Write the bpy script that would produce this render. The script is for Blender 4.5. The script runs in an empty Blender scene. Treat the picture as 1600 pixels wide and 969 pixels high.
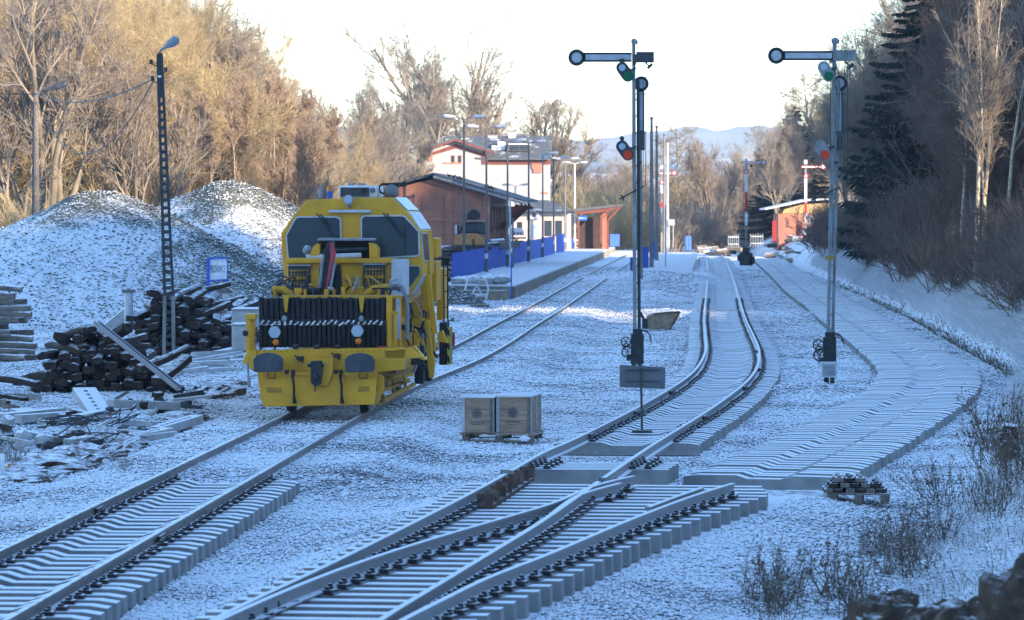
import bpy, math, random
import numpy as np
from mathutils import Vector, Matrix, noise as mnoise

SC = bpy.context.scene
COL = SC.collection
random.seed(7)
RNG = np.random.default_rng(7)
F = 6100.0      # focal length in photo pixels (1600 px wide frame)
HY = 328.0      # horizon row
CH = 4.4        # camera height
R = math.radians

def W(px, py, D):
    return Vector(((px-800)*D/F, D, CH-(py-HY)*D/F))
def G(px, py, z=0.0):
    D = F*(CH-z)/(py-HY)
    return Vector(((px-800)*D/F, D, z))

# ------------------------------------------------------------------ tagging
def tag(o, label=None, cat=None, group=None, kind=None):
    if label: o['label'] = label
    if cat: o['category'] = cat
    if group: o['group'] = group
    if kind: o['kind'] = kind
    return o
def empty(name, loc=(0, 0, 0), rz=0.0, label=None, cat=None, group=None):
    o = bpy.data.objects.new(name, None)
    COL.objects.link(o)
    o.location = loc; o.rotation_euler = (0, 0, rz)
    o.empty_display_size = 0.1
    return tag(o, label, cat, group)
def copy_tree(o, parent=None):
    c = o.copy(); COL.objects.link(c)
    if parent is not None: c.parent = parent
    for ch in list(o.children): copy_tree(ch, c)
    return c

# ------------------------------------------------------------------ mesh builder
class MB:
    def __init__(s):
        s.v = []; s.f = []; s.m = []
    def add(s, verts, faces, mi=0):
        b = len(s.v)
        s.v += [tuple(p) for p in verts]
        s.f += [tuple(i+b for i in f) for f in faces]
        s.m += [mi]*len(faces)
        return s
    def box(s, c, d, rz=0, M=None, mi=0, taper=1.0):
        hx, hy, hz = d[0]/2, d[1]/2, d[2]/2
        P = []
        for z in (-1, 1):
            t = taper if z > 0 else 1.0
            for x, y in ((-1, -1), (1, -1), (1, 1), (-1, 1)):
                P.append(Vector((x*hx*t, y*hy*t, z*hz)))
        if M is not None: P = [M @ p for p in P]
        if rz:
            q = Matrix.Rotation(rz, 3, 'Z'); P = [q @ p for p in P]
        P = [p+Vector(c) for p in P]
        return s.add(P, [(0,3,2,1),(4,5,6,7),(0,1,5,4),(1,2,6,5),(2,3,7,6),(3,0,4,7)], mi)
    def b2(s, x0, x1, y0, y1, z0, z1, mi=0):
        return s.box(((x0+x1)/2, (y0+y1)/2, (z0+z1)/2), (abs(x1-x0), abs(y1-y0), abs(z1-z0)), mi=mi)
    def bar(s, a, b, w, h=None, mi=0, up=(0, 0, 1)):
        a = Vector(a); b = Vector(b); h = h or w
        d = (b-a)
        if d.length < 1e-6: return s
        dn = d.normalized(); u = Vector(up)
        if abs(dn.dot(u)) > .98: u = Vector((0, 1, 0))
        r = dn.cross(u).normalized(); u = r.cross(dn)
        P = []
        for q in (a, b):
            for i, j in ((-1, -1), (1, -1), (1, 1), (-1, 1)):
                P.append(q + r*(i*w/2) + u*(j*h/2))
        return s.add(P, [(0,3,2,1),(4,5,6,7),(0,1,5,4),(1,2,6,5),(2,3,7,6),(3,0,4,7)], mi)
    def tube(s, pts, r, n=8, mi=0, cap=True):
        pts = [Vector(p) for p in pts]
        rs = r if isinstance(r, (list, tuple)) else [r]*len(pts)
        V = []; Fc = []
        pr = None
        for i, p in enumerate(pts):
            d = (pts[min(i+1, len(pts)-1)]-pts[max(i-1, 0)]).normalized()
            if pr is None:
                u = Vector((0, 0, 1)) if abs(d.z) < .9 else Vector((1, 0, 0))
                pr = d.cross(u).normalized()
            pr = (pr - d*pr.dot(d)).normalized()
            u = d.cross(pr)
            for k in range(n):
                a = 2*math.pi*k/n
                V.append(p + pr*(math.cos(a)*rs[i]) + u*(math.sin(a)*rs[i]))
        for i in range(len(pts)-1):
            for k in range(n):
                k2 = (k+1) % n
                Fc.append((i*n+k, i*n+k2, (i+1)*n+k2, (i+1)*n+k))
        if cap:
            Fc.append(tuple(range(n-1, -1, -1)))
            Fc.append(tuple((len(pts)-1)*n+k for k in range(n)))
        return s.add(V, Fc, mi)
    def cyl(s, a, b, r, n=16, mi=0, r2=None):
        return s.tube([a, b], [r, r if r2 is None else r2], n, mi)
    def disc(s, c, r, th=.02, n=20, mi=0, axis='Y', rin=0):
        c = Vector(c)
        ax = {'Y': Vector((0, 1, 0)), 'X': Vector((1, 0, 0)), 'Z': Vector((0, 0, 1))}[axis]
        if rin <= 0: return s.cyl(c-ax*th/2, c+ax*th/2, r, n, mi)
        e1 = Vector((1, 0, 0)) if axis != 'X' else Vector((0, 1, 0)); e2 = ax.cross(e1)
        V = []; Fc = []
        for k in range(n):
            a = 2*math.pi*k/n; dd = e1*math.cos(a)+e2*math.sin(a)
            V += [c+dd*r-ax*th/2, c+dd*r+ax*th/2, c+dd*rin+ax*th/2, c+dd*rin-ax*th/2]
        for k in range(n):
            i = 4*k; j = 4*((k+1) % n)
            for q in range(4): Fc.append((i+q, j+q, j+(q+1) % 4, i+(q+1) % 4))
        return s.add(V, Fc, mi)
    def prism(s, poly, y0, y1, mi=0):
        """poly: list of (x,z), extruded along y"""
        n = len(poly)
        V = [(x, y0, z) for x, z in poly]+[(x, y1, z) for x, z in poly]
        Fc = [tuple(range(n)), tuple(range(2*n-1, n-1, -1))]
        for k in range(n):
            k2 = (k+1) % n
            Fc.append((k, k+n, k2+n, k2))
        return s.add(V, Fc, mi)
    def prismz(s, poly, z0, z1, mi=0):
        n = len(poly)
        V = [(x, y, z0) for x, y in poly]+[(x, y, z1) for x, y in poly]
        Fc = [tuple(range(n-1, -1, -1)), tuple(range(n, 2*n))]
        for k in range(n):
            k2 = (k+1) % n
            Fc.append((k, k2, k2+n, k+n))
        return s.add(V, Fc, mi)
    def sphere(s, c, r, nu=12, nv=8, mi=0, sc=(1, 1, 1), jit=0):
        V = []; Fc = []
        c = Vector(c)
        for j in range(nv+1):
            th = math.pi*j/nv
            for i in range(nu):
                a = 2*math.pi*i/nu
                p = Vector((math.sin(th)*math.cos(a)*sc[0], math.sin(th)*math.sin(a)*sc[1], math.cos(th)*sc[2]))*r
                if jit: p = p*(1+jit*mnoise.noise(p*(2.2/r)+c*3.1))
                V.append(c+p)
        for j in range(nv):
            for i in range(nu):
                i2 = (i+1) % nu
                Fc.append((j*nu+i, (j+1)*nu+i, (j+1)*nu+i2, j*nu+i2))
        return s.add(V, Fc, mi)
    def sweep(s, pts, prof, mi=0):
        """closed profile [(side, up)] along pts, keeping up vertical"""
        pts = [Vector(p) for p in pts]; n = len(prof); V = []; Fc = []
        for i, p in enumerate(pts):
            d = pts[min(i+1, len(pts)-1)]-pts[max(i-1, 0)]
            d.z = 0; d.normalize()
            r = Vector((d.y, -d.x, 0))
            for a, b in prof: V.append(p+r*a+Vector((0, 0, b)))
        for i in range(len(pts)-1):
            for k in range(n):
                k2 = (k+1) % n
                Fc.append((i*n+k, i*n+k2, (i+1)*n+k2, (i+1)*n+k))
        Fc.append(tuple(range(n-1, -1, -1)))
        Fc.append(tuple((len(pts)-1)*n+k for k in range(n)))
        return s.add(V, Fc, mi)
    def mesh(s, name, mats, bevel=0):
        me = bpy.data.meshes.new(name)
        me.from_pydata(s.v, [], s.f)
        if not isinstance(mats, (list, tuple)): mats = [mats]
        for m in mats: me.materials.append(m)
        if len(mats) > 1: me.polygons.foreach_set('material_index', s.m)
        me.validate(); me.update()
        return me
    def build(s, name, mats, parent=None, bevel=0, smooth=False, loc=None):
        me = s.mesh(name, mats)
        if smooth: me.shade_smooth() if hasattr(me, 'shade_smooth') else None
        o = bpy.data.objects.new(name, me)
        COL.objects.link(o)
        if parent is not None: o.parent = parent
        if loc is not None: o.location = loc
        if bevel:
            md = o.modifiers.new('bevel', 'BEVEL'); md.width = bevel; md.segments = 2; md.limit_method = 'ANGLE'; md.angle_limit = R(40)
        return o

def np_mesh(name, V, Fc, mat):
    """V (n,3), Fc (m,k) arrays"""
    me = bpy.data.meshes.new(name)
    V = np.ascontiguousarray(V, dtype=np.float32); Fc = np.ascontiguousarray(Fc, dtype=np.int32)
    m, k = Fc.shape
    me.vertices.add(len(V)); me.vertices.foreach_set('co', V.ravel())
    me.loops.add(m*k); me.loops.foreach_set('vertex_index', Fc.ravel())
    me.polygons.add(m); me.polygons.foreach_set('loop_start', np.arange(0, m*k, k, dtype=np.int32))
    me.polygons.foreach_set('loop_total', np.full(m, k, dtype=np.int32))
    me.update(calc_edges=True)
    if mat is not None:
        for q in (mat if isinstance(mat, (list, tuple)) else [mat]): me.materials.append(q)
    return me
def link_mesh(name, me, parent=None, loc=None):
    o = bpy.data.objects.new(name, me); COL.objects.link(o)
    if parent is not None: o.parent = parent
    if loc is not None: o.location = loc
    return o

# ------------------------------------------------------------------ materials
def nod(nt, t, **kw):
    n = nt.nodes.new(t)
    for k, v in kw.items(): setattr(n, k, v)
    return n
def rgb(c): return (c[0], c[1], c[2], 1.0)
def mat(name, col, col2=None, rough=.7, metal=0.0, frost=0.0, nscale=3.0, bump=0.0, bscale=20.0,
        frost_scale=9.0, frost_lo=.25, fcol=(.85, .88, .92), contrast=.12, stretch=(1, 1, 1), spec=.4, coords='Object', trans=0.0, side=0.0):
    m = bpy.data.materials.new(name); m.use_nodes = True
    nt = m.node_tree; L = nt.links
    b = nt.nodes['Principled BSDF']
    b.inputs['Roughness'].default_value = rough
    b.inputs['Metallic'].default_value = metal
    b.inputs['Specular IOR Level'].default_value = spec
    tc = nod(nt, 'ShaderNodeTexCoord'); oi = nod(nt, 'ShaderNodeObjectInfo')
    mp = nod(nt, 'ShaderNodeMapping'); mp.inputs['Scale'].default_value = stretch
    ad = nod(nt, 'ShaderNodeVectorMath', operation='ADD')
    ml = nod(nt, 'ShaderNodeVectorMath', operation='SCALE'); ml.inputs[0].default_value = (37, 17, 53)
    L.new(oi.outputs['Random'], ml.inputs['Scale'])
    L.new(tc.outputs[coords], ad.inputs[0]); L.new(ml.outputs[0], ad.inputs[1]); L.new(ad.outputs[0], mp.inputs['Vector'])
    col2 = col2 or tuple(c*.65 for c in col)
    nz = nod(nt, 'ShaderNodeTexNoise'); nz.inputs['Scale'].default_value = nscale; nz.inputs['Detail'].default_value = 6; nz.inputs['Roughness'].default_value = .65
    L.new(mp.outputs[0], nz.inputs['Vector'])
    mr = nod(nt, 'ShaderNodeMapRange'); mr.inputs['From Min'].default_value = .5-contrast; mr.inputs['From Max'].default_value = .5+contrast
    L.new(nz.outputs['Fac'], mr.inputs['Value'])
    mx = nod(nt, 'ShaderNodeMix', data_type='RGBA'); mx.inputs['A'].default_value = rgb(col2); mx.inputs['B'].default_value = rgb(col)
    L.new(mr.outputs[0], mx.inputs['Factor'])
    out = mx.outputs['Result']
    if frost > 0:
        ge = nod(nt, 'ShaderNodeNewGeometry'); sp = nod(nt, 'ShaderNodeSeparateXYZ'); L.new(ge.outputs['Normal'], sp.inputs[0])
        up = nod(nt, 'ShaderNodeMapRange', interpolation_type='SMOOTHSTEP'); up.inputs['From Min'].default_value = frost_lo; up.inputs['From Max'].default_value = frost_lo+.45
        up.inputs['To Min'].default_value = side
        L.new(sp.outputs['Z'], up.inputs['Value'])
        n2 = nod(nt, 'ShaderNodeTexNoise'); n2.inputs['Scale'].default_value = frost_scale; n2.inputs['Detail'].default_value = 5; n2.inputs['Roughness'].default_value = .7
        L.new(ad.outputs[0], n2.inputs['Vector'])
        th = nod(nt, 'ShaderNodeMapRange'); c0 = 1-frost
        th.inputs['From Min'].default_value = .25+.5*c0-.09; th.inputs['From Max'].default_value = .25+.5*c0+.09
        L.new(n2.outputs['Fac'], th.inputs['Value'])
        mm = nod(nt, 'ShaderNodeMath', operation='MULTIPLY'); L.new(up.outputs[0], mm.inputs[0]); L.new(th.outputs[0], mm.inputs[1])
        m2 = nod(nt, 'ShaderNodeMix', data_type='RGBA'); m2.inputs['B'].default_value = rgb(fcol)
        L.new(mm.outputs[0], m2.inputs['Factor']); L.new(out, m2.inputs['A']); out = m2.outputs['Result']
    L.new(out, b.inputs['Base Color'])
    if bump > 0:
        n3 = nod(nt, 'ShaderNodeTexNoise'); n3.inputs['Scale'].default_value = bscale; n3.inputs['Detail'].default_value = 5
        L.new(mp.outputs[0], n3.inputs['Vector'])
        bp = nod(nt, 'ShaderNodeBump'); bp.inputs['Strength'].default_value = 1; bp.inputs['Distance'].default_value = bump
        L.new(n3.outputs['Fac'], bp.inputs['Height']); L.new(bp.outputs[0], b.inputs['Normal'])
    return m

M = {}
M['concrete'] = mat('concrete', (.33, .33, .31), (.22, .22, .21), .85, frost=.95, frost_lo=.35, bump=.006, bscale=30, frost_scale=6, side=.12)
M['sleeper_c'] = mat('sleeper_concrete', (.22, .22, .21), (.14, .14, .135), .85, frost=.99, frost_lo=.5, bump=.006, bscale=40, frost_scale=11, side=.09)
M['rail'] = mat('rail_steel', (.09, .06, .045), (.05, .035, .03), .55, .4, frost=.93, frost_lo=.2, frost_scale=7, side=.32, fcol=(.62, .66, .72))
M['rail_bare'] = mat('rail_worn', (.13, .09, .07), (.07, .05, .04), .45, .6, frost=.72, frost_lo=.3, frost_scale=4, side=.2, fcol=(.58, .61, .66))
M['clip'] = mat('fastening_steel', (.06, .052, .055), (.03, .027, .027), .6, .3, frost=.72, frost_lo=.55, frost_scale=25)
M['rust'] = mat('rusty_steel', (.10, .05, .03), (.04, .024, .016), .8, .2, frost=.35, frost_scale=8, bump=.004)
M['yellow'] = mat('yellow_paint', (.80, .385, .008), (.50, .245, .010), .42, nscale=2.2, contrast=.3, bump=.001, bscale=50, spec=.5)
M['yellow_dirty'] = mat('yellow_paint_dirty', (.62, .31, .012), (.16, .085, .02), .6, nscale=5, contrast=.22, frost=.25, frost_lo=.6, frost_scale=9)
M['yellow_frost'] = mat('yellow_paint_frosted', (.70, .36, .012), (.36, .19, .012), .5, nscale=4, contrast=.2, frost=.62, frost_lo=.75, frost_scale=6, fcol=(.6, .62, .62))
M['black'] = mat('black_rubber', (.018, .018, .022), (.01, .01, .012), .6, nscale=6, frost=.25, frost_lo=.6)
M['dark'] = mat('dark_steel', (.035, .038, .045), (.018, .02, .022), .55, .3, nscale=7, frost=.35, frost_lo=.6, frost_scale=12)
M['darkgrey'] = mat('dark_grey_paint', (.06, .07, .085), (.035, .04, .05), .5, nscale=4)
M['grey'] = mat('grey_paint', (.30, .32, .34), (.18, .2, .22), .6, nscale=5, frost=.5, frost_lo=.6)
M['lightgrey'] = mat('light_grey_paint', (.55, .57, .60), (.42, .44, .46), .5, nscale=5, frost=.5, frost_lo=.6)
M['white'] = mat('white_paint', (.78, .79, .8), (.62, .63, .65), .55, nscale=3)
M['red'] = mat('red_paint', (.45, .03, .025), (.3, .02, .02), .45, nscale=5)
M['orange'] = mat('orange_lens', (.75, .2, .02), (.6, .15, .02), .25, nscale=5)
M['orange_paint'] = mat('orange_paint', (.62, .30, .09), (.45, .2, .06), .55, nscale=4, frost=.3, frost_lo=.7)
M['green_lens'] = mat('green_lens', (.015, .16, .06), (.01, .11, .05), .15)
M['red_lens'] = mat('red_lens', (.62, .06, .02), (.5, .04, .02), .2)
M['glass_lamp'] = mat('lamp_glass', (.42, .48, .55), (.35, .42, .5), .15, spec=.8)
M['mast'] = mat('mast_paint', (.26, .30, .32), (.13, .13, .12), .65, nscale=5, contrast=.16, stretch=(1, 1, .35), frost=.4)
M['mast_dark'] = mat('mast_steel_dark', (.05, .06, .07), (.035, .04, .04), .6, .2, nscale=5)
M['arm_white'] = mat('arm_face_grey', (.42, .45, .48), (.32, .34, .37), .6, nscale=4)
M['blue'] = mat('blue_paint', (.03, .12, .52), (.025, .09, .42), .5, nscale=3)
M['sign_white'] = mat('sign_board_white', (.72, .74, .76), (.6, .62, .66), .5, nscale=5)
M['text_grey'] = mat('lettering_grey', (.13, .14, .18), (.1, .11, .14), .6)
M['brick'] = None
M['plaster'] = mat('plaster_white', (.44, .42, .40), (.36, .34, .33), .9, nscale=1.2, contrast=.2)
M['plaster_pink'] = mat('plaster_beige', (.50, .42, .38), (.42, .35, .32), .9, nscale=1.5)
M['roof_grey'] = mat('roof_felt', (.11, .12, .135), (.08, .09, .10), .8, frost=.16, frost_lo=.5, frost_scale=1.2, nscale=2)
M['wood_new'] = mat('pine_board', (.38, .27, .18), (.25, .17, .115), .8, frost=.75, frost_lo=.7, nscale=3, stretch=(1, 1, 6), bump=.002, frost_scale=7)
M['wood_emblem'] = mat('stencil_ink', (.13, .11, .11), rough=.8)
M['wood_old'] = mat('old_sleeper_wood', (.050, .030, .022), (.014, .010, .009), .9, frost=.60, frost_lo=.62, nscale=4, stretch=(5, .6, 5), bump=.01, bscale=15, frost_scale=7, side=0)
M['wood_grey'] = mat('weathered_timber', (.22, .18, .15), (.10, .085, .075), .9, frost=.72, frost_lo=.4, nscale=4, stretch=(4, .7, 4), bump=.008, bscale=15, frost_scale=6)
M['slat'] = mat('pale_slat', (.46, .46, .46), (.34, .33, .33), .8, frost=.8, frost_lo=.4, nscale=4, frost_scale=5)
M['soil'] = mat('brown_soil', (.10, .06, .035), (.05, .032, .022), .95, frost=.55, frost_lo=.5, nscale=3, bump=.04, bscale=6, frost_scale=4)
M['rock'] = mat('brown_rock', (.085, .055, .036), (.035, .025, .02), .95, frost=.33, frost_lo=.55, nscale=3, bump=.03, bscale=7, frost_scale=3)
M['bark'] = mat('bark_grey_brown', (.24, .195, .14), (.13, .11, .085), .95, nscale=3, stretch=(1, 1, .3))
M['twig'] = mat('twig_ochre', (.50, .39, .22), (.33, .26, .15), .9, nscale=.6)
M['twig_red'] = mat('twig_reddish', (.40, .30, .22), (.28, .20, .145), .9, nscale=.6)
M['twig_grey'] = mat('twig_grey_brown', (.34, .28, .22), (.21, .175, .145), .9, nscale=.6)
M['twig_dark'] = mat('twig_dark_brown', (.21, .145, .115), (.125, .09, .075), .9, nscale=.6)
M['birch'] = mat('birch_bark', (.62, .54, .40), (.22, .18, .14), .85, nscale=3, stretch=(1, 1, 2.5), contrast=.2)
M['spruce'] = mat('spruce_needles', (.020, .036, .026), (.012, .022, .018), .8, nscale=1.0)
M['larch'] = mat('larch_twigs', (.36, .29, .19), (.22, .18, .12), .9, nscale=1.0)
M['weed'] = mat('dry_weed', (.14, .095, .06), (.08, .055, .038), .9, frost=.4, frost_lo=.3)
M['grass_frost'] = mat('frosted_grass', (.82, .85, .90), (.48, .48, .48), .9, nscale=1.3, contrast=.2)
M['grass_dry'] = mat('dry_grass', (.16, .13, .075), (.09, .08, .05), .9, nscale=2)
M['wire'] = mat('cable_black', (.03, .03, .035), rough=.6)
M['zinc'] = mat('galvanised_pole', (.17, .175, .18), (.12, .125, .13), .6, .2, nscale=3)
M['pole_c'] = mat('concrete_pole', (.26, .24, .22), (.16, .155, .15), .85, nscale=2, stretch=(1, 1, .3))
M['pole_dark'] = mat('tarred_pole', (.045, .045, .05), (.03, .03, .032), .7, nscale=4, frost=.3)

def glass_mat():
    m = bpy.data.materials.new('cab_glass'); m.use_nodes = True
    b = m.node_tree.nodes['Principled BSDF']
    b.inputs['Base Color'].default_value = (.035, .05, .06, 1); b.inputs['Roughness'].default_value = .12
    b.inputs['Specular IOR Level'].default_value = .8
    nz = nod(m.node_tree, 'ShaderNodeTexNoise'); nz.inputs['Scale'].default_value = 1.5
    mr = nod(m.node_tree, 'ShaderNodeMapRange'); mr.inputs['To Min'].default_value = .08; mr.inputs['To Max'].default_value = .3
    m.node_tree.links.new(nz.outputs['Fac'], mr.inputs['Value']); m.node_tree.links.new(mr.outputs[0], b.inputs['Roughness'])
    return m
M['glass'] = glass_mat()

def brick_mat(name, c1, c2, mortar, scale=1.0):
    m = bpy.data.materials.new(name); m.use_nodes = True
    nt = m.node_tree; L = nt.links; b = nt.nodes['Principled BSDF']; b.inputs['Roughness'].default_value = .9
    tc = nod(nt, 'ShaderNodeTexCoord'); sp = nod(nt, 'ShaderNodeSeparateXYZ'); cb = nod(nt, 'ShaderNodeCombineXYZ')
    ad = nod(nt, 'ShaderNodeMath', operation='ADD')
    L.new(tc.outputs['Object'], sp.inputs[0]); L.new(sp.outputs['X'], ad.inputs[0]); L.new(sp.outputs['Y'], ad.inputs[1])
    L.new(ad.outputs[0], cb.inputs['X']); L.new(sp.outputs['Z'], cb.inputs['Y'])
    br = nod(nt, 'ShaderNodeTexBrick'); br.inputs['Scale'].default_value = scale
    br.inputs['Brick Width'].default_value = .26; br.inputs['Row Height'].default_value = .075; br.inputs['Mortar Size'].default_value = .008
    br.inputs['Color1'].default_value = rgb(c1); br.inputs['Color2'].default_value = rgb(c2); br.inputs['Mortar'].default_value = rgb(mortar)
    L.new(cb.outputs[0], br.inputs['Vector'])
    nz = nod(nt, 'ShaderNodeTexNoise'); nz.inputs['Scale'].default_value = .8; nz.inputs['Detail'].default_value = 6
    L.new(tc.outputs['Object'], nz.inputs['Vector'])
    mx = nod(nt, 'ShaderNodeMix', data_type='RGBA', blend_type='MULTIPLY'); mx.inputs['Factor'].default_value = .6
    cr = nod(nt, 'ShaderNodeMapRange'); cr.inputs['From Min'].default_value = .3; cr.inputs['From Max'].default_value = .7; cr.inputs['To Min'].default_value = .6; cr.inputs['To Max'].default_value = 1.1
    L.new(nz.outputs['Fac'], cr.inputs['Value']); L.new(br.outputs['Color'], mx.inputs['A']); L.new(cr.outputs[0], mx.inputs['B'])
    L.new(mx.outputs['Result'], b.inputs['Base Color'])
    return m
M['brick'] = brick_mat('brick_red', (.46, .17, .10), (.37, .135, .08), (.32, .24, .20))
M['brick_trim'] = brick_mat('brick_trim', (.52, .19, .11), (.43, .16, .09), (.34, .24, .2))
M['roof_red'] = mat('red_brown_timber', (.22, .07, .05), (.15, .05, .04), .8, nscale=3)

# ------------------------------------------------------------------ curves
def catmull(pts, n=8):
    pts = [Vector(p) for p in pts]
    P = [pts[0]*2-pts[1]]+pts+[pts[-1]*2-pts[-2]]
    out = []
    for i in range(1, len(P)-2):
        p0, p1, p2, p3 = P[i-1], P[i], P[i+1], P[i+2]
        for k in range(n):
            t = k/n
            out.append(.5*((2*p1)+(p2-p0)*t+(2*p0-5*p1+4*p2-p3)*t*t+(3*p1-p0-3*p2+p3)*t**3))
    out.append(pts[-1])
    return out
def smooth_line(pts, it=6):
    pts = [p.copy() for p in pts]
    for _ in range(it):
        q = [pts[0]]+[(pts[i-1]+pts[i]*2+pts[i+1])/4 for i in range(1, len(pts)-1)]+[pts[-1]]
        pts = q
    return pts
def resample(pts, step):
    out = [pts[0].copy()]; acc = 0
    for a, b in zip(pts, pts[1:]):
        seg = (b-a).length; d = 0
        while acc+seg-d >= step:
            d += step-acc; out.append(a.lerp(b, d/seg)); acc = 0
        acc += seg-d
    return out
def offset_line(pts, off, dz=0):
    out = []
    for i, p in enumerate(pts):
        d = pts[min(i+1, len(pts)-1)]-pts[max(i-1, 0)]; d.z = 0; d.normalize()
        out.append(p+Vector((d.y, -d.x, 0))*off+Vector((0, 0, dz)))
    return out
def interp(x, xs, ys): return float(np.interp(x, xs, ys))
EXPO = 1.86
HAZE = 0.00011
HILL = 71.5
# ------------------------------------------------------------------ track centre lines (ground positions read off the photograph)
T1Z = .33
t1 = [G(x, y, T1Z) for x, y in [(-330, 1080), (-95, 960), (97, 860), (308, 750), (500, 650), (560, 620), (622, 592), (694, 566), (754, 537), (808, 505), (861, 475), (944, 424), (978, 405), (992, 398)]]
T1 = smooth_line(resample(catmull(t1, 10), 1.5), 12)
T2Z = .42
t2 = [G(x, y, T2Z) for x, y in [(936, 702), (975, 680), (1007, 660), (1047, 640), (1078, 622), (1106, 604), (1136, 576), (1143, 560), (1144, 539), (1137, 515), (1132, 495), (1130, 478), (1128, 454), (1125, 430), (1120, 408), (1114, 398)]]
T2 = smooth_line(resample(catmull(t2, 10), 1.0), 6)
T3Z = .22
t3 = [G(x, y, T3Z) for x, y in [(1198, 742), (1302, 690), (1375, 650), (1421, 622), (1445, 603), (1451, 582), (1437, 565), (1417, 551), (1387, 530), (1357, 512), (1323, 490), (1299, 474), (1267, 454), (1236, 430), (1211, 412), (1198, 401)]]
T3 = smooth_line(resample(catmull(t3, 10), 1.0), 6)

t1a = np.array([(p.y, p.x) for p in T1]); t2a = np.array([(p.y, p.x) for p in T2]); t3a = np.array([(p.y, p.x) for p in T3])
TOE = np.array([(-40, -3), (10, -1.6), (25, -.2), (36, 2.6), (42, 3.9), (48, 4.9), (55, 6.0), (62, 7.3), (74, 9.2), (86, 11.0), (110, 14.4), (129, 15.5), (162, 17.2), (181, 18.0), (224, 19.8), (263, 21.4), (330, 24), (450, 25), (700, 40)], dtype=float)

def sst(x, a, b):
    t = np.clip((x-a)/(b-a), 0, 1); return t*t*(3-2*t)
def vnoise(X, Y, s, seed=0):
    """cheap smooth value noise"""
    x = X/s+seed*13.7; y = Y/s+seed*7.3
    xi = np.floor(x); yi = np.floor(y); xf = x-xi; yf = y-yi
    def h(a, b):
        v = np.sin(a*127.1+b*311.7+seed*74.7)*43758.5453
        return v-np.floor(v)
    u = xf*xf*(3-2*xf); v = yf*yf*(3-2*yf)
    return (h(xi, yi)*(1-u)+h(xi+1, yi)*u)*(1-v)+(h(xi, yi+1)*(1-u)+h(xi+1, yi+1)*u)*v-.5

def terrain(X, Y):
    X = np.asarray(X, float); Y = np.asarray(Y, float)
    z = .10*vnoise(X, Y, 4.0, 1)+.05*vnoise(X, Y, 1.3, 2)+.035*vnoise(X, Y, .5, 3)+.12*vnoise(X, Y, 11, 4)
    far = sst(Y, 200, 500); z = z*(1+far)
    # keep flat near tracks
    c1 = np.interp(Y, t1a[:, 0], t1a[:, 1]); c2 = np.interp(Y, t2a[:, 0], t2a[:, 1]); c3 = np.interp(Y, t3a[:, 0], t3a[:, 1])
    d1 = X-c1
    w1 = 1-sst(np.abs(d1), 1.9, 3.0)
    bed = np.where(Y > 61.5, .185+.02*vnoise(X, Y, .4, 5), np.where(d1 < -1.0, .12, -.09))
    bl = sst(Y, 60.6, 62.5)
    bed = (np.where(d1 < -1.0, .12, -.09))*(1-bl)+(.185+.03*vnoise(X, Y, .4, 5))*bl
    z = z*(1-w1)+bed*w1
    for c, zz, y0 in ((c2, .015, 60.0), (c3, -.005, 57.0)):
        w = (1-sst(np.abs(X-c), 1.4, 2.4))*sst(Y, y0-3, y0)
        z = z*(1-w)+zz*w
    # gravel bump thrown across track 2
    ct = np.exp(-((Y-160)/2.6)**2)*(1-sst(np.abs(X-c2), 3, 5))
    z = z+ct*.26
    # turnout bed
    XL = -3.07+(Y-38.4)*.132; XR = np.interp(Y, [30, 37.7, 42.3, 46.5, 50.2, 54.2, 60], [-2, -.34, .66, 1.5, 2.5, 3.6, 4.6])
    wt = sst(X, XL-1.2, XL-.2)*(1-sst(X, XR+.2, XR+1.8))*(1-sst(Y, 58.5, 60.0))*sst(Y, 15, 20)
    z = z*(1-wt)+(.20+.4*z)*wt
    # left yard rises slightly
    lw = sst(c1-X, 2.6, 4.2)*(1-sst(Y, 130, 200))
    z = z+lw*(.18+.25*vnoise(X, Y, 1.7, 6)+.12*vnoise(X, Y, .7, 8))
    # right bank with ditch
    toe = np.interp(Y, TOE[:, 0], TOE[:, 1])
    d = X-toe
    steep = sst(Y, 80, 115)
    dp = np.maximum(d, 0)
    bank = dp*(.24*(1-steep)) + steep*(2.0*(1-np.exp(-dp/1.7))+.10*dp)
    z = z+np.where(d > 0, bank, 0)*(1-.75*sst(d, 30, 120))*1.0
    z = z+np.where(d > 0, .5*vnoise(X, Y, 1.6, 9)*np.minimum(dp, 1.5)*.35, 0)
    z = z-.35*np.exp(-((d+.35)/.5)**2)*steep
    # mounds of earth beside the second platform
    for (mx, my, r, h) in ((7.0, 193, 1.2, .45), (8.0, 198, 1.5, .5), (10.5, 224, 1.3, .7), (11.7, 240, 1.2, .8), (9.3, 212, 1.1, .45), (7.7, 104.5, .9, .18), (7.1, 93.5, 1.0, .28), (9.0, 93, 1.2, .12), (9.6, 234, 1.6, .55), (7.8, 236, 1.6, .5), (5.6, 238, 1.4, .35)):
        z = z+h*np.exp(-(((X-mx)/r)**2+((Y-my)/(r*2.2))**2))
    # far ground rises into woodland
    z = z+sst(Y, 480, 900)*14*(1+.3*vnoise(X, Y, 160, 11))
    z = z+sst(-X, 30, 120)*sst(Y, 120, 260)*7
    return z
def tz(x, y): return float(terrain(np.array([x]), np.array([y]))[0])

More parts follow.
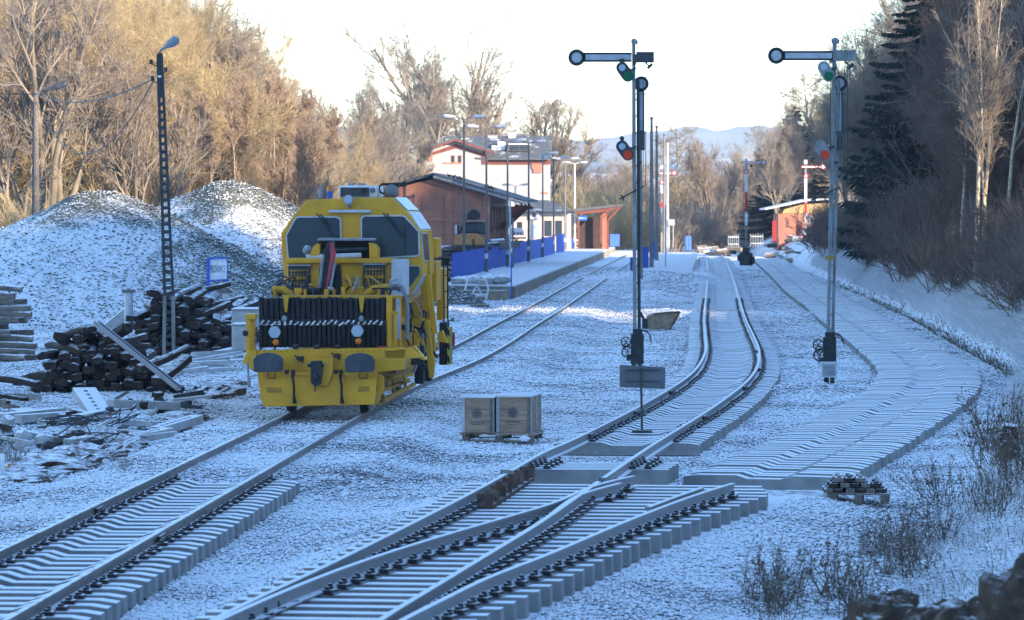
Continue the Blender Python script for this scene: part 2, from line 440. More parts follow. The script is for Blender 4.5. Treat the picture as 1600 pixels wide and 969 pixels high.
def ground_mat():
    m = bpy.data.materials.new('frosted_ballast'); m.use_nodes = True
    nt = m.node_tree; L = nt.links; b = nt.nodes['Principled BSDF']; b.inputs['Roughness'].default_value = .9; b.inputs['Specular IOR Level'].default_value = .2
    ge = nod(nt, 'ShaderNodeNewGeometry'); P = ge.outputs['Position']
    def noise(sc, det=4, ro=.6):
        n = nod(nt, 'ShaderNodeTexNoise'); n.inputs['Scale'].default_value = sc; n.inputs['Detail'].default_value = det; n.inputs['Roughness'].default_value = ro
        L.new(P, n.inputs['Vector']); return n.outputs['Fac']
    def rng(v, a, b_, c=0, d=1):
        n = nod(nt, 'ShaderNodeMapRange'); n.inputs['From Min'].default_value = a; n.inputs['From Max'].default_value = b_; n.inputs['To Min'].default_value = c; n.inputs['To Max'].default_value = d
        L.new(v, n.inputs['Value']); return n.outputs[0]
    def mixc(f, A, B):
        n = nod(nt, 'ShaderNodeMix', data_type='RGBA')
        if hasattr(f, 'links'): L.new(f, n.inputs['Factor'])
        for q, s in ((A, 'A'), (B, 'B')):
            if isinstance(q, tuple): n.inputs[s].default_value = rgb(q)
            else: L.new(q, n.inputs[s])
        return n.outputs['Result']
    def math_(op, a, c):
        n = nod(nt, 'ShaderNodeMath', operation=op)
        for q, i in ((a, 0), (c, 1)):
            if isinstance(q, (int, float)): n.inputs[i].default_value = q
            else: L.new(q, n.inputs[i])
        return n.outputs[0]
    vo = nod(nt, 'ShaderNodeTexVoronoi'); vo.inputs['Scale'].default_value = 11; L.new(P, vo.inputs['Vector'])
    sep = nod(nt, 'ShaderNodeSeparateColor'); L.new(vo.outputs['Color'], sep.inputs[0])
    stone = mixc(sep.outputs[0], (.09, .092, .10), (.24, .24, .245))
    big = noise(.28, 6)
    fine = noise(14, 4, .75)
    f1 = math_('ADD', math_('MULTIPLY', fine, .75), math_('MULTIPLY', sep.outputs[1], .2))
    f1 = math_('ADD', f1, math_('MULTIPLY', big, .9))
    sepn = nod(nt, 'ShaderNodeSeparateXYZ'); L.new(ge.outputs['Normal'], sepn.inputs[0])
    snow = rng(f1, .69, .90)
    earth = rng(noise(.5, 6, .7), .6, .68)
    base = mixc(earth, stone, (.07, .05, .035))
    col = mixc(snow, base, (.84, .87, .91))
    L.new(col, b.inputs['Base Color'])
    hgt = math_('ADD', math_('MULTIPLY', vo.outputs['Distance'], -1.0), math_('MULTIPLY', fine, .8))
    bp = nod(nt, 'ShaderNodeBump'); bp.inputs['Distance'].default_value = .05; bp.inputs['Strength'].default_value = .8
    L.new(hgt, bp.inputs['Height']); L.new(bp.outputs[0], b.inputs['Normal'])
    return m
M['ground'] = ground_mat()

# one sheet, fine where the photograph looks, coarse to the horizon
def axis_y():
    ys = [-1500, -800, -400, -200, -100, -50, -25, -10, 0, 8, 14]
    y = 18.0
    while y < 4500:
        ys.append(y); y += .12+max(0, y-36)*.0042+max(0, y-300)*.03
    return np.array(ys)
def axis_x():
    xs = list(np.arange(-15, 20.01, .16))
    s = .16; x = xs[-1]
    while x < 3500: s *= 1.12; x += s; xs.append(x)
    s = .16; x = xs[0]; l = []
    while x > -3500: s *= 1.12; x -= s; l.append(x)
    return np.array(l[::-1]+xs)
ya = axis_y(); xa = axis_x()
XX, YY = np.meshgrid(xa, ya)
ZZ = terrain(XX, YY)
nx, ny = len(xa), len(ya)
idx = np.arange(nx*ny).reshape(ny, nx)
fc = np.stack([idx[:-1, :-1], idx[:-1, 1:], idx[1:, 1:], idx[1:, :-1]], -1).reshape(-1, 4)
go = link_mesh('ground', np_mesh('ground', np.stack([XX, YY, ZZ], -1).reshape(-1, 3), fc, M['ground']))
go.data.shade_smooth()
tag(go, kind='structure')
print('ground', nx, ny)

# loose stones lying on the ballast
def octa(n, size, rng):
    base = np.array([(1, 0, 0), (0, 1, 0), (-1, 0, 0), (0, -1, 0), (0, 0, 1), (0, 0, -1)], float)
    fcs = np.array([(0, 1, 4), (1, 2, 4), (2, 3, 4), (3, 0, 4), (1, 0, 5), (2, 1, 5), (3, 2, 5), (0, 3, 5)])
    V = base[None]*rng.uniform(.55, 1.25, (n, 6, 1))*size[:, None, None]
    V = V+rng.uniform(-.25, .25, (n, 6, 3))*size[:, None, None]
    a = rng.uniform(0, 2*np.pi, n); b = rng.uniform(-.8, .8, n)
    ca, sa, cb, sb = np.cos(a), np.sin(a), np.cos(b), np.sin(b)
    x, y, z = V[..., 0], V[..., 1], V[..., 2]
    y, z = y*cb[:, None]-z*sb[:, None], y*sb[:, None]+z*cb[:, None]
    x, y = x*ca[:, None]-y*sa[:, None], x*sa[:, None]+y*ca[:, None]
    V = np.stack([x, y, z*.8], -1)
    Fc = fcs[None]+(np.arange(n)*6)[:, None, None]
    return V, Fc.reshape(-1, 3)
def stone_mat(name, frost_thr=.2, dark=(.085, .088, .095), light=(.24, .24, .25), cov=.62):
    m = bpy.data.materials.new(name); m.use_nodes = True
    nt = m.node_tree; L = nt.links; b = nt.nodes['Principled BSDF']; b.inputs['Roughness'].default_value = .9; b.inputs['Specular IOR Level'].default_value = .2
    ge = nod(nt, 'ShaderNodeNewGeometry'); sp = nod(nt, 'ShaderNodeSeparateXYZ'); L.new(ge.outputs['Normal'], sp.inputs[0])
    ri = ge.outputs['Random Per Island']
    mx = nod(nt, 'ShaderNodeMix', data_type='RGBA'); mx.inputs['A'].default_value = rgb(dark); mx.inputs['B'].default_value = rgb(light)
    L.new(ri, mx.inputs['Factor'])
    n = nod(nt, 'ShaderNodeTexNoise'); n.inputs['Scale'].default_value = .28; n.inputs['Detail'].default_value = 6; L.new(ge.outputs['Position'], n.inputs['Vector'])
    a = nod(nt, 'ShaderNodeMath', operation='MULTIPLY_ADD'); a.inputs[1].default_value = 2.1; L.new(n.outputs['Fac'], a.inputs[0]); L.new(sp.outputs['Z'], a.inputs[2])
    r_ = nod(nt, 'ShaderNodeMath', operation='MULTIPLY_ADD'); r_.inputs[1].default_value = .5; L.new(ri, r_.inputs[0]); L.new(a.outputs[0], r_.inputs[2])
    up = nod(nt, 'ShaderNodeMapRange'); up.inputs['From Min'].default_value = 2.15-cov; up.inputs['From Max'].default_value = 2.45-cov; L.new(r_.outputs[0], up.inputs['Value'])
    m2 = nod(nt, 'ShaderNodeMix', data_type='RGBA'); m2.inputs['B'].default_value = rgb((.84, .87, .91)); L.new(up.outputs[0], m2.inputs['Factor']); L.new(mx.outputs['Result'], m2.inputs['A'])
    L.new(m2.outputs['Result'], b.inputs['Base Color'])
    return m
M['stones'] = stone_mat('frosted_stones', cov=.72)
def scatter(name, n, y0, y1, xl, xr, smin, smax, seed):
    rng = np.random.default_rng(seed)
    u = rng.uniform(0, 1, n)
    Y = y0*(y1/y0)**u
    X = rng.uniform(0, 1, n)*(xr(Y)-xl(Y))+xl(Y)
    size = rng.uniform(smin, smax, n)**1.0*(.8+Y/160)
    c2 = np.interp(Y, t2a[:, 0], t2a[:, 1]); c3 = np.interp(Y, t3a[:, 0], t3a[:, 1]); c1 = np.interp(Y, t1a[:, 0], t1a[:, 1])
    XLs = -3.07+(Y-38.4)*.132; XRs = np.interp(Y, [30, 37.7, 42.3, 46.5, 50.2, 54.2, 60], [-2, -.34, .66, 1.5, 2.5, 3.6, 4.6])
    bad = ((np.abs(X-c2) < 1.25) & (Y > 69) & (np.abs(Y-160) > 3)) | ((np.abs(X-c3) < 1.25) & (Y > 57)) | ((np.abs(X-c1) < 1.2) & (Y < 61)) | ((Y < 57) & (X > XLs) & (X < XRs))
    X, Y, size = X[~bad], Y[~bad], size[~bad]; n = len(X)
    V, Fc = octa(n, size, rng)
    Z = terrain(X, Y)
    V = V+np.stack([X, Y, Z+size*.15], -1)[:, None, :]
    return link_mesh(name, np_mesh(name, V.reshape(-1, 3), Fc, M['stones']))
st = scatter('ballast_stones', 330000, 36, 290, lambda Y: -.133*Y-.3, lambda Y: .133*Y+.3, .014, .036, 3)
tag(st, kind='stuff')

# ------------------------------------------------------------------ hills
def ridge(name, pts, depth, m, seed, amp=.12):
    """a hill whose crest follows pts (x, y, z)"""
    V = []; n = len(pts); K = 14
    C = catmull([Vector(p) for p in pts], 14)
    V = []
    for i, p in enumerate(C):
        for k in range(K+1):
            t = k/K*2-1
            h = (math.cos(t*math.pi)+1)/2
            q = Vector((p.x, p.y+t*depth, 0))
            nn = mnoise.fractal(Vector((q.x/130+seed, q.y/130, seed)), 1, 2, 5)
            V.append((q.x, q.y, max(-6, p.z*h*(1+amp*nn)-3)))
    nn = K+1
    Fc = [(i*nn+k, (i+1)*nn+k, (i+1)*nn+k+1, i*nn+k+1) for i in range(len(C)-1) for k in range(K)]
    mb = MB(); mb.add(V, Fc)
    o = mb.build(name, m, smooth=True); tag(o, kind='structure'); return o
M['hill_wood'] = mat('unseen_hill', (.10, .085, .065), (.06, .055, .045), .95, nscale=.05, frost=0)
M['hill_far'] = mat('hazed_forest', (.22, .24, .26), (.15, .17, .18), .95, nscale=.02)  # forest colour lightened to stand in for distance haze
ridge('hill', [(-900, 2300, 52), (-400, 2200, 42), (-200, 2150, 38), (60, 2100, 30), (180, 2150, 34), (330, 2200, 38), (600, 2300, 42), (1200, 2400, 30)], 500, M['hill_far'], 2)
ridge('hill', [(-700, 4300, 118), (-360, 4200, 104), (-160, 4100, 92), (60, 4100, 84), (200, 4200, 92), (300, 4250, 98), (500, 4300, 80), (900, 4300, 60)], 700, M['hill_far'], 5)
# ------------------------------------------------------------------ rails, sleepers, fastenings
RP = [(-.07, -.165), (.07, -.165), (.07, -.15), (.012, -.13), (.012, -.045), (.036, -.035), (.036, -.004), (.028, 0), (-.028, 0), (-.036, -.004), (-.036, -.035), (-.012, -.045), (-.012, -.13), (-.07, -.15)]
def rail(name, pts, parent, m='rail', step=.6):
    q = resample(pts, step)+[pts[-1]]
    return MB().sweep(q, RP).build(name, M[m], parent)

def sleeper_mb(mb=None, L=2.6, z0=0, h=.22, T=None, wt=.20, wb=.29, dip=True):
    mb = mb or MB()
    if dip:
        wt, wb = .26, .30
        xs = [(-1.3, .185), (-1.1, .215), (-.45, .22), (-.27, .165), (.27, .165), (.45, .22), (1.1, .215), (1.3, .185)]
    else:
        xs = [(-L/2, h), (L/2, h)]
    V = []
    for x, z in xs:
        for (yy, zz) in ((-wb/2, 0), (-wt/2-.004, z-.006), (-wt/2+.003, z), (wt/2-.003, z), (wt/2+.004, z-.006), (wb/2, 0)):
            V.append(Vector((x, yy, zz+z0)))
    if T is not None: V = [T @ p for p in V]
    Fc = [(0, 1, 2, 3, 4, 5), tuple((len(xs)-1)*6+k for k in (5, 4, 3, 2, 1, 0))]
    for i in range(len(xs)-1):
        for k in range(6):
            k2 = (k+1) % 6
            Fc.append((i*6+k, (i+1)*6+k, (i+1)*6+k2, i*6+k2))
    return mb.add(V, Fc)
SLEEPER = sleeper_mb().mesh('sleeper', M['sleeper_c'])
def fast_mb(mb, x, z=.22, T=None, two=True, big=False):
    P = []
    s = 1.15 if big else 1.0
    pl = MB(); pl.box((x, 0, z+.006), (.34*s, .15*s, .012)); P.append(pl)
    for sx in (-1, 1):
        t = MB()
        t.box((x+sx*.12, 0, z+.02*s), (.11, .17*s, .045*s))
        t.box((x+sx*.105, 0, z+.055*s), (.05, .12*s, .03))
        t.cyl((x+sx*.12, 0, z+.04), (x+sx*.12, 0, z+.095*s), .022*s, 6)
        P.append(t)
    for t in P:
        V = [Vector(v) for v in t.v]
        if T is not None: V = [T @ v for v in V]
        mb.add(V, t.f)
    return mb
FAST = fast_mb(MB(), 0).mesh('fastening', M['clip'])
def heading(line, i):
    d = line[min(i+1, len(line)-1)]-line[max(i-1, 0)]
    return -math.atan2(d.x, d.y)

def make_track(label, line, z_rail, y0, y1, nsep, skip=lambda p: False, group='railway tracks in the yard', railline=None, fast=True, rails=True, rail_m='rail'):
    root = empty('railway_track', (0, 0, 0), 0, label, 'railway track', group)
    L = [p for p in resample(line, .6)]
    n = 0; rest = MB(); restf = MB()
    for i, p in enumerate(L):
        if p.y < y0 or p.y > y1 or skip(p): continue
        a = heading(L, i)+RNG.normal(0, .006)
        q = Vector((p.x+RNG.normal(0, .012), p.y+RNG.normal(0, .015), z_rail-.165-.22+RNG.normal(0, .004)))
        if n < nsep:
            s = link_mesh('sleeper', SLEEPER, root, q); s.rotation_euler = (0, 0, a)
            if fast:
                for sx in (-.75, .75):
                    f = link_mesh('fastening', FAST, s, (sx, 0, 0))
        else:
            T = Matrix.Translation(q) @ Matrix.Rotation(a, 4, 'Z')
            sleeper_mb(rest, T=T)
            if fast and p.y < 180:
                for sx in (-.75, .75): fast_mb(restf, sx, T=T)
        n += 1
    if rest.v: tag(rest.build('sleeper', M['sleeper_c'], root), kind='stuff')
    if restf.v: tag(restf.build('fastening', M['clip'], root), kind='stuff')
    return root

# --- track 1 (left, with the machine on it)
r1 = make_track('plain track at the left, its far part sunk in ballast, under the yellow machine', T1, T1Z, 34, 61.2, 100)
c1l = [Vector((p.x, p.y, T1Z)) for p in T1 if p.y > 33]
rail('rail', offset_line(c1l, -.755), r1, 'rail_bare'); rail('rail', offset_line(c1l, .755), r1, 'rail_bare')
# joint plates
for off, y in ((-.755, 54.0), (.755, 49.2), (-.755, 44.2)):
    k = min(range(len(c1l)), key=lambda i: abs(c1l[i].y-y)); a = heading(c1l, k)
    p = offset_line(c1l, off)[k]
    mb = MB(); mb.box((.045, 0, -.085), (.03, .55, .08)); mb.box((-.045, 0, -.085), (.03, .55, .08))
    for q in (-.2, -.07, .07, .2): mb.cyl((.06, q, -.085), (.1, q, -.085), .022, 6)
    j = mb.build('joint_bar', M['clip'], r1); j.location = p; j.rotation_euler = (0, 0, a)

# --- track 2 (middle): rails come down from the turnout onto it
r2 = make_track('middle track with frosted concrete sleepers curving away between the two tall signals', T2, T2Z, 69.4, 395, 100,
                skip=lambda p: abs(p.y-160) < 1.6)
zA = .60
A = [G(280, 1000, zA), G(325, 969, zA), G(472, 901, zA), G(601, 838, zA), G(735, 770, zA), G(800, 734, .56), G(856, 702, .47)]
B = [G(560, 990, zA), G(589, 969, zA), G(700, 903, zA), G(780, 854, zA), G(839, 819, zA), G(919, 763, zA), G(965, 731, .56), G(1011, 700, .47)]
cl = [p for p in T2 if p.y > 66.5]
cl = [Vector((p.x, p.y, T2Z)) for p in cl]
A2 = smooth_line(resample(catmull(A+[p for p in offset_line(cl, -.755)[::14]], 8), .8), 6)
B2 = smooth_line(resample(catmull(B+[p for p in offset_line(cl, .755)[::14]], 8), .8), 6)
rail('rail', [p for p in A2 if p.y > 57.0], r2); rail('rail', [p for p in B2 if p.y > 55.2], r2)
# fastening blocks visible on track 2 joints
for rl, ys in ((A2, (70.2, 78.5, 86.5)), (B2, (76, 89, 99, 112))):
    for y in ys:
        k = min(range(len(rl)), key=lambda i: abs(rl[i].y-y))
        mb = MB(); mb.box((.045, 0, -.085), (.035, .5, .09)); mb.box((-.045, 0, -.085), (.035, .5, .09))
        for q in (-.18, .18): mb.cyl((-.14, q, -.085), (.14, q, -.085), .025, 6)
        j = mb.build('joint_bar', M['clip'], r2); j.location = rl[k]; j.rotation_euler = (0, 0, heading(rl, k))

# --- turnout
to = empty('turnout', (0, 40, .2), 0, 'railway turnout of many long concrete sleepers and crossing rails, in front', 'turnout')
TO = Vector((0, 40, .2))
def loc(pts): return [p-TO for p in pts]
ZS = .42
Lp = [G(x, y, ZS) for x, y in [(180, 1030), (312, 961), (535, 862), (735, 753)]]
Rp = [G(x, y, ZS) for x, y in [(640, 1040), (745, 972), (850, 923), (895, 902), (1000, 850), (1100, 812), (1205, 776)]]
Lx = lambda y: interp(y, [p.y for p in Lp], [p.x for p in Lp])
Rx = lambda y: interp(y, [p.y for p in Rp], [p.x for p in Rp])
Cc = [G(590, 990, zA), G(625, 969, zA), G(700, 932, zA), G(760, 902, zA), G(850, 868, zA), G(975, 815, zA), G(1080, 775, zA), G(1154, 752, zA)]
Dd = [G(290, 995, zA), G(339, 969, zA), G(472, 911, zA), G(580, 871, zA), G(685, 838, zA), G(760, 816, zA), G(869, 784, zA), G(926, 758, zA), G(995, 742, zA)]
Wg = [G(858, 806, zA), G(886, 784, zA), G(912, 770, zA), G(970, 754, zA)]
Ck = [G(1012, 792, zA+.02), G(1060, 774, zA+.02), G(1109, 757, zA+.02)]
Cs = smooth_line(resample(catmull(Cc, 8), .6), 3); Ds = smooth_line(resample(catmull(Dd, 8), .6), 4)
Ws = resample(catmull(Wg, 8), .5); Ks = resample(catmull(Ck, 8), .6)
for ln in ([p for p in A2 if p.y <= 57.2], [p for p in B2 if p.y <= 55.4], Cs, Ds, Ws, Ks):
    rail('rail', loc(ln), to)
def xat(line, y):
    return interp(y, [p.y for p in line], [p.x for p in line]) if line[0].y-.3 <= y <= line[-1].y+.3 else None
SK = .40
yy = 36.4; ns = 0
DY = .6
cache = {}
while yy < 57.3:
    xl = Lx(yy)+RNG.normal(0, .015)
    # right end found on the right line with skew
    xr = xl+3
    for _ in range(6): xr = Rx(yy-SK*(xr-xl)*.5)
    dx = xr-xl; ye = yy-SK*dx*.32
    dvec = Vector((dx, ye-yy, 0)); ln = dvec.length
    a = math.atan2(ye-yy, dx)
    mb = MB(); sleeper_mb(mb, L=ln, dip=False, wt=.22, wb=.27)
    mid = Vector(((xl+xr)/2, (yy+ye)/2, ZS-.22))
    s = mb.build('sleeper', M['sleeper_c'], to, loc=mid-TO); s.rotation_euler = (0, 0, a)
    used = []
    for line in (A2, B2, Cs, Ds, Ws):
        # intersect sleeper with rail
        y_ = yy
        for _ in range(4):
            x_ = xat(line, y_)
            if x_ is None: break
            y_ = yy+(x_-xl)/dx*(ye-yy)
        if x_ is None or x_ < xl+.05 or x_ > xr-.1: continue
        if any(abs(x_-u) < .17 for u in used): continue
        used.append(x_)
        u = (x_-xl)/dx*ln-ln/2
        key = 'f'
        if key not in cache: cache[key] = fast_mb(MB(), 0, big=True).mesh('fastening', M['clip'])
        f = link_mesh('fastening', cache[key], s, (u, 0, 0)); f.rotation_euler = (0, 0, -.2)
    yy += DY*(1+RNG.normal(0, .02)); ns += 1
print('turnout sleepers', ns)

# rusty ribbed filler laid along the rail
rb = MB()
a0 = G(745, 792, .45); a1 = G(812, 748, .45); a0.x += .08; a1.x += .08
for k in range(8):
    p = a0.lerp(a1, k/7)
    rb.box((p.x+.03, p.y, .52), (.22, .05, .20), M=Matrix.Rotation(-.35, 3, 'X'), rz=-.15)
rb.bar(a0+Vector((.03, 0, .0)), a1+Vector((.03, 0, .0)), .22, .05)
o = rb.build('rail_support', M['rust']); tag(o, 'rusty ribbed steel support block set against the left rail of the turnout', 'rail support')

# four sleepers lying loose under the rails between turnout and middle track
tags = ['nearest of the four loose sleepers under the rails beyond the turnout', 'second of the four loose sleepers under the rails beyond the turnout', 'third of the four loose sleepers under the rails beyond the turnout', 'farthest of the four loose sleepers under the rails beyond the turnout']
for k in range(4):
    mb = MB(); sleeper_mb(mb, L=2.6, dip=False, wt=.22, wb=.27, h=.24)
    c = G(945-k*3, 734, .24)
    o = mb.build('loose_sleeper', M['sleeper_c']); o.location = (1.12+.07*k, 60.3+.46*k, .16); o.rotation_euler = (0, 0, -.03+.01*k)
    tag(o, tags[k], 'sleeper', 'loose sleepers between turnout and middle track')
    for sx in (-.70, .86):
        fast_mb(MB(), 0, z=.24, big=True).build('fastening', M['clip'], o, loc=(sx, 0, 0))

# --- track 3: sleepers only, laid in a row
first = None
L3 = resample(T3, .6); n = 0; rest = MB()
sl3 = []
for i, p in enumerate(L3):
    if p.y > 392: break
    a = heading(L3, i)+RNG.normal(0, .008)-.10*max(0, 1-(p.y-60)/25)
    q = Vector((p.x+RNG.normal(0, .02), p.y, RNG.normal(0, .004)))
    if n < 290:
        s = link_mesh('concrete_sleeper', SLEEPER, None, q); s.rotation_euler = (0, 0, a)
        tag(s, 'frosted concrete sleeper without rails in the long curving row on the right', 'sleeper', 'sleepers laid out in a curving row on the right')
        for sx in (-.75, .75):
            if n > 100: break
            mb = fast_mb(MB(), 0, z=.215) if first is None else None
            if first is None: first = mb.mesh('fastening', M['sleeper_c'])
            link_mesh('fastening', first, s, (sx, 0, 0)).scale = (1, 1, .6)
        if n == 0: s['label'] = 'nearest sleeper of the curving row, its whole front face in view'
    else:
        sleeper_mb(rest, T=Matrix.Translation(q) @ Matrix.Rotation(a, 4, 'Z'))
    n += 1
if rest.v: tag(rest.build('concrete_sleeper', M['sleeper_c']), 'far end of the long row of frosted sleepers', 'sleeper', kind='stuff')
# ------------------------------------------------------------------ yellow track machine
TH = R(3.55)
LO = Vector((-3.80, 77.1, T1Z))
loco = empty('track_machine', LO, -TH, 'yellow railway ballast machine with black brush bank, standing on the left track', 'track machine')
def LL(px, py, d):
    """photo pixel on the plane d metres behind the front plate -> machine coordinates"""
    D = 77.1+d
    p = W(px, py, D)-LO
    c, s = math.cos(TH), math.sin(TH)
    return (p.x*c-p.y*s, d, p.z)
def lx(px, d): return LL(px, 400, d)[0]+0
def lz(py, d): return LL(500, py, d)[2]
def rect(px0, py0, px1, py1, d0, d1, mb, mi=0):
    x0, _, z1 = LL(px0, py0, d0); x1, _, z0 = LL(px1, py1, d0)
    return mb.b2(x0, x1, d0, d1, z0, z1, mi)
def poly(pp, d): return [(LL(x, y, d)[0], LL(x, y, d)[2]) for x, y in pp]
Y = M['yellow']
# lower snow plate
mb = MB(); mb.prism(poly([(409, 582), (590, 580), (586, 632), (411, 636)], 0), 0, .07)
mb.prism(poly([(400, 583), (409, 582), (411, 634), (406, 625)], 0), .08, .5)
mb.build('front_plate', Y, loco, bevel=.01)
pts = poly([(409, 584), (589, 583)], 0)
mb = MB(); mb.b2(pts[0][0], pts[1][0], -.06, .0, pts[0][1]-.03, pts[0][1]+.03); 
for px in (445, 512, 566): q = LL(px, 580, 0); mb.b2(q[0]-.02, q[0]+.02, -.06, 0, q[2]-.12, q[2]+.05)
mb.build('plate_rim', Y, loco)
# cross beam
mb = MB(); mb.prism(poly([(384, 566), (399, 548), (626, 543), (636, 545), (632, 577), (584, 582), (402, 583), (399, 575)], .3), .25, .60)
mb.prism(poly([(602, 548), (640, 543), (663, 558), (640, 560), (602, 560)], .3), .25, .36)
mb.prism(poly([(640, 543), (650, 540), (668, 562), (661, 562)], .6), .5, .7)
mb.build('cross_beam', Y, loco, bevel=.012)
# top deck behind the beam
mb = MB(); mb.b2(-1.35, 1.55, .6, 10.5, .95, 1.12); mb.build('deck', M['yellow_dirty'], loco)
# side frames
mb = MB(); mb.b2(-1.1, -.9, .6, 11, .45, 1.0); mb.b2(.9, 1.1, .6, 11, .45, 1.0); mb.b2(-1.1, 1.1, 2.4, 2.8, .5, .9); mb.build('frame', M['yellow_dirty'], loco)
# buffers (rounded dark pads)
for (x0, x1) in ((396, 442), (540, 586)):
    pp = [(x0, 580), (x0-1, 562), (x0+4, 556), (x0+14, 552.5), ((x0+x1)/2, 551), (x1-13, 552.5), (x1-4, 556), (x1, 562), (x1, 578), (x1-3, 581), (x0+3, 582)]
    b = MB(); b.prism(poly(pp, -.35), -.40, -.33); o = b.build('buffer', M['darkgrey'], loco, bevel=.015)
    q = LL((x0+x1)/2, 567, -.3)
    MB().cyl((q[0], -.33, q[2]), (q[0], .25, q[2]), .12, 16).build('shank', M['dark'], o)
    # bent handle under each buffer
    h0 = LL(x0+22, 583, -.05); h1 = LL(x1-12, 583, -.05); z2 = h0[2]-.10
    MB().tube([h0, (h0[0], -.09, z2), (h1[0], -.09, z2), h1], .012, 6).build('handle', M['dark'], loco)
# drawgear
mb = MB(); mb.prism(poly([(482, 562), (521, 560), (520, 582), (513, 602), (489, 602), (484, 584)], -.05), -.12, -.02); c = mb.build('coupler', Y, loco, bevel=.006)
mb = MB(); mb.prism(poly([(487, 564), (503, 563), (505, 580), (502, 600), (494, 604), (487, 597)], -.1), -.30, -.12)
q = LL(495, 570, 0); mb.cyl((q[0]-.16, -.2, q[2]), (q[0]+.16, -.2, q[2]), .04, 10); mb.cyl((q[0]-.02, -.3, q[2]-.2), (q[0]+.05, -.32, q[2]-.28), .05, 10)
mb.tube([LL(493, 603, -.2), LL(492, 612, -.2)], .015, 6); mb.build('hook', M['dark'], c)
for px in (458, 533):
    pts = [LL(px, 580, -.05), LL(px-1, 590, -.16), LL(px+1, 604, -.17), LL(px+1, 620, -.12), LL(px+2, 630, -.08)]
    h = MB(); h.tube(pts, .026, 8); h.tube([pts[-2], pts[-1]], [.03, .045], 8); h.tube([pts[0], pts[1]], [.045, .03], 8); h.build('brake_hose', M['black'], loco)
    MB().sphere(LL(px-10 if px < 500 else px-8, 581, -.05), .05, 8, 6).build('air_tap', M['dark'], loco)
for px, py in ((467, 560), (525, 556)):
    k = MB(); q = LL(px, py, .2); k.cyl((q[0], .1, q[2]), (q[0]+.05, .25, q[2]), .05, 10); k.bar((q[0]-.08, .12, q[2]+.06), (q[0]+.1, .12, q[2]-.08), .03); k.build('air_tap', M['dark'], loco)
# left wing post
mb = MB(); mb.prism(poly([(378, 566), (386, 549), (400, 547), (400, 570), (395, 580)], .25), .2, .7); rect(383, 493, 389, 552, .3, .38, mb); rect(390, 493, 397, 552, .45, .6, mb); rect(382, 491, 398, 499, .28, .62, mb)
w = mb.build('side_wing', Y, loco, bevel=.006)
k = MB(); k.tube([LL(386, 565, .2), LL(388, 604, .2)], .022, 6); k.tube([LL(388, 590, .2), LL(388, 606, .2)], .035, 6); k.build('hydraulic_ram', M['grey'], w)
MB().sphere(LL(382, 521, .25), .06, 8, 6).build('hose_end', M['black'], w)
# brush bank: two rows of dark ribbed hoses
def bank(py0, py1, d, n, name, dz=0):
    x0 = LL(403, 500, d)[0]; x1 = LL(603, 500, d)[0]; z1 = lz(py0, d); z0 = lz(py1, d)
    mb = MB(); mb.b2(x0, x1, d+.06, d+.35, z0, z1)
    for i in range(n):
        x = x0+(i+.5)*(x1-x0)/n
        t = RNG.uniform(-.012, .012)
        mb.bar((x+t, d+.02, z0), (x-t, d-.05*(i % 2), z1+RNG.uniform(-.02, .03)), (x1-x0)/n*.78, .09, up=(0, 1, 0))
    return mb.build(name, M['black'], loco, bevel=.012)
bank(466, 501, .95, 24, 'brush_row'); bank(508, 543, .85, 26, 'brush_row')
# frosted clamps between the rows
CLM = mat('frosted_clamps', (.05, .06, .07), frost=.60, frost_lo=-.4, frost_scale=22)
for i in range(22):
    x = LL(409+i*8.9, 505, .85)[0]; z = lz(505, .85)
    j1 = RNG.uniform(-.03, .03); j2 = RNG.uniform(-.02, .02); MB().bar((x-.02+j1, .80, z-.035+j2), (x+.03-j1, .82, z+.045+j2), .03+abs(j1)*.6, .03).build('clamp', CLM, loco)
mb = MB(); x0 = LL(404, 503, .86)[0]; x1 = LL(604, 503, .86)[0]; mb.bar((x0, .9, lz(503, .9)), (x1, .9, lz(503, .9)), .05, .09); mb.build('clamp_beam', M['dark'], loco)
# rail on top of the bank, with hangers
mb = MB(); rect(440, 461.5, 627, 466, 1.0, 1.25, mb)
for px in (446, 565): mb.prism(poly([(px-4, 463), (px+5, 463), (px+2, 488), (px-1, 488)], .82), .78, .86)
mb.build('bank_rail', M['yellow_frost'], loco)
for px in (444, 565):
    MB().sphere(LL(px, 498, .75), .055, 10, 8, sc=(1, .8, 1.1)).build('rail_pivot', M['grey'], loco)
# right posts
mb = MB(); rect(604, 463, 613, 545, .9, 1.1, mb); rect(606, 487, 623, 491, .55, .7, mb); rect(616, 486, 620, 542, .55, .65, mb); rect(607, 487, 611, 548, .5, .6, mb); rect(622, 463, 627, 545, 1.15, 1.3, mb)
mb.build('bank_post', Y, loco, bevel=.005)
mb = MB(); rect(619, 466, 625.5, 530, 1.0, 1.1, mb); mb.build('cover_strip', M['slat'], loco)
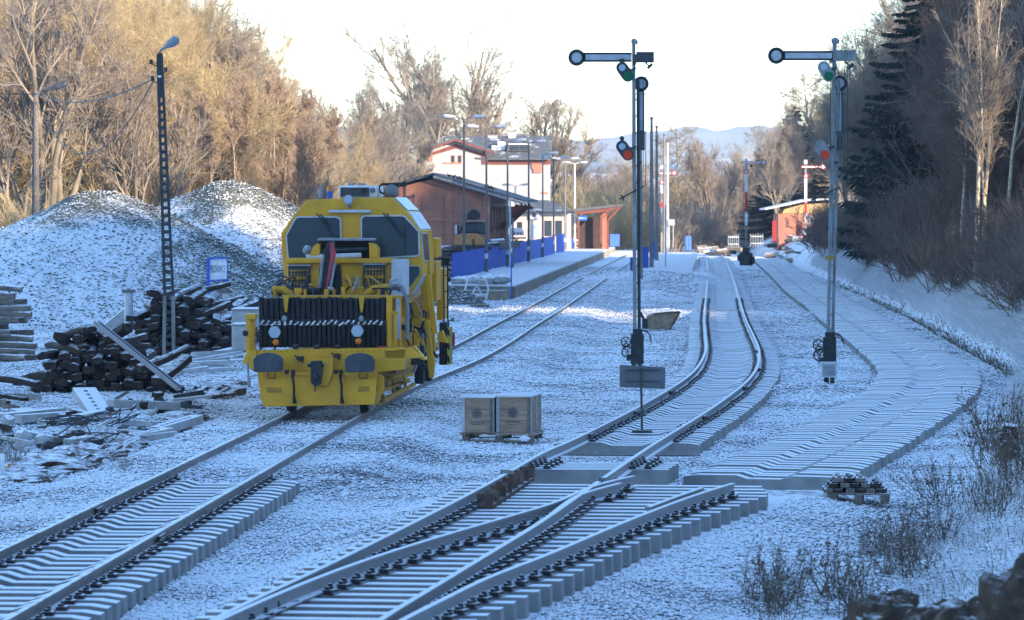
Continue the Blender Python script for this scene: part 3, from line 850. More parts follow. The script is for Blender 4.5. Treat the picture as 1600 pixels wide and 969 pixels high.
# head lamps with indicators
for px, py in ((429.5, 519), (559.5, 517)):
    q = LL(px, py, .55)
    h = MB(); h.cyl((q[0], .44, q[2]), (q[0], .66, q[2]), .135, 6, r2=.10); o = h.build('headlight', M['grey'], loco, bevel=.008)
    MB().cyl((q[0], .425, q[2]), (q[0], .445, q[2]), .115, 20).build('lens', M['glass_lamp'], o)
    MB().cyl((q[0], .5, q[2]-.13), (q[0], .5, q[2]-.38), .02, 6).build('stalk', M['dark'], o)
    q2 = LL(px+1, py+16, .5)
    b = MB(); b.sphere((q2[0], .48, q2[2]), .065, 10, 8); b.build('indicator_lamp', M['orange'], loco)
    MB().disc((q2[0], .53, q2[2]), .085, .03, 12).build('lamp_ring', M['dark'], loco)
for px in (461, 495, 528):
    q = LL(px, 542, .4); MB().sphere((q[0], .42, q[2]), .07, 8, 6, sc=(1, .6, .8)).build('lifting_eye', M['dark'], loco)
# red edge strip
mb = MB(); rect(590, 541, 606, 544.5, .45, .6, mb); mb.build('edge_strip', M['red'], loco)

# ---- bonnet with valve panels
mb = MB(); rect(448, 410, 612, 466, 2.6, 3.9, mb); rect(446, 404, 612, 411, 2.5, 3.9, mb); mb.build('bonnet', Y, loco, bevel=.01)
for (x0, y0, x1, y1) in ((450, 416, 484, 453), (568, 414, 602, 448)):
    p = MB(); rect(x0, y0, x1, y1, 2.52, 2.6, p); o = p.build('valve_panel', M['darkgrey'], loco)
    v = MB()
    for r_ in range(2):
        for k in range(6):
            q = LL(x0+5+k*4.9, y0+7+r_*13, 2.5); v.cyl((q[0], 2.46, q[2]), (q[0], 2.52, q[2]), .024, 8); v.cyl((q[0], 2.47, q[2]-.05), (q[0], 2.48, q[2]-.14), .012, 5)
    q0 = LL(x0+1, y0+18, 2.5); q1 = LL(x1-1, y0+18, 2.5); v.bar((q0[0], 2.49, q0[2]), (q1[0], 2.49, q1[2]), .03, .05)
    v.build('valve', M['yellow_dirty'], o)
    p = MB(); rect(x0-1, y0-2.2, x1+1, y0, 2.46, 2.6, p); p.build('hood', M['grey'], o)
for (x0, x1) in ((485, 512), (538, 567)):
    p = MB(); rect(x0, 424, x1, 462, 2.575, 2.6, p); p.build('hatch', Y, loco, bevel=.006)
p = MB(); rect(612, 406, 630, 463, 2.4, 3.9, p); p.build('side_cover', M['lightgrey'], loco, bevel=.01)
# hoses on the bonnet foot
for pts, r_ in (([(424, 460), (428, 444), (438, 438), (447, 444), (455, 452)], .035), ([(430, 432), (440, 431), (449, 434)], .018), ([(628, 452), (634, 460), (637, 480), (637, 530)], .04), ([(604, 455), (614, 445), (626, 447), (633, 455)], .05)):
    MB().tube(catmull([LL(x, y, 1.6) for x, y in pts], 4), r_, 8).build('hose', M['darkgrey'] if r_ < .04 else M['grey'], loco)
for px0, py0, px1, py1 in ((425, 452, 458, 462), (568, 462, 608, 448)):
    a = LL(px0, py0, 1.5); b = LL(px1, py1, 1.5)
    MB().tube([a, ((a[0]+b[0])/2, 1.5, (a[2]+b[2])/2+.05), b], [.07, .085, .07], 10).build('hydraulic_ram', M['yellow_frost'], loco)
for (px, py, r_) in ((618, 444, .13), (626, 449, .09), (435, 449, .14), (428, 456, .10)):
    MB().sphere(LL(px, py, 1.8), r_, 10, 8, jit=.2).build('hose_bundle', M['grey'], loco)
q = LL(558, 455, 1.6); MB().cyl((q[0], 1.6, q[2]-.12), (q[0], 1.6, q[2]+.05), .10, 16).cyl((q[0], 1.6, q[2]+.05), (q[0], 1.6, q[2]+.09), .13, 16).build('filler_cap', M['yellow'], loco)
p = MB(); rect(455, 455, 510, 466, 1.6, 2.3, p); rect(478, 430, 483, 460, 1.8, 1.88, p); rect(468, 450, 500, 458, 1.5, 2.0, p); p.build('valve_block', M['dark'], loco, bevel=.01)
p = MB(); rect(506, 452, 513, 467, 1.4, 1.6, p); rect(478, 462, 508, 466, 1.5, 1.6, p); p.build('ram_bracket', Y, loco)
# ---- folding crane
cr = MB(); cr.prism(poly([(507, 392), (513, 378), (522, 376), (524, 392), (516, 460), (498, 462), (499, 420)], 1.9), 1.8, 2.0); cr.prism(poly([(521, 416), (532, 412), (534, 452), (528, 466), (516, 462)], 2.1), 2.0, 2.3)
c = cr.build('crane', M['dark'], loco, bevel=.01)
r_ = MB(); r_.prism(poly([(516, 380), (521, 378), (525, 396), (522, 410), (513, 450), (509, 452), (514, 420), (517, 400)], 1.75), 1.66, 1.79); r_.build('crane_arm', mat('crane_red', (.42, .05, .07), (.3, .03, .05), .5), c, bevel=.008)
r_ = MB(); r_.tube([LL(523, 410, 1.7), LL(516, 452, 1.7)], .03, 8); r_.tube([LL(505, 398, 1.8), LL(499, 455, 1.8)], .035, 8); r_.build('crane_ram', M['grey'], c)
# tangle of hoses, brackets and couplings between bank and bonnet
for i in range(46):
    px = RNG.uniform(420, 612); d = RNG.uniform(1.3, 2.3); q = LL(px, RNG.uniform(446, 463), d); mb = MB()
    if i % 4 == 0: mb.tube(catmull([q, (q[0]+RNG.uniform(-.1, .1), d-.1, q[2]+RNG.uniform(.1, .28)), (q[0]+RNG.uniform(-.35, .35), d-.15, q[2]+RNG.uniform(-.05, .15))], 4), .02, 6)
    elif i % 4 == 1: mb.box(q, (RNG.uniform(.05, .16), .1, RNG.uniform(.06, .2)), rz=.3)
    elif i % 4 == 2: mb.cyl((q[0]-.05, d, q[2]), (q[0]+.06, d, q[2]+RNG.uniform(-.03, .03)), RNG.uniform(.03, .06), 10)
    else: mb.bar(q, (q[0]+RNG.uniform(-.05, .05), d, q[2]-.3), .04)
    mb.build('hose' if i % 4 == 0 else 'fitting', [M['black'], M['yellow'], M['grey'], M['dark'], M['yellow_dirty'], M['darkgrey']][i % 6], loco)
for px in (426, 474, 520, 548, 590):
    mb = MB(); rect(px, 452, px+4, 466, 1.25, 1.4, mb); mb.build('bank_bracket', M['yellow_dirty'], loco)
# stencilled data and rivets on the beam
for k in range(26):
    q = LL(404+k*8.6, 548.5, .24); MB().cyl((q[0], .235, q[2]), (q[0], .25, q[2]), .014, 6).build('bolt_head', M['yellow_dirty'], loco)
for (x0, y0, x1, y1) in ((416, 606, 440, 614), (560, 604, 578, 612)):
    mb = MB(); rect(x0, y0, x1, y1, -.006, -.002, mb); mb.build('worn_patch', M['yellow_dirty'], loco)
# ---- winch frame in front of the windscreen
mb = MB(); rect(496, 376, 582, 404, 3.2, 3.6, mb); mb.build('winch_box', M['black'], loco)
mb = MB(); rect(496, 372.5, 582, 376, 2.7, 3.6, mb); mb.build('winch_lid', M['grey'], loco)
for pp in ([(489, 386), (496, 380), (500, 382), (500, 398), (492, 403), (484, 400)], [(577, 378), (585, 382), (590, 388), (590, 404), (578, 404)]):
    MB().prism(poly(pp, 2.8), 2.75, 3.4).build('winch_cheek', Y, loco, bevel=.012)
MB().tube([LL(478, 402, 2.8), LL(565, 399, 2.8)], .055, 14).build('winch_drum', M['lightgrey'], loco)
MB().tube([LL(500, 392, 3.0), LL(574, 389, 3.0)], .05, 12).build('winch_roller', M['darkgrey'], loco)
MB().sphere(LL(480, 391, 2.9), .1, 10, 8, jit=.25).build('winch_motor', M['grey'], loco)

# ---- cab
DC = 4.0; DB = 6.9
out = [(479, 312), (614, 308.5), (637, 331), (657, 361), (661.5, 412), (661, 428), (641, 462), (634, 470), (446, 470), (443, 431), (440, 400), (438.5, 365), (457, 338)]
def shell(pp, d0, d1, mb):
    P = poly(pp, d0)
    n = len(P)
    V = [(x, d0, z) for x, z in P]+[(x, d1, z) for x, z in P]
    return P
P = poly(out, DC)
mb = MB(); mb.prism(P, DC, DB); cab = mb.build('cab', Y, loco, bevel=.02)
wl = [(446, 368), (461, 340), (466, 338), (526, 338), (533, 341), (534.5, 402), (531, 405), (454, 407), (449, 405)]
wr = [(564, 341), (568, 336.5), (629, 336), (634, 337.5), (656, 362), (657, 398), (654, 401), (568, 405.5), (564.5, 404)]
wd = [(630, 415), (655, 415), (657.5, 420), (657, 427), (640, 452), (630, 453)]
def windowp(pp, parent):
    g = MB(); cx = sum(p[0] for p in pp)/len(pp); cy = sum(p[1] for p in pp)/len(pp)
    inn = [(cx+(x-cx)*.955, cy+(y-cy)*.935) for x, y in pp]
    f = MB(); Po = poly(pp, DC); Pi = poly(inn, DC); n = len(pp)
    V = [(x, DC-.035, z) for x, z in Po]+[(x, DC-.035, z) for x, z in Pi]+[(x, DC-.001, z) for x, z in Po]+[(x, DC-.001, z) for x, z in Pi]
    Fc = []
    for k in range(n):
        k2 = (k+1) % n
        Fc += [(k, k+n, k2+n, k2), (k, k2, k2+2*n, k+2*n), (k+n, k+3*n, k2+3*n, k2+n)]
    f.add(V, Fc); w = f.build('window', M['lightgrey'], parent)
    g.prism(Pi, DC-.02, DC-.008); g.build('pane', M['glass'], w)
for w_ in (wl, wr, wd): windowp(w_, cab)
# right-hand sloping and upright side faces
def side_panel(a, b, d0, d1, name, m, parent, e=.03, t0=.06, t1=.94):
    A_ = Vector((LL(a[0], a[1], DC)[0], 0, LL(a[0], a[1], DC)[2])); B_ = Vector((LL(b[0], b[1], DC)[0], 0, LL(b[0], b[1], DC)[2]))
    dr = B_-A_; nn = Vector((dr.z, 0, -dr.x)).normalized()
    if nn.x < 0: nn = -nn
    a2 = A_+dr*t0; b2 = A_+dr*t1
    V = []
    for p in (a2, b2):
        for y in (d0, d1):
            for h in (.004, e): V.append(Vector((p.x, y, p.z))+nn*h)
    mb = MB(); mb.add(V, [(0, 1, 3, 2), (4, 6, 7, 5), (0, 4, 5, 1), (2, 3, 7, 6), (1, 5, 7, 3), (0, 2, 6, 4)])
    return mb.build(name, m, parent)
frost_panel = mat('frosted_panel', (.5, .55, .6), (.4, .45, .5), .5, frost=.8, frost_lo=.1, frost_scale=3)
side_panel((614, 308.5), (637, 331), DC+.15, DB-.1, 'roof_panel', frost_panel, cab)
side_panel((637, 331), (657, 361), DC+.12, DB-.2, 'roof_panel', M['white'], cab)
side_panel((657, 361), (661.5, 412), DC+.15, DC+1.5, 'side_window', M['lightgrey'], cab, .02)
side_panel((657, 361), (661.5, 412), DC+.25, DC+1.4, 'pane', M['glass'], cab, .03, .1, .9)
side_panel((661, 428), (641, 462), DC+.15, DC+1.5, 'side_window', M['lightgrey'], cab, .02)
# wipers
for pts in ([(494, 334), (498, 337), (520, 369)], [(500, 335), (505, 340), (516, 356)], [(599, 333), (606, 342), (632, 372)], [(604, 333), (612, 344), (625, 362)]):
    MB().tube([LL(x, y, DC-.08) for x, y in pts], .014, 6).build('wiper', M['black'], cab)
MB().tube([LL(633, 352, DC-.07), LL(634, 392, DC-.07)], .012, 6).build('wiper', M['black'], cab)
mb = MB(); rect(513, 328, 580, 332.5, DC-.12, DC-.01, mb); mb.build('light_bar', M['lightgrey'], cab, bevel=.015)
q = LL(545, 312, DC-.2); h = MB(); h.cyl((q[0], DC-.28, q[2]), (q[0], DC-.08, q[2]), .105, 8, r2=.09); h.bar((q[0], DC-.15, q[2]-.1), (q[0], DC-.02, q[2]-.16), .06); o = h.build('headlight', M['grey'], cab, bevel=.006)
MB().cyl((q[0], DC-.295, q[2]), (q[0], DC-.275, q[2]), .09, 20).build('lens', M['glass_lamp'], o)
# roof equipment
mb = MB(); rect(529, 290, 590, 310, DC+.5, DC+1.9, mb); ac = mb.build('roof_unit', M['white'], cab, bevel=.05)
mb = MB(); rect(532, 293, 577, 307, DC+.47, DC+.5, mb); mb.build('grille', M['darkgrey'], ac)
for px in (569, 583):
    q = LL(px, 297.5, DC+.5); MB().disc((q[0], DC+.45, q[2]), .05, .04, 14, rin=.03).build('fan_port', M['black'], ac)
mb = MB(); rect(544, 286, 552, 290, DC+.7, DC+1, mb); rect(561, 286, 569, 290, DC+.7, DC+1, mb); mb.build('lifting_eye', M['grey'], ac)
q = LL(515, 310, DC+.3); a = MB(); a.cyl((q[0], DC+.3, lz(310, DC+.3)), (q[0], DC+.3, lz(299, DC+.3)), .06, 12); o = a.build('beacon', M['blue'], cab)
MB().cyl((q[0], DC+.3, lz(299, DC+.3)), (q[0], DC+.3, lz(291, DC+.3)), .06, 12, r2=.045).build('beacon_lens', M['orange'], o)
q = LL(500.5, 310, DC+.3); a = MB(); a.cyl((q[0], DC+.3, q[2]), (q[0], DC+.3, lz(295, DC+.3)), .05, 12); a.cyl((q[0], DC+.3, lz(295, DC+.3)), (q[0], DC+.3, lz(288, DC+.3)), .012, 5); a.build('antenna', M['grey'], cab)
q = LL(612, 300, DC+.6); MB().sphere((q[0], DC+.6, q[2]), .155, 18, 12).build('horn_dome', M['zinc'], cab, smooth=True)
mb = MB(); mb.disc((LL(600, 298, DC+.9)[0], DC+.9, LL(600, 295, DC+.9)[2]), .12, .05, 14, rin=.08); mb.bar(LL(598, 288, DC+1), LL(636, 287, DC+1), .05); mb.bar(LL(632, 292, DC+1), LL(632, 284, DC+1), .09); mb.bar(LL(620, 289, DC+1), LL(622, 306, DC+1), .05); mb.build('roof_bracket', M['dark'], cab)
# ---- engine house behind the cab and right side equipment
mb = MB(); mb.b2(-1.3, 1.15, DB+.1, 13.5, 1.1, 3.25); mb.b2(-1.2, 1.05, DB+.1, 12, 3.25, 3.5); mb.build('engine_house', Y, loco, bevel=.02)
for (a, b, y0, y1, d) in ((673, 684, 372, 402, 9.5), (671, 683, 408, 470, 8.2), (683, 693, 420, 500, 9.5)):
    mb = MB(); rect(a, y0, b, y1, d, d+1.2, mb); mb.build('tool_locker', Y, loco, bevel=.015)
# lifting unit of the right side
def rp(pts, d0, d1, name, m): return MB().prism(poly(pts, d0), d0, d1).build(name, m, loco, bevel=.008)
rp([(640, 474), (650, 470), (660, 490), (656, 512), (644, 508)], 3.6, 3.8, 'side_plate', M['yellow_dirty'])
rp([(664, 430), (672, 430), (684, 520), (676, 524)], 4.6, 4.75, 'side_plate', M['yellow'])
rp([(655, 428), (672, 404), (676, 470), (682, 560), (668, 560), (660, 470)], 5.2, 5.4, 'side_plate', M['yellow'])
rp([(684, 520), (692, 516), (700, 536), (684, 533)], 6.0, 6.3, 'plough_wing', M['yellow'])
rp([(664, 500), (671, 500), (676, 552), (680, 566), (678, 590), (671, 590), (668, 560)], 4.3, 4.5, 'lift_arm', M['yellow'])
rp([(647, 520), (654, 520), (656, 560), (648, 562)], 3.4, 3.6, 'lift_arm', M['yellow'])
rp([(653, 508), (660, 508), (662, 566), (654, 566)], 4.2, 4.35, 'lift_ram', M['dark'])
for i in range(70):
    px = RNG.uniform(628, 690); py = RNG.uniform(475, 575); d = RNG.uniform(3.0, 6.5)
    px = min(px, 640+(d-3.0)*14+8)
    q = LL(px, py, d); s = RNG.uniform(.03, .11)
    mb = MB()
    if i % 3 == 0: mb.tube([q, (q[0]+RNG.uniform(-.2, .2), q[1]+.1, q[2]+RNG.uniform(-.4, .3))], .02+s*.15, 8)
    elif i % 3 == 1: mb.box(q, (s*1.6, .3, s*1.3), rz=.2)
    else: mb.cyl((q[0], q[1]-.1, q[2]), (q[0], q[1]+.1, q[2]), s*.7, 10)
    mb.build('fitting', [M['yellow'], M['dark'], M['yellow_dirty'], M['grey'], M['dark'], M['yellow'], M['rust']][i % 7], loco)
# hoses hanging along the side
for k in range(9):
    px = 636+k*4.5; d = 3.0+k*.35
    pts = [LL(px, 470+k*3, d), LL(px+5, 490, d), LL(px-2, 512, d), LL(px+4, 540, d)]
    MB().tube(catmull(pts, 4), .022, 6).build('hose', M['black'], loco)
# lower right linkage and brushes
for a, b in (((588, 585), (640, 570)), ((596, 592), (645, 585)), ((592, 612), (640, 594)), ((600, 625), (648, 600)), ((590, 590), (600, 625)), ((612, 583), (618, 612)), ((630, 578), (634, 602)), ((590, 632), (640, 606))):
    MB().bar(LL(*a, .9), LL(*b, 2.9), .06, .07).build('linkage_bar', M['yellow_dirty'], loco)
rp([(590, 582), (600, 588), (601, 606), (590, 632), (588, 630)], .3, .4, 'guard', M['yellow'])
q = LL(602, 573, 1.4); MB().sphere(q, .09, 12, 8).build('accumulator', M['grey'], loco, smooth=True)
rp([(607, 568), (618, 564), (621, 575), (617, 584), (606, 582)], 1.5, 1.7, 'valve_body', M['red'])
for (x0, y0, x1, y1, d) in ((648, 568, 662, 600, 4.3), (660, 562, 674, 596, 5.2)):
    mb = MB(); rect(x0, y0, x1, y1, d, d+.5, mb); mb.build('side_brush', M['black'], loco, bevel=.03)
# wheels
for (xx, dd) in ((-.76, 1.6), (.76, 1.6), (-.76, 8.5), (.76, 8.5)):
    w = MB(); w.cyl((xx-.06, dd, .42), (xx+.06, dd, .42), .42, 24); w.cyl((xx-.09 if xx > 0 else xx+.06, dd, .42), (xx-.06 if xx > 0 else xx+.09, dd, .42), .45, 24)
    w.build('wheel', M['dark'], loco)
# rear step with warning stripes, ladder rails, red hand wheel
stripe = bpy.data.materials.new('warning_stripes'); stripe.use_nodes = True
nt = stripe.node_tree; tc = nod(nt, 'ShaderNodeTexCoord'); wv = nod(nt, 'ShaderNodeTexWave', wave_type='BANDS', bands_direction='DIAGONAL'); wv.inputs['Scale'].default_value = 2.2
cr_ = nod(nt, 'ShaderNodeValToRGB'); cr_.color_ramp.interpolation = 'CONSTANT'; cr_.color_ramp.elements[0].color = (.02, .02, .02, 1); cr_.color_ramp.elements[1].position = .5; cr_.color_ramp.elements[1].color = (.55, .40, .02, 1)
nt.links.new(tc.outputs['Object'], wv.inputs['Vector']); nt.links.new(wv.outputs['Fac'], cr_.inputs['Fac']); nt.links.new(cr_.outputs['Color'], nt.nodes['Principled BSDF'].inputs['Base Color'])
mb = MB(); rect(687, 504, 699, 570, 7.2, 7.9, mb); o = mb.build('step_box', M['black'], loco, bevel=.01)
mb = MB(); rect(699.5, 512, 703.5, 570, 7.15, 7.9, mb); mb.build('warning_panel', stripe, loco)
mb = MB()
for px in (694, 700): mb.tube([LL(px, 406, 7.6), LL(px+.5, 506, 7.6)], .018, 6)
for py in (430, 455, 480): mb.bar(LL(694, py, 7.6), LL(700, py, 7.6), .02)
mb.build('ladder_rail', M['black'], loco)
mb = MB(); mb.prism(poly([(690, 402), (706, 402), (702, 412), (694, 412)], 7.6), 7.5, 7.8); mb.build('mirror', M['black'], loco)
q = LL(709, 530, 8); mb = MB(); mb.disc((q[0], 8, q[2]), .16, .05, 16, axis='X', rin=.12); mb.bar((q[0], 8, q[2]-.14), (q[0], 8, q[2]+.14), .03); mb.bar((q[0], 7.86, q[2]), (q[0], 8.14, q[2]), .03); mb.bar((q[0]-.12, 8, q[2]), (q[0], 8, q[2]), .05); mb.build('hand_wheel', M['red'], loco)
mb = MB(); mb.sphere(LL(708, 499, 8), .05, 8, 6); mb.bar(LL(700, 502, 8), LL(708, 499, 8), .03); mb.build('hand_rail', M['grey'], loco)
# ------------------------------------------------------------------ semaphores
class Fr:
    """frame for one upright thing: photo px at depth D(+d) -> local coordinates"""
    def __init__(s, x0, y0, D, name, label, cat, group=None, z=None):
        s.D = D; s.b = W(x0, y0, D)
        if z is not None: s.b.z = z
        s.e = empty(name, s.b, 0, label, cat, group)
    def p(s, px, py, d=0.0):
        q = W(px, py, s.D+d)-s.b
        return Vector((q.x, d, q.z))
    def rect(s, x0, y0, x1, y1, d0, d1, mb=None, mi=0):
        mb = mb or MB()
        a = s.p(x0, y0, d0); b = s.p(x1, y1, d0)
        return mb.b2(a.x, b.x, d0, d1, b.z, a.z, mi)
    def poly(s, pp, d0, d1, mb=None):
        mb = mb or MB()
        return mb.prism([(s.p(x, y, d0).x, s.p(x, y, d0).z) for x, y in pp], d0, d1)

def arm(f, disc_c, dr, x1, ytop, ybot, vertical, parent, d, back='arm_white', border='dark'):
    """semaphore arm seen from behind: dark border, grey face"""
    k = 6100/f.D
    c = f.p(*disc_c, d); r = dr/k
    root = MB()
    if not vertical:
        f.rect(disc_c[0]+dr*.8, ytop, x1, ybot, d, d+.03, root)
    else:
        f.rect(disc_c[0]-(ybot)/1.0, disc_c[1]+dr*.8, disc_c[0]+ybot, x1, d, d+.03, root)
    root.disc((c.x, d+.015, c.z), r, .03, 28, rin=r*.55)
    o = root.build('signal_arm', M[border], parent)
    m = MB()
    if not vertical:
        f.rect(disc_c[0]+dr*1.05, ytop+3.2, x1-1, ybot-3.2, d-.008, d-.001, m)
    else:
        f.rect(disc_c[0]-ybot+2.5, disc_c[1]+dr*1.05, disc_c[0]+ybot-2.5, x1-2, d-.008, d-.001, m)
    m.disc((c.x, d+.01, c.z), r*.6, .035, 24)
    m.build('arm_face', M[back], o)
    return o

def semaphore(x0, ybase, D, xt, yt, S, label):
    """S: dict of pixel features"""
    f = Fr(x0, ybase, D, 'semaphore', label, 'railway signal', 'tall semaphore signals')
    e = f.e
    # mast: two channels joined by battens, leaning slightly as in the photograph
    mw = 6.0
    def mx(y): return x0+(xt-x0)*(ybase-y)/(ybase-yt)
    m = MB()
    for off, w in ((-2.8, 5.6),):
        a = f.p(x0+off, ybase, 0); b = f.p(xt+off, yt+6, 0); m.bar(a, b, w*D/F, .10, up=(0, 1, 0))
    m.build('mast', M['mast'], e)
    m = MB(); a = f.p(x0+4.2, ybase, .16); b = f.p(xt+3.6, yt+62, .16); m.bar(a, b, 5*D/F, .06, up=(0, 1, 0))
    for y in np.arange(yt+70, ybase-90, 26):
        xx = mx(y); m.bar(f.p(xx-4, y, .1), f.p(xx+6, y-3, .1), .03, .03)
    m.build('rear_channel', M['mast_dark'] if S.get('darkrear') else M['mast'], e)
    # pulley cap
    m = MB(); c = f.p(xt-1, yt+4, 0); m.disc((c.x-.02, 0, c.z), .085, .12, 16); m.box((c.x, 0, c.z-.02), (.16, .16, .10)); m.build('pulley_cap', M['mast'], e, bevel=.01)
    # main arm
    arm(f, S['disc'], 13.2, S['ax1'], S['ay0'], S['ay1'], False, e, -.12)
    m = MB(); f.rect(S['px0'], S['ay0']-1, S['px1'], S['ay1']+1, -.10, -.04, m); f.rect(S['px0']-5, S['ay0']+3, S['px0'], S['ay1']+4, -.12, -.02, m); m.build('arm_plate', M['mast'] if not S.get('darkrear') else M['mast_dark'], e)
    # second arm folded against the mast
    arm(f, S['disc2'], 12.0, S['a2y1'], 0, 5.2, True, e, .22)
    # spectacles
    for key, lens in (('sp1', 'green_lens'), ('sp2', 'red_lens')):
        (cx, cy), (lx_, ly), dark = S[key]
        c = f.p(cx, cy, -.2); l = f.p(lx_, ly, -.2); k = D/F
        m = MB()
        r1_, r2_ = 9.5*k, 9.2*k
        d = Vector((l.x-c.x, 0, l.z-c.z)); L_ = d.length; n = Vector((-d.z, 0, d.x)).normalized()
        ang = math.atan2(d.z, d.x)
        ppts = []
        for t in np.linspace(math.pi/2, 3*math.pi/2, 12): ppts.append((c.x+r1_*math.cos(ang+t), c.z+r1_*math.sin(ang+t)))
        for t in np.linspace(-math.pi/2, math.pi/2, 12): ppts.append((l.x+r2_*math.cos(ang+t), l.z+r2_*math.sin(ang+t)))
        m.prism(ppts, -.22, -.19)
        o = m.build('spectacle', M['mast_dark'] if dark else M['mast'], e)
        MB().disc((l.x, -.235, l.z), 7.2*k, .02, 22).build('lens', M[lens], o)
        if key == 'sp1' or dark:
            MB().disc((c.x, -.235, c.z), 5.2*k, .02, 20).build('lens', M['glass_lamp'], o)
        if dark:
            h = MB(); h.cyl((c.x, -.19, c.z+r1_*.7), (c.x, -.05, c.z+r1_*1.5), .05, 8); h.box((c.x, -.1, c.z+r1_*1.35), (.12, .12, .05)); h.cyl((c.x, -.16, c.z), (c.x+.02, .05, c.z-.02), r1_*.8, 14); h.build('lamp_housing', M['mast_dark'], e)
        br = MB(); br.bar((l.x+.05, -.15, (c.z+l.z)/2+.02), (f.p(mx(cy), cy, 0).x, -.03, c.z), .05, .04); br.bar((c.x, -.16, c.z), (l.x+.1, -.12, c.z-.03), .03); br.build('bracket', M['mast_dark'], e)
    # operating rods, levers
    m = MB(); rx = S['rod']
    m.tube([f.p(rx, S['ay1']+2, .05), f.p(rx, S['lever'][1][1], .05)], .010, 5)
    m.tube([f.p(rx-4, S['ay1']+2, .05), f.p(rx-4, S['lever'][1][1]-20, .05)], .008, 5)
    m.tube([f.p(mx(200)-5.5, S['ay1']+20, -.02), f.p(mx(260)-5.5, 262, -.02)], .012, 5)
    for y in (147, 207): m.bar(f.p(mx(y)-6, y, .02), f.p(rx, y, .05), .02)
    m.build('rod', M['mast_dark'], e)
    m = MB(); (lx0, ly0), (lx1, ly1) = S['lever']; m.bar(f.p(lx0, ly0, -.1), f.p(lx1, ly1, -.1), .05, .04); m.bar(f.p(lx0-1, ly0-4, -.1), f.p(lx0+2, ly0+5, -.1), .05); m.bar(f.p(lx0-5, ly0+2, -.1), f.p(lx0+4, ly0-1, -.1), .04); m.build('lever', M['mast_dark'], e)
    m = MB(); (a0, a1) = S['cw']; m.bar(f.p(*a0, 0), f.p(*a1, 0), .035); m.bar(f.p(a1[0]-3, a1[1]+3, 0), f.p(a1[0]+4, a1[1]-4, 0), .11, .08); m.build('counterweight', M['mast_dark'], e)
    m = MB(); f.rect(mx(232)+4, 205, mx(232)+14, 235, -.02, .14, m); f.rect(mx(262)+2, 252, mx(262)+8, 256, -.1, 0, m); m.build('gear_box', M['mast_dark'], e, bevel=.01)
    # drive at the foot
    y0 = S['drive'][0]; y1 = S['drive'][1]
    bx = mx(y1)
    m = MB(); f.rect(bx-9, y0+8, bx+11, y1, -.10, .22, m); f.rect(bx-6, y0, bx+9, y0+9, -.06, .18, m); m.build('drive_box', M['dark'], e, bevel=.015)
    m = MB()
    for (dx, dy, r) in ((-17, 20, .14), (-15, 36, .16), (-16, 28, .10)):
        c = f.p(bx+dx, y0+dy, -.12); m.disc((c.x, -.12, c.z), r, .04, 16, rin=r*.78)
        for t in (0, math.pi/3, 2*math.pi/3): m.bar((c.x-r*.8*math.cos(t), -.12, c.z-r*.8*math.sin(t)), (c.x+r*.8*math.cos(t), -.12, c.z+r*.8*math.sin(t)), .018)
    m.build('wire_wheel', M['dark'], e)
    m = MB(); f.rect(bx-16, y0+40, bx-8, y0+50, -.1, .1, m); f.rect(bx-8, y1, bx-3, ybase, -.05, .1, m); f.rect(bx+3, y1, bx+8, ybase, -.05, .1, m); m.build('foot', M['mast_dark'], e)
    for k in range(3):
        pts = [f.p(bx+8, y0+2, -.1), f.p(bx+17+2*k, y0+4+3*k, -.12), f.p(bx+21+k, y0+16+4*k, -.12)]
        MB().tube(catmull(pts, 5), .008, 5).build('wire', M['wire'], e)
    return f
SR = semaphore(1295, 606, 94.0, 1307, 60, dict(disc=(1213, 87), ax1=1301, ay0=79.5, ay1=94.5, px0=1301, px1=1337, disc2=(1312, 130), a2y1=214,
     sp1=((1287, 105), (1295, 119), False), sp2=((1281, 228), (1289, 242), False), rod=1324, lever=((1272, 311), (1312, 293)), cw=((1319, 95), (1329, 104)), drive=(519, 568)),
     'right-hand tall signal mast with round blue-grey spectacle and a pale box at its foot')
f = SR
m = MB(); f.rect(1284, 569, 1308, 590, -.42, -.16, m); f.rect(1282, 566, 1310, 570, -.46, -.14, m); o = m.build('relay_box', M['lightgrey'], f.e, bevel=.012)
m = MB(); f.rect(1286, 572, 1305, 587, -.435, -.42, m); m.build('panel', M['grey'], o)
m = MB(); f.rect(1289, 400, 1305, 406, -.08, -.06, m); m.build('number_plate', mat('ochre_plate', (.3, .22, .05), rough=.6), f.e)
SL = semaphore(995, 586, 104.0, 993, 61, dict(disc=(901, 90), ax1=987, ay0=82, ay1=97, px0=994, px1=1022, disc2=(1002, 131), a2y1=206,
     sp1=((972, 106), (981, 119), True), sp2=((972, 229), (981, 242), True), rod=1009, lever=((972, 309), (1006, 291)), cw=((1006, 95), (1015, 104)), drive=(514, 569), darkrear=True),
     'left-hand tall signal mast with dark lamp housings, standing behind the small blank board')

# ---- small blank board on a stand
f = Fr(1003, 676, 0, 'board_stand', None, None) if False else None
D0 = G(1003, 676, .24).y
f = Fr(1003, 676, D0, 'board_stand', 'grey board seen from behind on a thin post with round base, on the middle track', 'sign', z=.24)
m = MB(); f.poly([(968, 570), (1001, 572), (1040, 574), (1039, 608), (968, 605)], -.03, .0, m); o = m.build('board', mat('board_back', (.13, .14, .16), (.10, .11, .125), .6), f.e, bevel=.006)
m = MB(); f.rect(978, 577, 1030, 580, -.05, -.03, m); f.rect(978, 595, 1030, 597, -.045, -.03, m); m.build('batten', M['darkgrey'], o)
m = MB(); m.tube([(0, -.05, 0.02), (-.02, -.05, f.p(1002, 575, 0).z)], .022, 8); m.build('post', M['mast_dark'], f.e)
m = MB(); m.cyl((0, -.05, 0), (0, -.05, .05), .21, 24, r2=.17); m.build('base', M['dark'], f.e)

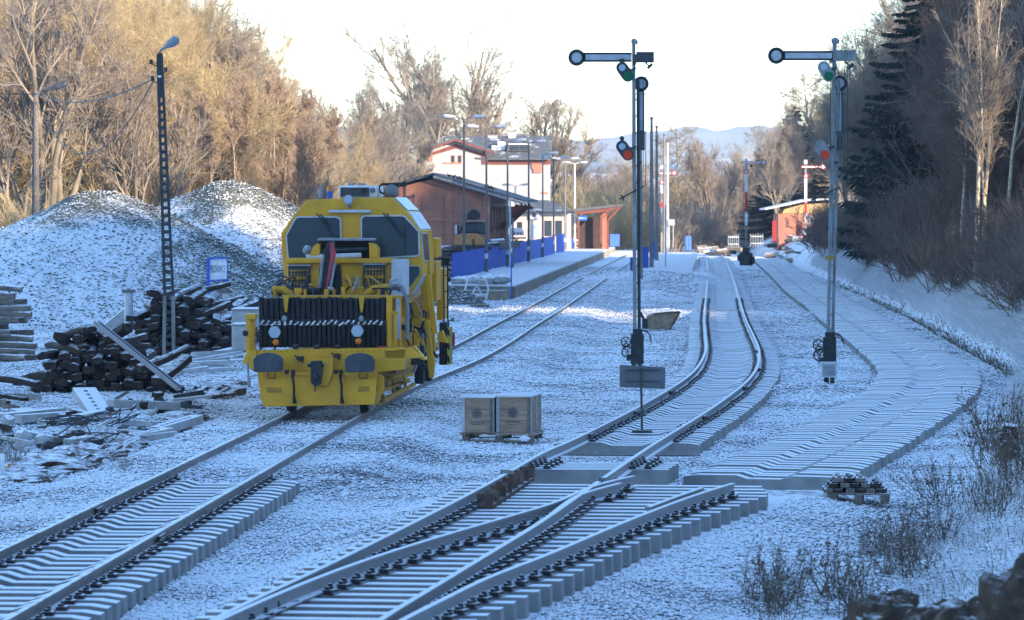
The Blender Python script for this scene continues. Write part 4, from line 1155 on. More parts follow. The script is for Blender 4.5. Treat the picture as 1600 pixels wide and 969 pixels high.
# ---- far red and white semaphores
redm = mat('signal_red', (.5, .035, .025), (.4, .03, .02), .5)
def far_sem(px, ybase, D, ytop, ay, ax0, ax1, bands, label, machine=True):
    f = Fr(px, ybase, D, 'semaphore', label, 'railway signal', 'distant red and white semaphores')
    m = MB(); f.rect(px-1.6, ytop, px+1.6, ybase, -.06, .06, m); m.build('mast', M['mast'], f.e)
    for (a, b, c) in bands:
        m = MB(); f.rect(px-2.1, a, px+2.1, b, -.12, -.07, m); m.build('mast_band', redm if c == 'r' else M['white'], f.e)
    m = MB(); f.rect(ax0, ay-2, ax1, ay+1.6, -.1, -.06, m); c = f.p(ax1+1, ay-.5, 0); m.disc((c.x, -.08, c.z), 4.2*D/F, .04, 18, rin=2.6*D/F)
    o = m.build('signal_arm', redm, f.e)
    m = MB(); f.rect(ax0+1, ay-1.2, ax1-3, ay+.8, -.115, -.1, m); m.disc((c.x, -.09, c.z), 2.7*D/F, .05, 16); m.build('arm_face', M['white'], o)
    c = f.p(px, ay+14, 0); m = MB(); m.disc((c.x, -.16, c.z), 3.8*D/F, .04, 18, rin=2.2*D/F); o = m.build('lower_arm', redm, f.e)
    m = MB(); m.disc((c.x, -.16, c.z), 2.2*D/F, .05, 16); m.build('arm_face', M['white'], o)
    m = MB(); f.rect(px-2.5, ytop-4, px+2.5, ytop+2, -.1, .1, m); m.build('cap', M['white'], f.e)
    m = MB(); m.sphere(f.p(px+8, ay+5, -.1), .12, 8, 6); m.build('lamp', M['dark'], f.e)
    m = MB(); m.tube([f.p(px-4.5, ay+4, 0), f.p(px-3.5, ybase-60, 0)], .015, 5); m.tube([f.p(px+5, ay+20, 0), f.p(px+4, ybase-60, 0)], .015, 5); m.build('rod', M['mast_dark'], f.e)
    if machine:
        for (dx, dy, w, h) in ((0, -22, 11, 12), (0, -10, 20, 20), (9, -8, 9, 12), (-12, -12, 3, 10)):
            m = MB(); f.rect(px+dx-w/2, ybase+dy-h/2, px+dx+w/2, ybase+dy+h/2, -.4, .2, m); m.build('drive_box', M['dark'], f.e, bevel=.05)
    return f
far_sem(1166, 415, F*4.4/(415-328), 252, 254, 1158, 1192, [(266, 300, 'w'), (300, 332, 'r'), (330, 352, 'w')], 'distant white and red signal nearest the middle track, thick drive at its foot')
far_sem(1259, 404, F*4.4/(404-328), 254, 261, 1252, 1285, [(276, 316, 'w'), (316, 334, 'r'), (334, 372, 'w')], 'distant white and red signal in front of the brick hut on the right')
far_sem(1034, 396, 395, 262, 271, 1029, 1052, [(281, 302, 'w'), (316, 324, 'r')], 'farthest white and red signal, seen between the bare poles', machine=False)
# ------------------------------------------------------------------ platform, station, lamps
PZ = .67
n0 = G(805, 446, PZ); f0 = G(960, 386, PZ)
l0 = G(705, 438, PZ); lf = G(890, 390.5, PZ)
P0 = Vector((0, 0, 0))
plat = empty('platform', (n0.x, n0.y, 0), 0, 'snow covered railway platform with weathered concrete edge beside the far track', 'platform')
def rel(p): return Vector((p.x-n0.x, p.y-n0.y, p.z))
nl = Vector((-3.4, n0.y+2.0, PZ))
fl = Vector((f0.x-6.5, f0.y+4, PZ))
mb = MB(); mb.prismz([(rel(q).x, rel(q).y) for q in (Vector((n0.x-.12, n0.y, 0)), Vector((f0.x-.12, f0.y, 0)), fl, nl)], -.2, PZ-.06); mb.build('platform_body', M['pole_c'], plat)
M['snowdeck'] = mat('snowy_deck', (.78, .80, .84), (.56, .57, .59), .85, nscale=.5, contrast=.2, bump=.01, bscale=4)
mb = MB(); mb.prismz([(rel(q).x, rel(q).y) for q in (Vector((n0.x+.02, n0.y-.05, 0)), Vector((f0.x+.02, f0.y, 0)), fl, Vector((nl.x-.1, nl.y-.05, 0)))], PZ-.06, PZ); mb.build('platform_deck', M['snowdeck'], plat)
M['edge'] = mat('edge_blocks', (.40, .34, .26), (.16, .14, .12), .9, nscale=1.3, contrast=.15, frost=.3)
N = 62
for k in range(N):
    a = n0.lerp(f0, k/N); b = n0.lerp(f0, (k+.94)/N)
    mb = MB(); mb.bar(Vector((rel(a).x, rel(a).y, .26)), Vector((rel(b).x, rel(b).y, .26)), .16+RNG.uniform(-.01, .01), .68)
    mb.build('edge_block', M['edge'], plat)
mb = MB(); mb.box((rel(n0).x+.1, .0, .33), (.12, .25, .68)); mb.build('end_post', M['pole_c'], plat)

# corrugated blue fence panels
def fence(name, pts, h, label, group, zb=PZ, post=True):
    root = empty(name, pts[0], 0, label, 'fence', group)
    for a, b in zip(pts, pts[1:]):
        a = a-pts[0]; b = b-pts[0]
        d = b-a; L = d.length; n = max(4, int(L/.09)); r = Vector((d.y, -d.x, 0)).normalized()
        V = []
        for i in range(n+1):
            p = a.lerp(b, i/n)+r*(.02 if i % 4 in (0, 1) else -.02)
            for q in (0, .012): V += [p+r*q, p+r*q+Vector((0, 0, h))]
        Fc = []
        for i in range(n):
            k = 4*i; Fc += [(k, k+4, k+5, k+1), (k+2, k+3, k+7, k+6), (k+1, k+5, k+7, k+3)]
        MB().add(V, Fc).build('fence_panel', M['blue'], root)
        if post: MB().box((b.x, b.y, h/2+.03), (.07, .07, h+.06)).build('fence_post', M['grey'], root)
    return root
def onp(x, y): return G(x, y, PZ)
fence('blue_fence', [onp(706, 438), onp(738, 429), onp(768, 420)], 1.42, 'nearest stretch of blue sheet fence at the platform end, by the first two lamps', 'blue fence along the platform')
fence('blue_fence', [onp(770, 419.5), onp(790, 415)], 1.42, 'blue sheet fence stretch between second and third platform lamp', 'blue fence along the platform')
fence('blue_fence', [onp(801, 413), onp(828, 406), onp(848, 401)], 1.45, 'long bright blue fence stretch behind the third to fifth platform lamps', 'blue fence along the platform')
fence('blue_fence', [onp(850, 400.5), onp(864, 397)], 1.5, 'blue sheet fence stretch between fifth and sixth platform lamp', 'blue fence along the platform')
fence('blue_fence', [onp(869, 395.5), onp(881, 393)], 1.6, 'taller blue sheet fence stretch beside the white station corner', 'blue fence along the platform')
def loose_panel(x0, x1, yt, yb, D, label):
    a = W(x0, yb, D); b = W(x1, yb, D+.6); h = (yb-yt)*D/F
    r = fence('blue_fence', [a, b], h, label, None, post=False); r['category'] = 'fence panel'; return r
loose_panel(886, 896, 372, 389, 372, 'narrow blue panel just left of the white lamp post on the platform')
loose_panel(917, 926, 365, 383, 380, 'blue panel under the canopy, left of the two')
loose_panel(932, 937, 370, 383, 382, 'small blue panel under the canopy beside the brown post')
loose_panel(953, 968, 366, 385, 385, 'blue panel at the far end of the platform past the canopy')
loose_panel(984, 991, 402, 441, 240, 'blue panel nearest the left-hand tall signal, standing low')
loose_panel(1002, 1013, 386, 421, 262, 'blue panel between the left tall signal and the first bare pole')
loose_panel(1018, 1024, 377, 405, 300, 'blue panel between the first and second bare poles')
loose_panel(1070, 1080, 369, 390, 385, 'blue panel at the far end of the second platform, under a thin pole')

# platform lamps
def head(mb, p, dx, s=1.0, tilt=.06):
    a = Vector(p); b = a+Vector((dx, 0, abs(dx)*tilt))
    mb.tube([a, a.lerp(b, .3), a.lerp(b, .8), b], [.05*s, .10*s, .12*s, .05*s], 8)
def lamp(px, yb, yt, kind, label, base_z=PZ, D=None, grp='lamps along the platform', m='zinc', w=.075):
    D = D or F*(CH-base_z)/(yb-HY)
    f = Fr(px, yb, D, 'platform_lamp', label, 'street lamp', grp, z=base_z)
    H = f.p(px, yt, 0).z
    MB().tube([(0, 0, 0), (0, 0, 1.6), (0, 0, 1.62), (0, 0, H)], [w*1.6, w*1.5, w*1.1, w*.75], 10).build('pole', M[m], f.e)
    if kind:
        MB().box((0, -.1, .95), (.2, .06, .32)).build('sticker', M['white'], f.e)
    for s in ((-1, 1) if kind in (2, 3) else (1,) if kind == 1 else ()):
        MB().tube([(0, 0, H-.05), (s*.35, 0, H+.10), (s*.5, 0, H+.12)], .03, 6).build('lamp_arm', M[m], f.e)
        mb = MB(); head(mb, (s*.45, 0, H+.12), s*.8); mb.build('lamp_head', M['lightgrey'], f.e, smooth=True)
    if kind == 3:
        mb = MB(); head(mb, (.1, -.1, H-1.0), .6); mb.build('lamp_head', M['lightgrey'], f.e)
    return f
ords = ['nearest platform lamp, double headed, at the blue fence end', 'second double-headed platform lamp, in front of the brick shed', 'third platform lamp with an extra lower head', 'fourth platform lamp, its grey pole before the station house', 'fifth platform lamp, beside the wall-mounted cooling unit', 'sixth platform lamp, brown pole with a white sticker', 'seventh platform lamp, pale pole left of the white one', 'white-poled platform lamp nearest the canopy']
for i, (px, yb, yt, k) in enumerate([(725, 431, 186, 2), (760, 425, 201, 2), (793, 417, 222, 3), (826, 409, 224, 2), (848, 402, 242, 1), (865, 396, 248, 2), (883, 391, 250, 2), (898, 388, 256, 2)]):
    lamp(px, yb, yt, k, ords[i], m='white' if i == 7 else 'zinc')
f = Fr(797, 418, 252, 'electric_post', 'thick pale double post beside the third platform lamp', 'post', z=PZ); MB().box((0, 0, 2.2), (.12, .12, 4.4)).build('post_shaft', M['lightgrey'], f.e); MB().box((.18, 0, 1.6), (.12, .1, 3.2)).build('post_brace', M['zinc'], f.e)
# tall bare poles between the tracks
for i, (px, yb, yt, w, m, lab) in enumerate([(1000, 441, 225, .15, 'pole_c', 'bare pole standing right behind the left-hand tall signal'), (1018, 427, 187, .13, 'pole_c', 'nearest of the bare poles right of the left tall signal, with small cap'), (1026, 415, 200, .12, 'pole_c', 'second bare pole with small cap, right of the left tall signal'), (1038, 402, 213, .12, 'pole_c', 'third bare pole right of the left tall signal, slim and dark'), (1043, 396, 223, .12, 'white', 'white bare pole, the farthest of the row by the left tall signal')]):
    D = F*(CH-.1)/(yb-HY)
    f = Fr(px, yb, D, 'bare_pole', lab, 'pole', 'bare poles between the tracks', z=.0)
    H = f.p(px, yt, 0).z
    MB().tube([(0, 0, 0), (0, 0, H)], [w*1.25, w*.75], 10).build('shaft', M[m], f.e)
    MB().cyl((0, 0, H), (0, 0, H+.18), .08, 8, r2=.17).build('cap', M['zinc'], f.e)
# thin signs posts
for (px, yt, yb, D, l) in ((1040, 320, 425, 268, 'thin dark rod before the third bare pole'), (1077, 345, 372, 388, 'thin pale rod above the far blue panel'), (799, 395, 470, 191, 'thin blue rod at the platform corner')):
    f = Fr(px, yb, D, 'thin_post', l, 'post'); H = f.p(px, yt, 0).z
    MB().cyl((0, 0, 0), (0, 0, H), .035, 6).build('rod', M['blue'] if px == 799 else M['zinc'], f.e)
    MB().cyl((0, 0, 0), (0, 0, .08), .09, 8).build('foot', M['dark'], f.e)

# second platform (earth bank with a white edge)
e0 = G(1080, 426, .55); e1 = G(1089, 396, .55)
pl2 = empty('low_platform', (e0.x, e0.y, 0), 0, 'low platform of frosted earth with a white edge left of the middle track', 'platform')
mb = MB(); mb.prismz([(0, 0), (e1.x-e0.x, e1.y-e0.y), (e1.x-e0.x-3.6, e1.y-e0.y+3), (-3.0, 14)], -.2, .50); mb.build('platform_body', M['snowdeck'], pl2)
mb = MB(); mb.bar((-.1, 1, .42), (e1.x-e0.x-.1, e1.y-e0.y, .42), .35, .3); mb.build('platform_edge', M['snowdeck'], pl2)

# ------------------------------------------------------------------ brick shed
AX = -math.atan2(8.2, 152)
def bld(name, px, D, rz, label, cat='building'):
    b = W(px, 328, D); b.z = 0
    return empty(name, b, rz, label, cat), b
e, b = bld('brick_shed', 765, 262, AX, 'red brick goods shed with a wide low gable roof behind the platform lamps')
k = 262/F
Wd = (765-591)*k; EH = 5.6; AHt = 6.75
# front wall with recessed panels
mb = MB(); mb.prism([(-Wd, 0), (0, 0), (0, EH), (-Wd/2, AHt-.25), (-Wd, EH)], 0, 21); mb.build('wall', M['brick'], e)
for x0, x1 in ((-Wd-.02, -Wd+.35), (-Wd*.68, -Wd*.62), (-Wd*.40, -Wd*.34), (-.4, .02)):
    MB().b2(x0, x1, -.09, .0, 0, EH-.1).build('pilaster', M['brick_trim'], e)
MB().b2(-Wd, 0, -.07, -.002, 3.65, 3.85).build('string_course', M['brick_trim'], e)
MB().b2(-.35, .05, -.12, -.0, 4.9, 5.35).build('corbel', M['brick_trim'], e)
w = MB().b2(-1.85, -1.1, -.03, .0, 1.2, 3.35).build('window', M['darkgrey'], e)
for i in range(6): MB().b2(-1.87+i*.155, -1.845+i*.155, -.045, -.03, 1.2, 3.35).build('glazing_bar', M['brick_trim'], w)
dr = MB().b2(-Wd*.62+.5, -Wd*.40-.3, -.02, .0, .2, 3.3).build('blind_door', M['brick_trim'], e)
# side wall piers, lit
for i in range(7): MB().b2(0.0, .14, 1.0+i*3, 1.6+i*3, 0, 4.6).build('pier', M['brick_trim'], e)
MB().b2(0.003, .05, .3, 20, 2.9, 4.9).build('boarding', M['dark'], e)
# roof, overhanging to the right
ov = 2.25
sl = (AHt-EH)/(Wd/2)
def slope(x0, x1, name):
    z = lambda x: AHt-abs(x+Wd/2)*.30
    mb = MB(); mb.prism([(x0, z(x0)), (x1, z(x1)), (x1, z(x1)+.14), (x0, z(x0)+.14)], -.7, 21.6); return mb.build(name, M['roof_grey'], e)
slope(-Wd/2, ov, 'roof'); slope(-Wd-.9, -Wd/2, 'roof')
for i in range(4):
    y = .5+i*5.5
    mb = MB(); mb.bar((.05, y, 3.0), (1.9, y, 4.75), .16, .2); mb.bar((.05, y, 4.55), (2.1, y, 4.55), .14, .16); mb.build('roof_bracket', M['roof_red'], e)
MB().prism([(-Wd/2, AHt-.02), (ov, AHt-.30*(ov+Wd/2)-.02), (ov, AHt-.30*(ov+Wd/2)-.2), (-Wd/2, AHt-.2)], -.75, -.705).build('verge_board', M['grey'], e)
# pigeons on the roof
bird = MB(); bird.sphere((0, 0, .12), .09, 8, 6, sc=(1.5, .8, .9)); bird.sphere((.12, 0, .24), .045, 8, 6); bird.bar((-.1, 0, .12), (-.25, 0, .08), .05, .02); bird.bar((0, .02, 0), (0, .02, .08), .012); bird.bar((0, -.02, 0), (0, -.02, .08), .012)
bme = bird.mesh('bird', M['black'])
for i, px in enumerate((702, 709, 716, 720, 760, 765, 770)):
    y = interp(px, [678.6, 815], [274, 305])-1.5
    q = W(px, y, 262.0-.3); 
    o = link_mesh('bird', bme, None, (q.x, 262-.4, AHt+.14-abs((q.x-b.x)+Wd/2)*.30)); o.rotation_euler = (0, 0, random.uniform(-1, 1)+(3.1 if i % 3 == 0 else 0))
    tag(o, 'small dark bird perched on the front edge of the brick shed roof', 'bird', 'birds on the shed roof')

# ------------------------------------------------------------------ white station house
D1 = 385; k = D1/F
e, b = bld('station_house', 665, D1, -.03, 'white plastered station house with brick-red trim and a grey roof')
def X(px): return (px-665)*k
def Z(py, D=D1): return CH-(py-HY)*D/F
mb = MB(); mb.b2(0, X(857), 0, 9, 0, Z(252)); mb.build('wall', M['plaster'], e)
mb = MB(); mb.prism([(0, Z(240)), (X(765), Z(240)), (X(765), Z(237)+.0), (X(713), Z(222)), (0, Z(238))], -.5, 4.2); mb.b2(0, X(762), -.5, 0, 0, Z(240)); mb.build('wall', M['plaster'], e)
# cross gable roof
ap = (X(713), Z(217.5)); le = (X(655), Z(237)); re = (X(771), Z(237))
for (p, q) in ((ap, le), (ap, re)):
    MB().prism([p, q, (q[0], q[1]+.18), (p[0], p[1]+.18)], -1.3, 5).build('roof', M['roof_grey'], e)
    MB().prism([(p[0], p[1]-.02), (q[0], q[1]-.02), (q[0], q[1]-.22), (p[0], p[1]-.22)], -1.34, -1.24).build('verge_board', M['roof_red'], e)
    p2 = (p[0], p[1]-.5); s_ = 1 if q[0] > p[0] else -1
    MB().prism([p2, (q[0]-s_*.5, q[1]-.35), (q[0]-s_*.5, q[1]-.62), (p2[0], p2[1]-.42)], -.56, -.502).build('gable_frieze', M['roof_red'], e)
# main roof
y0_ = Z(250); yr = Z(216)+.1
mb = MB(); V = [(X(759), -.7, y0_), (X(862), -.7, y0_), (X(862), 4.5, yr), (X(700), 4.5, yr), (X(700), 2, y0_+.9)]
mb.prism([(0, 0), (1, 0), (1, 1)], 0, .001) if False else None
V = [(X(762), -.7, y0_), (X(862), -.7, y0_), (X(862), 4.5, yr), (X(690), 4.5, yr), (X(690), -.0, y0_+.2)]
mb.add(V+[(v[0], v[1], v[2]+.18) for v in V], [(4, 3, 2, 1, 0), (5, 6, 7, 8, 9), (0, 1, 6, 5), (1, 2, 7, 6), (2, 3, 8, 7), (3, 4, 9, 8), (4, 0, 5, 9)])
V = [(X(690), 4.5, yr), (X(862), 4.5, yr), (X(862), 9.6, y0_), (X(690), 9.6, y0_)]
mb.add(V+[(v[0], v[1], v[2]+.18) for v in V], [(3, 2, 1, 0), (4, 5, 6, 7), (0, 1, 5, 4), (1, 2, 6, 5), (2, 3, 7, 6), (3, 0, 4, 7)])
mb.build('roof', M['roof_grey'], e)
MB().prism([(0, 0), (0, 1), (1, 1)], 0, 1) if False else None
mb = MB(); mb.add([(X(857), .0, Z(252)), (X(857), 9, Z(252)), (X(857), 4.5, yr)], [(0, 1, 2)]); mb.add([(X(857)-.2, .0, Z(252)), (X(857)-.2, 9, Z(252)), (X(857)-.2, 4.5, yr)], [(0, 2, 1)]); mb.build('gable_wall', M['plaster'], e)
MB().b2(X(762)+.003, X(861), -.12, -.002, Z(257), Z(250)-.02).build('cornice', M['roof_red'], e)
MB().b2(X(754), X(763), -.62, -.504, Z(257), Z(234)).build('cornice', M['roof_red'], e)
for (a, c) in ((831, 848),):
    mb = MB(); mb.b2(X(a), X(c), -.16, -.13, Z(264), Z(256)); mb.b2(X(a)+.15, X(c)-.1, -.16, -.05, Z(270), Z(264)); mb.build('brick_ornament', M['brick_trim'], e)
MB().b2(X(668), X(676), -.6, -.503, Z(252), Z(238)).b2(X(665)-.4, X(668), -.6, -.503, Z(246), Z(238)).build('brick_ornament', M['brick_trim'], e)
MB().b2(0, X(762), -.55, -.502, Z(257), Z(255)).build('sill_line', M['brick_trim'], e) if False else None
for a in (705.5, 716):
    w = MB().b2(X(a)-.02, X(a+5.5), -.53, -.503, Z(254), Z(243)).build('window', M['roof_red'], e)
    MB().b2(X(a)+.06, X(a+5.5)-.08, -.545, -.531, Z(253), Z(244.5)).build('pane', M['glass'], w)
MB().b2(X(692), X(722), -.56, -.505, Z(256), Z(254.3)).build('sill', M['brick_trim'], e)
for (a, c, t, bt, y) in ((694, 712, 216, 223, 3.0), (792, 804, 204, 216, 4.3), (718, 731, 214, 219, 4), (760, 775, 210, 216, 4.4)):
    o = MB().b2(X(a), X(c), y-.3, y+.4, Z(bt)-.3, Z(t)).build('chimney', M['plaster'], e); MB().b2(X(a)-.05, X(c)+.05, y-.38, y+.45, Z(t)+.002, Z(t)+.1).build('cap', M['roof_grey'], o)
o = MB().b2(X(794), X(828), .6, 2.2, Z(236), Z(226)).build('dormer', M['roof_grey'], e); MB().b2(X(797), X(811), .55, .6, Z(234.5), Z(228)).b2(X(813), X(825), .55, .6, Z(234.5), Z(228)).build('pane', M['glass'], o); MB().b2(X(793), X(829), .4, 2.3, Z(226)+.002, Z(226)+.1).build('cap', M['snowdeck'], o)
mb = MB(); mb.b2(X(777), X(789), 1.3, 2.3, Z(234), Z(221)); mb.b2(X(768), X(775), .9, 1.6, Z(234), Z(227)); mb.build('roof_box', M['snowdeck'], e)
MB().b2(X(845), X(856), -.08, -.002, Z(303), Z(300.5)).build('string_course', M['brick_trim'], e)
MB().b2(X(856), X(862), 1, 1.3, Z(283), Z(281)).build('wall_lamp', M['white'], e)

# ------------------------------------------------------------------ low annex
D2 = 366; k = D2/F
e, b = bld('low_annex', 796, D2, -.02, 'low beige station annex with hipped dark roof and a cooling unit')
def X(px): return (px-796)*k
def Z(py): return CH-(py-HY)*D2/F
MB().b2(0, X(886), 0, 6, 0, Z(331)).build('wall', M['plaster_pink'], e)
zt = Z(331); zr = Z(316)
V = [(X(788), -.8, zt), (X(899), -.8, zt), (X(899), 7, zt), (X(788), 7, zt), (X(822), 3, zr+.2), (X(856), 3, zr+.2)]
MB().add(V, [(3, 2, 1, 0), (0, 1, 5, 4), (1, 2, 5), (2, 3, 4, 5), (3, 0, 4)]).build('roof', M['roof_grey'], e)
MB().b2(X(788), X(899), -.84, -.8, zt-.12, zt).build('gutter', M['dark'], e)
for a, c in ((851, 862), (868, 878)): 
    w = MB().b2(X(a), X(c), -.04, -.0, Z(369), Z(345)).build('window', M['dark'], e); MB().b2(X(a)+.06, X(c)-.06, -.05, -.041, Z(367), Z(347)).build('pane', M['glass'], w)
w = MB().b2(X(808), X(816), -.04, 0, Z(363), Z(347)).build('window', M['dark'], e)
MB().b2(X(832), X(841), -.05, 0, Z(372), Z(352)).build('door', mat('pale_blue_door', (.35, .5, .6), rough=.6), e)
o = MB().b2(X(829), X(843), -.35, -.02, Z(342), Z(332)-.05).build('cooling_unit', M['white'], e); MB().disc((X(834), -.37, Z(336.5)), .2, .03, 18).build('fan', M['darkgrey'], o)
MB().b2(X(887), X(892), -.1, .25, 0, Z(331)).build('corner_post', M['white'], e)

# canopy
D3 = 372; k = D3/F
e, b = bld('canopy_shelter', 898, D3, -.02, 'open timber platform canopy with brown posts at the far end of the platform')
def X(px): return (px-898)*k
def Z(py): return CH-(py-HY)*D3/F
mb = MB(); mb.prism([(X(896), Z(331)), (X(972), Z(322)), (X(975), Z(320.5)), (X(975), Z(319)), (X(896), Z(326))], -1, 6); mb.build('roof', M['roof_grey'], e)
mb = MB(); mb.prism([(X(900), Z(335)), (X(950), Z(331)), (X(968), Z(324)), (X(968), Z(322.5)), (X(900), Z(331))], -.8, 5.5); mb.build('soffit', M['roof_red'], e)
for (a, c, y) in ((938, 940.5, 0), (948, 951.5, .5), (903, 905.5, 0)): MB().b2(X(a), X(c), y, y+.25, .5, Z(329)).build('post', M['roof_red'], e)
MB().b2(X(903), X(940), 3.5, 3.7, .3, Z(340)).build('back_wall', mat('dark_boards', (.08, .05, .045), rough=.9), e)
MB().b2(X(941), X(950), 2, 2.2, .3, Z(333)).build('end_wall', M['brick'], e)
mb = MB(); mb.bar((X(949), .3, Z(345)), (X(971), .3, Z(322)), .18); mb.bar((X(940), .1, Z(343)), (X(950), .1, Z(332)), .12); mb.build('brace', M['roof_red'], e)
def text(s, name, size, loc, rot, m, parent, ext=.004, sx=1.0):
    c = bpy.data.curves.new(name, 'FONT'); c.body = s; c.size = size; c.extrude = ext; c.align_x = 'CENTER'; c.align_y = 'CENTER'
    c.materials.append(m); o = bpy.data.objects.new(name, c); COL.objects.link(o); o.location = loc; o.rotation_euler = rot; me = bpy.data.meshes.new_from_object(o); me.materials.clear(); me.materials.append(m); bpy.data.objects.remove(o); o = link_mesh(name, me, parent); o.location = loc; o.rotation_euler = rot; o.scale = (sx, 1, 1); return o
f = Fr(910.5, 341, 366, 'platform_sign', 'small blue sign hanging under the canopy edge, white lettering', 'sign')
MB().b2(-.42, .42, 0, .06, -.22, .22).build('sign_panel', M['blue'], f.e)
text('PERON 1', 'lettering', .19, (0, -.006, 0), (R(90), 0, 0), M['white'], f.e)
MB().b2(-.3, -.27, .02, .05, .22, .6).b2(.27, .3, .02, .05, .22, .6).build('hanger', M['dark'], f.e)
# white bench on the platform
f = Fr(900, 389, 378, 'platform_bench', 'white metal bench frame beside the white lamp post', 'bench', z=PZ)
MB().b2(-.7, .7, 0, .4, .42, .47).build('seat', M['white'], f.e); MB().b2(-.7, .7, .36, .4, .7, .85).build('backrest', M['white'], f.e)
for x in (-.65, .62): MB().b2(x, x+.06, .1, .16, 0, .42).build('leg', M['white'], f.e); MB().b2(x, x+.06, .36, .42, 0, .85).build('leg', M['white'], f.e)

# orange loader behind the fence
D4 = 243; k = D4/F
f = Fr(732, 404, D4, 'loader', 'orange wheeled loader with dark cab and raised round bucket behind the blue fence', 'loader')
m = MB(); f.rect(706, 384, 768, 391, 0, 2.2, m); m.build('chassis', M['dark'], f.e, bevel=.04)
m = MB(); f.poly([(710, 383), (711, 368), (722, 365), (746, 365), (754, 372), (757, 383)], .1, 2.1, m); m.build('body', M['orange_paint'], f.e, bevel=.06)
m = MB(); f.rect(738, 374, 741, 384, .04, .1, m); m.build('grille', M['dark'], f.e)
m = MB(); f.poly([(722, 366), (724, 348), (742, 346), (757, 347), (760, 366)], .4, 2.0, m); o = m.build('cab', M['dark'], f.e, bevel=.03)
m = MB(); f.rect(726, 350, 741, 363, .37, .4, m); f.rect(744, 350, 757, 363, .37, .4, m); m.build('pane', M['glass'], o)
m = MB(); f.rect(720, 344.5, 760, 347, .3, 2.1, m); m.build('cab_roof', M['wood_new'], o)
m = MB(); f.poly([(730, 344), (729, 335), (735, 328), (741, 326), (748, 330), (751, 337), (749, 343)], .5, 1.8, m); m.build('bucket', M['dark'], f.e, bevel=.08)
m = MB(); m.bar(f.p(716, 368, .3), f.p(728, 342, .5), .14); m.bar(f.p(713, 366, .3), f.p(716, 352, .3), .2); m.build('boom', M['dark'], f.e)
m = MB(); f.rect(711, 352, 714, 366, .0, .2, m); m.build('lamp_bracket', M['white'], f.e)
for px in (716, 752):
    c = f.p(px, 396, 0); mb = MB(); mb.cyl((c.x, -.1, c.z), (c.x, .4, c.z), .42, 20); o = mb.build('wheel', M['black'], f.e); MB().cyl((c.x, -.13, c.z), (c.x, -.1, c.z), .2, 14).build('rim', M['orange_paint'], o)
# white perforated box on a trailer
f = Fr(808, 385, 290, 'tank_trailer', 'white box with three round holes on rusty framework behind the fence', 'trailer')
m = MB(); f.poly([(797, 368), (798, 357), (815, 356), (819, 362), (819, 368)], 0, 1.4, m); m.build('box_body', M['white'], f.e, bevel=.03)
m = MB()
for px in (804, 809, 814): c = f.p(px, 364.5, 0); m.disc((c.x, -.01, c.z), .07, .03, 12)
m.build('hole', M['dark'], f.e)
m = MB(); f.rect(796, 371, 822, 373, 0, 1.4, m); m.bar(f.p(797, 384, .2), f.p(812, 371, .2), .08); m.bar(f.p(800, 371, .2), f.p(820, 384, .2), .08); f.rect(798, 376, 818, 384, .3, 1.2, m); m.build('frame', M['rust'], f.e)
# building rubble near the loader
for i in range(26):
    px = RNG.uniform(682, 720) if i < 16 else RNG.uniform(768, 796); D = RNG.uniform(222, 234) if i < 16 else RNG.uniform(250, 258)
    q = W(px, RNG.uniform(388, 410) if i < 16 else RNG.uniform(376, 386), D)
    mb = MB(); mb.box((0, 0, 0), (RNG.uniform(.5, 1.8), RNG.uniform(.3, .6), RNG.uniform(.15, .4)))
    o = mb.build('slab_rubble', M[['concrete', 'wood_grey', 'dark', 'soil'][i % 4]], None, bevel=.02); o.location = (q.x, D, max(q.z, .3)); o.rotation_euler = (RNG.uniform(-.2, .2), RNG.uniform(-.2, .2), RNG.uniform(-1, 1))
    tag(o, 'frosted slab in the rubble heaps behind the blue fence', 'rubble', 'rubble behind the blue fence')
mb = MB(); mb.sphere((0, 0, 0), 1.0, 30, 16, jit=.3, sc=(2.3, 2.2, 1.3)); o = mb.build('rubble_mound', M['soil']); o.location = (-4.3, 230, .1); tag(o, 'frosty mound of earth and rubble behind the start of the blue fence', 'mound')

# things at the platform end
f = Fr(735, 468, 190.5, 'long_beam', 'long yellowish concrete beam lying across the platform end', 'concrete beam', z=tz(-2, 190.5))
a = f.p(700, 466, 0); b_ = f.p(792, 468, 0); mb = MB(); mb.b2(a.x, b_.x, 0, .5, 0, .5); mb.build('beam', mat('yellow_concrete', (.30, .25, .17), (.2, .17, .13), .9, frost=.9, frost_lo=.5), f.e, bevel=.03)
f = Fr(745, 470, 189.6, 'tube_frame', 'frost-covered arched tube frame in front of the concrete beam', 'frame', z=0.05)
for x in (-.75, .75): MB().tube([(x*.6, -.1, 0), (x*.75, 0, .5), (x*.6, .1, .95), (x*.2, .15, 1.1)], .05, 8).build('hoop', M['grass_frost'], f.e)
MB().tube([(-.45, .1, .95), (.45, .1, .95)], .04, 6).tube([(-.5, 0, .2), (.5, 0, .2)], .08, 8).tube([(-.25, 0, .2), (0, 0, .7), (.25, 0, .2)], .06, 6).build('cross_bar', M['grass_frost'], f.e)
for i in range(9):
    q = W(712+i*9.5+RNG.uniform(-3, 3), 440+RNG.uniform(-4, 6), 196+RNG.uniform(-2, 2)); mb = MB(); mb.sphere((0, 0, 0), RNG.uniform(.25, .5), 10, 8, jit=.3, sc=(1.3, 1, .8)); o = mb.build('boulder', M['concrete']); o.location = (q.x, q.y, max(q.z, .3)); tag(o, 'frosted boulder heaped on the near end of the platform', 'boulder', 'boulders at the platform end')
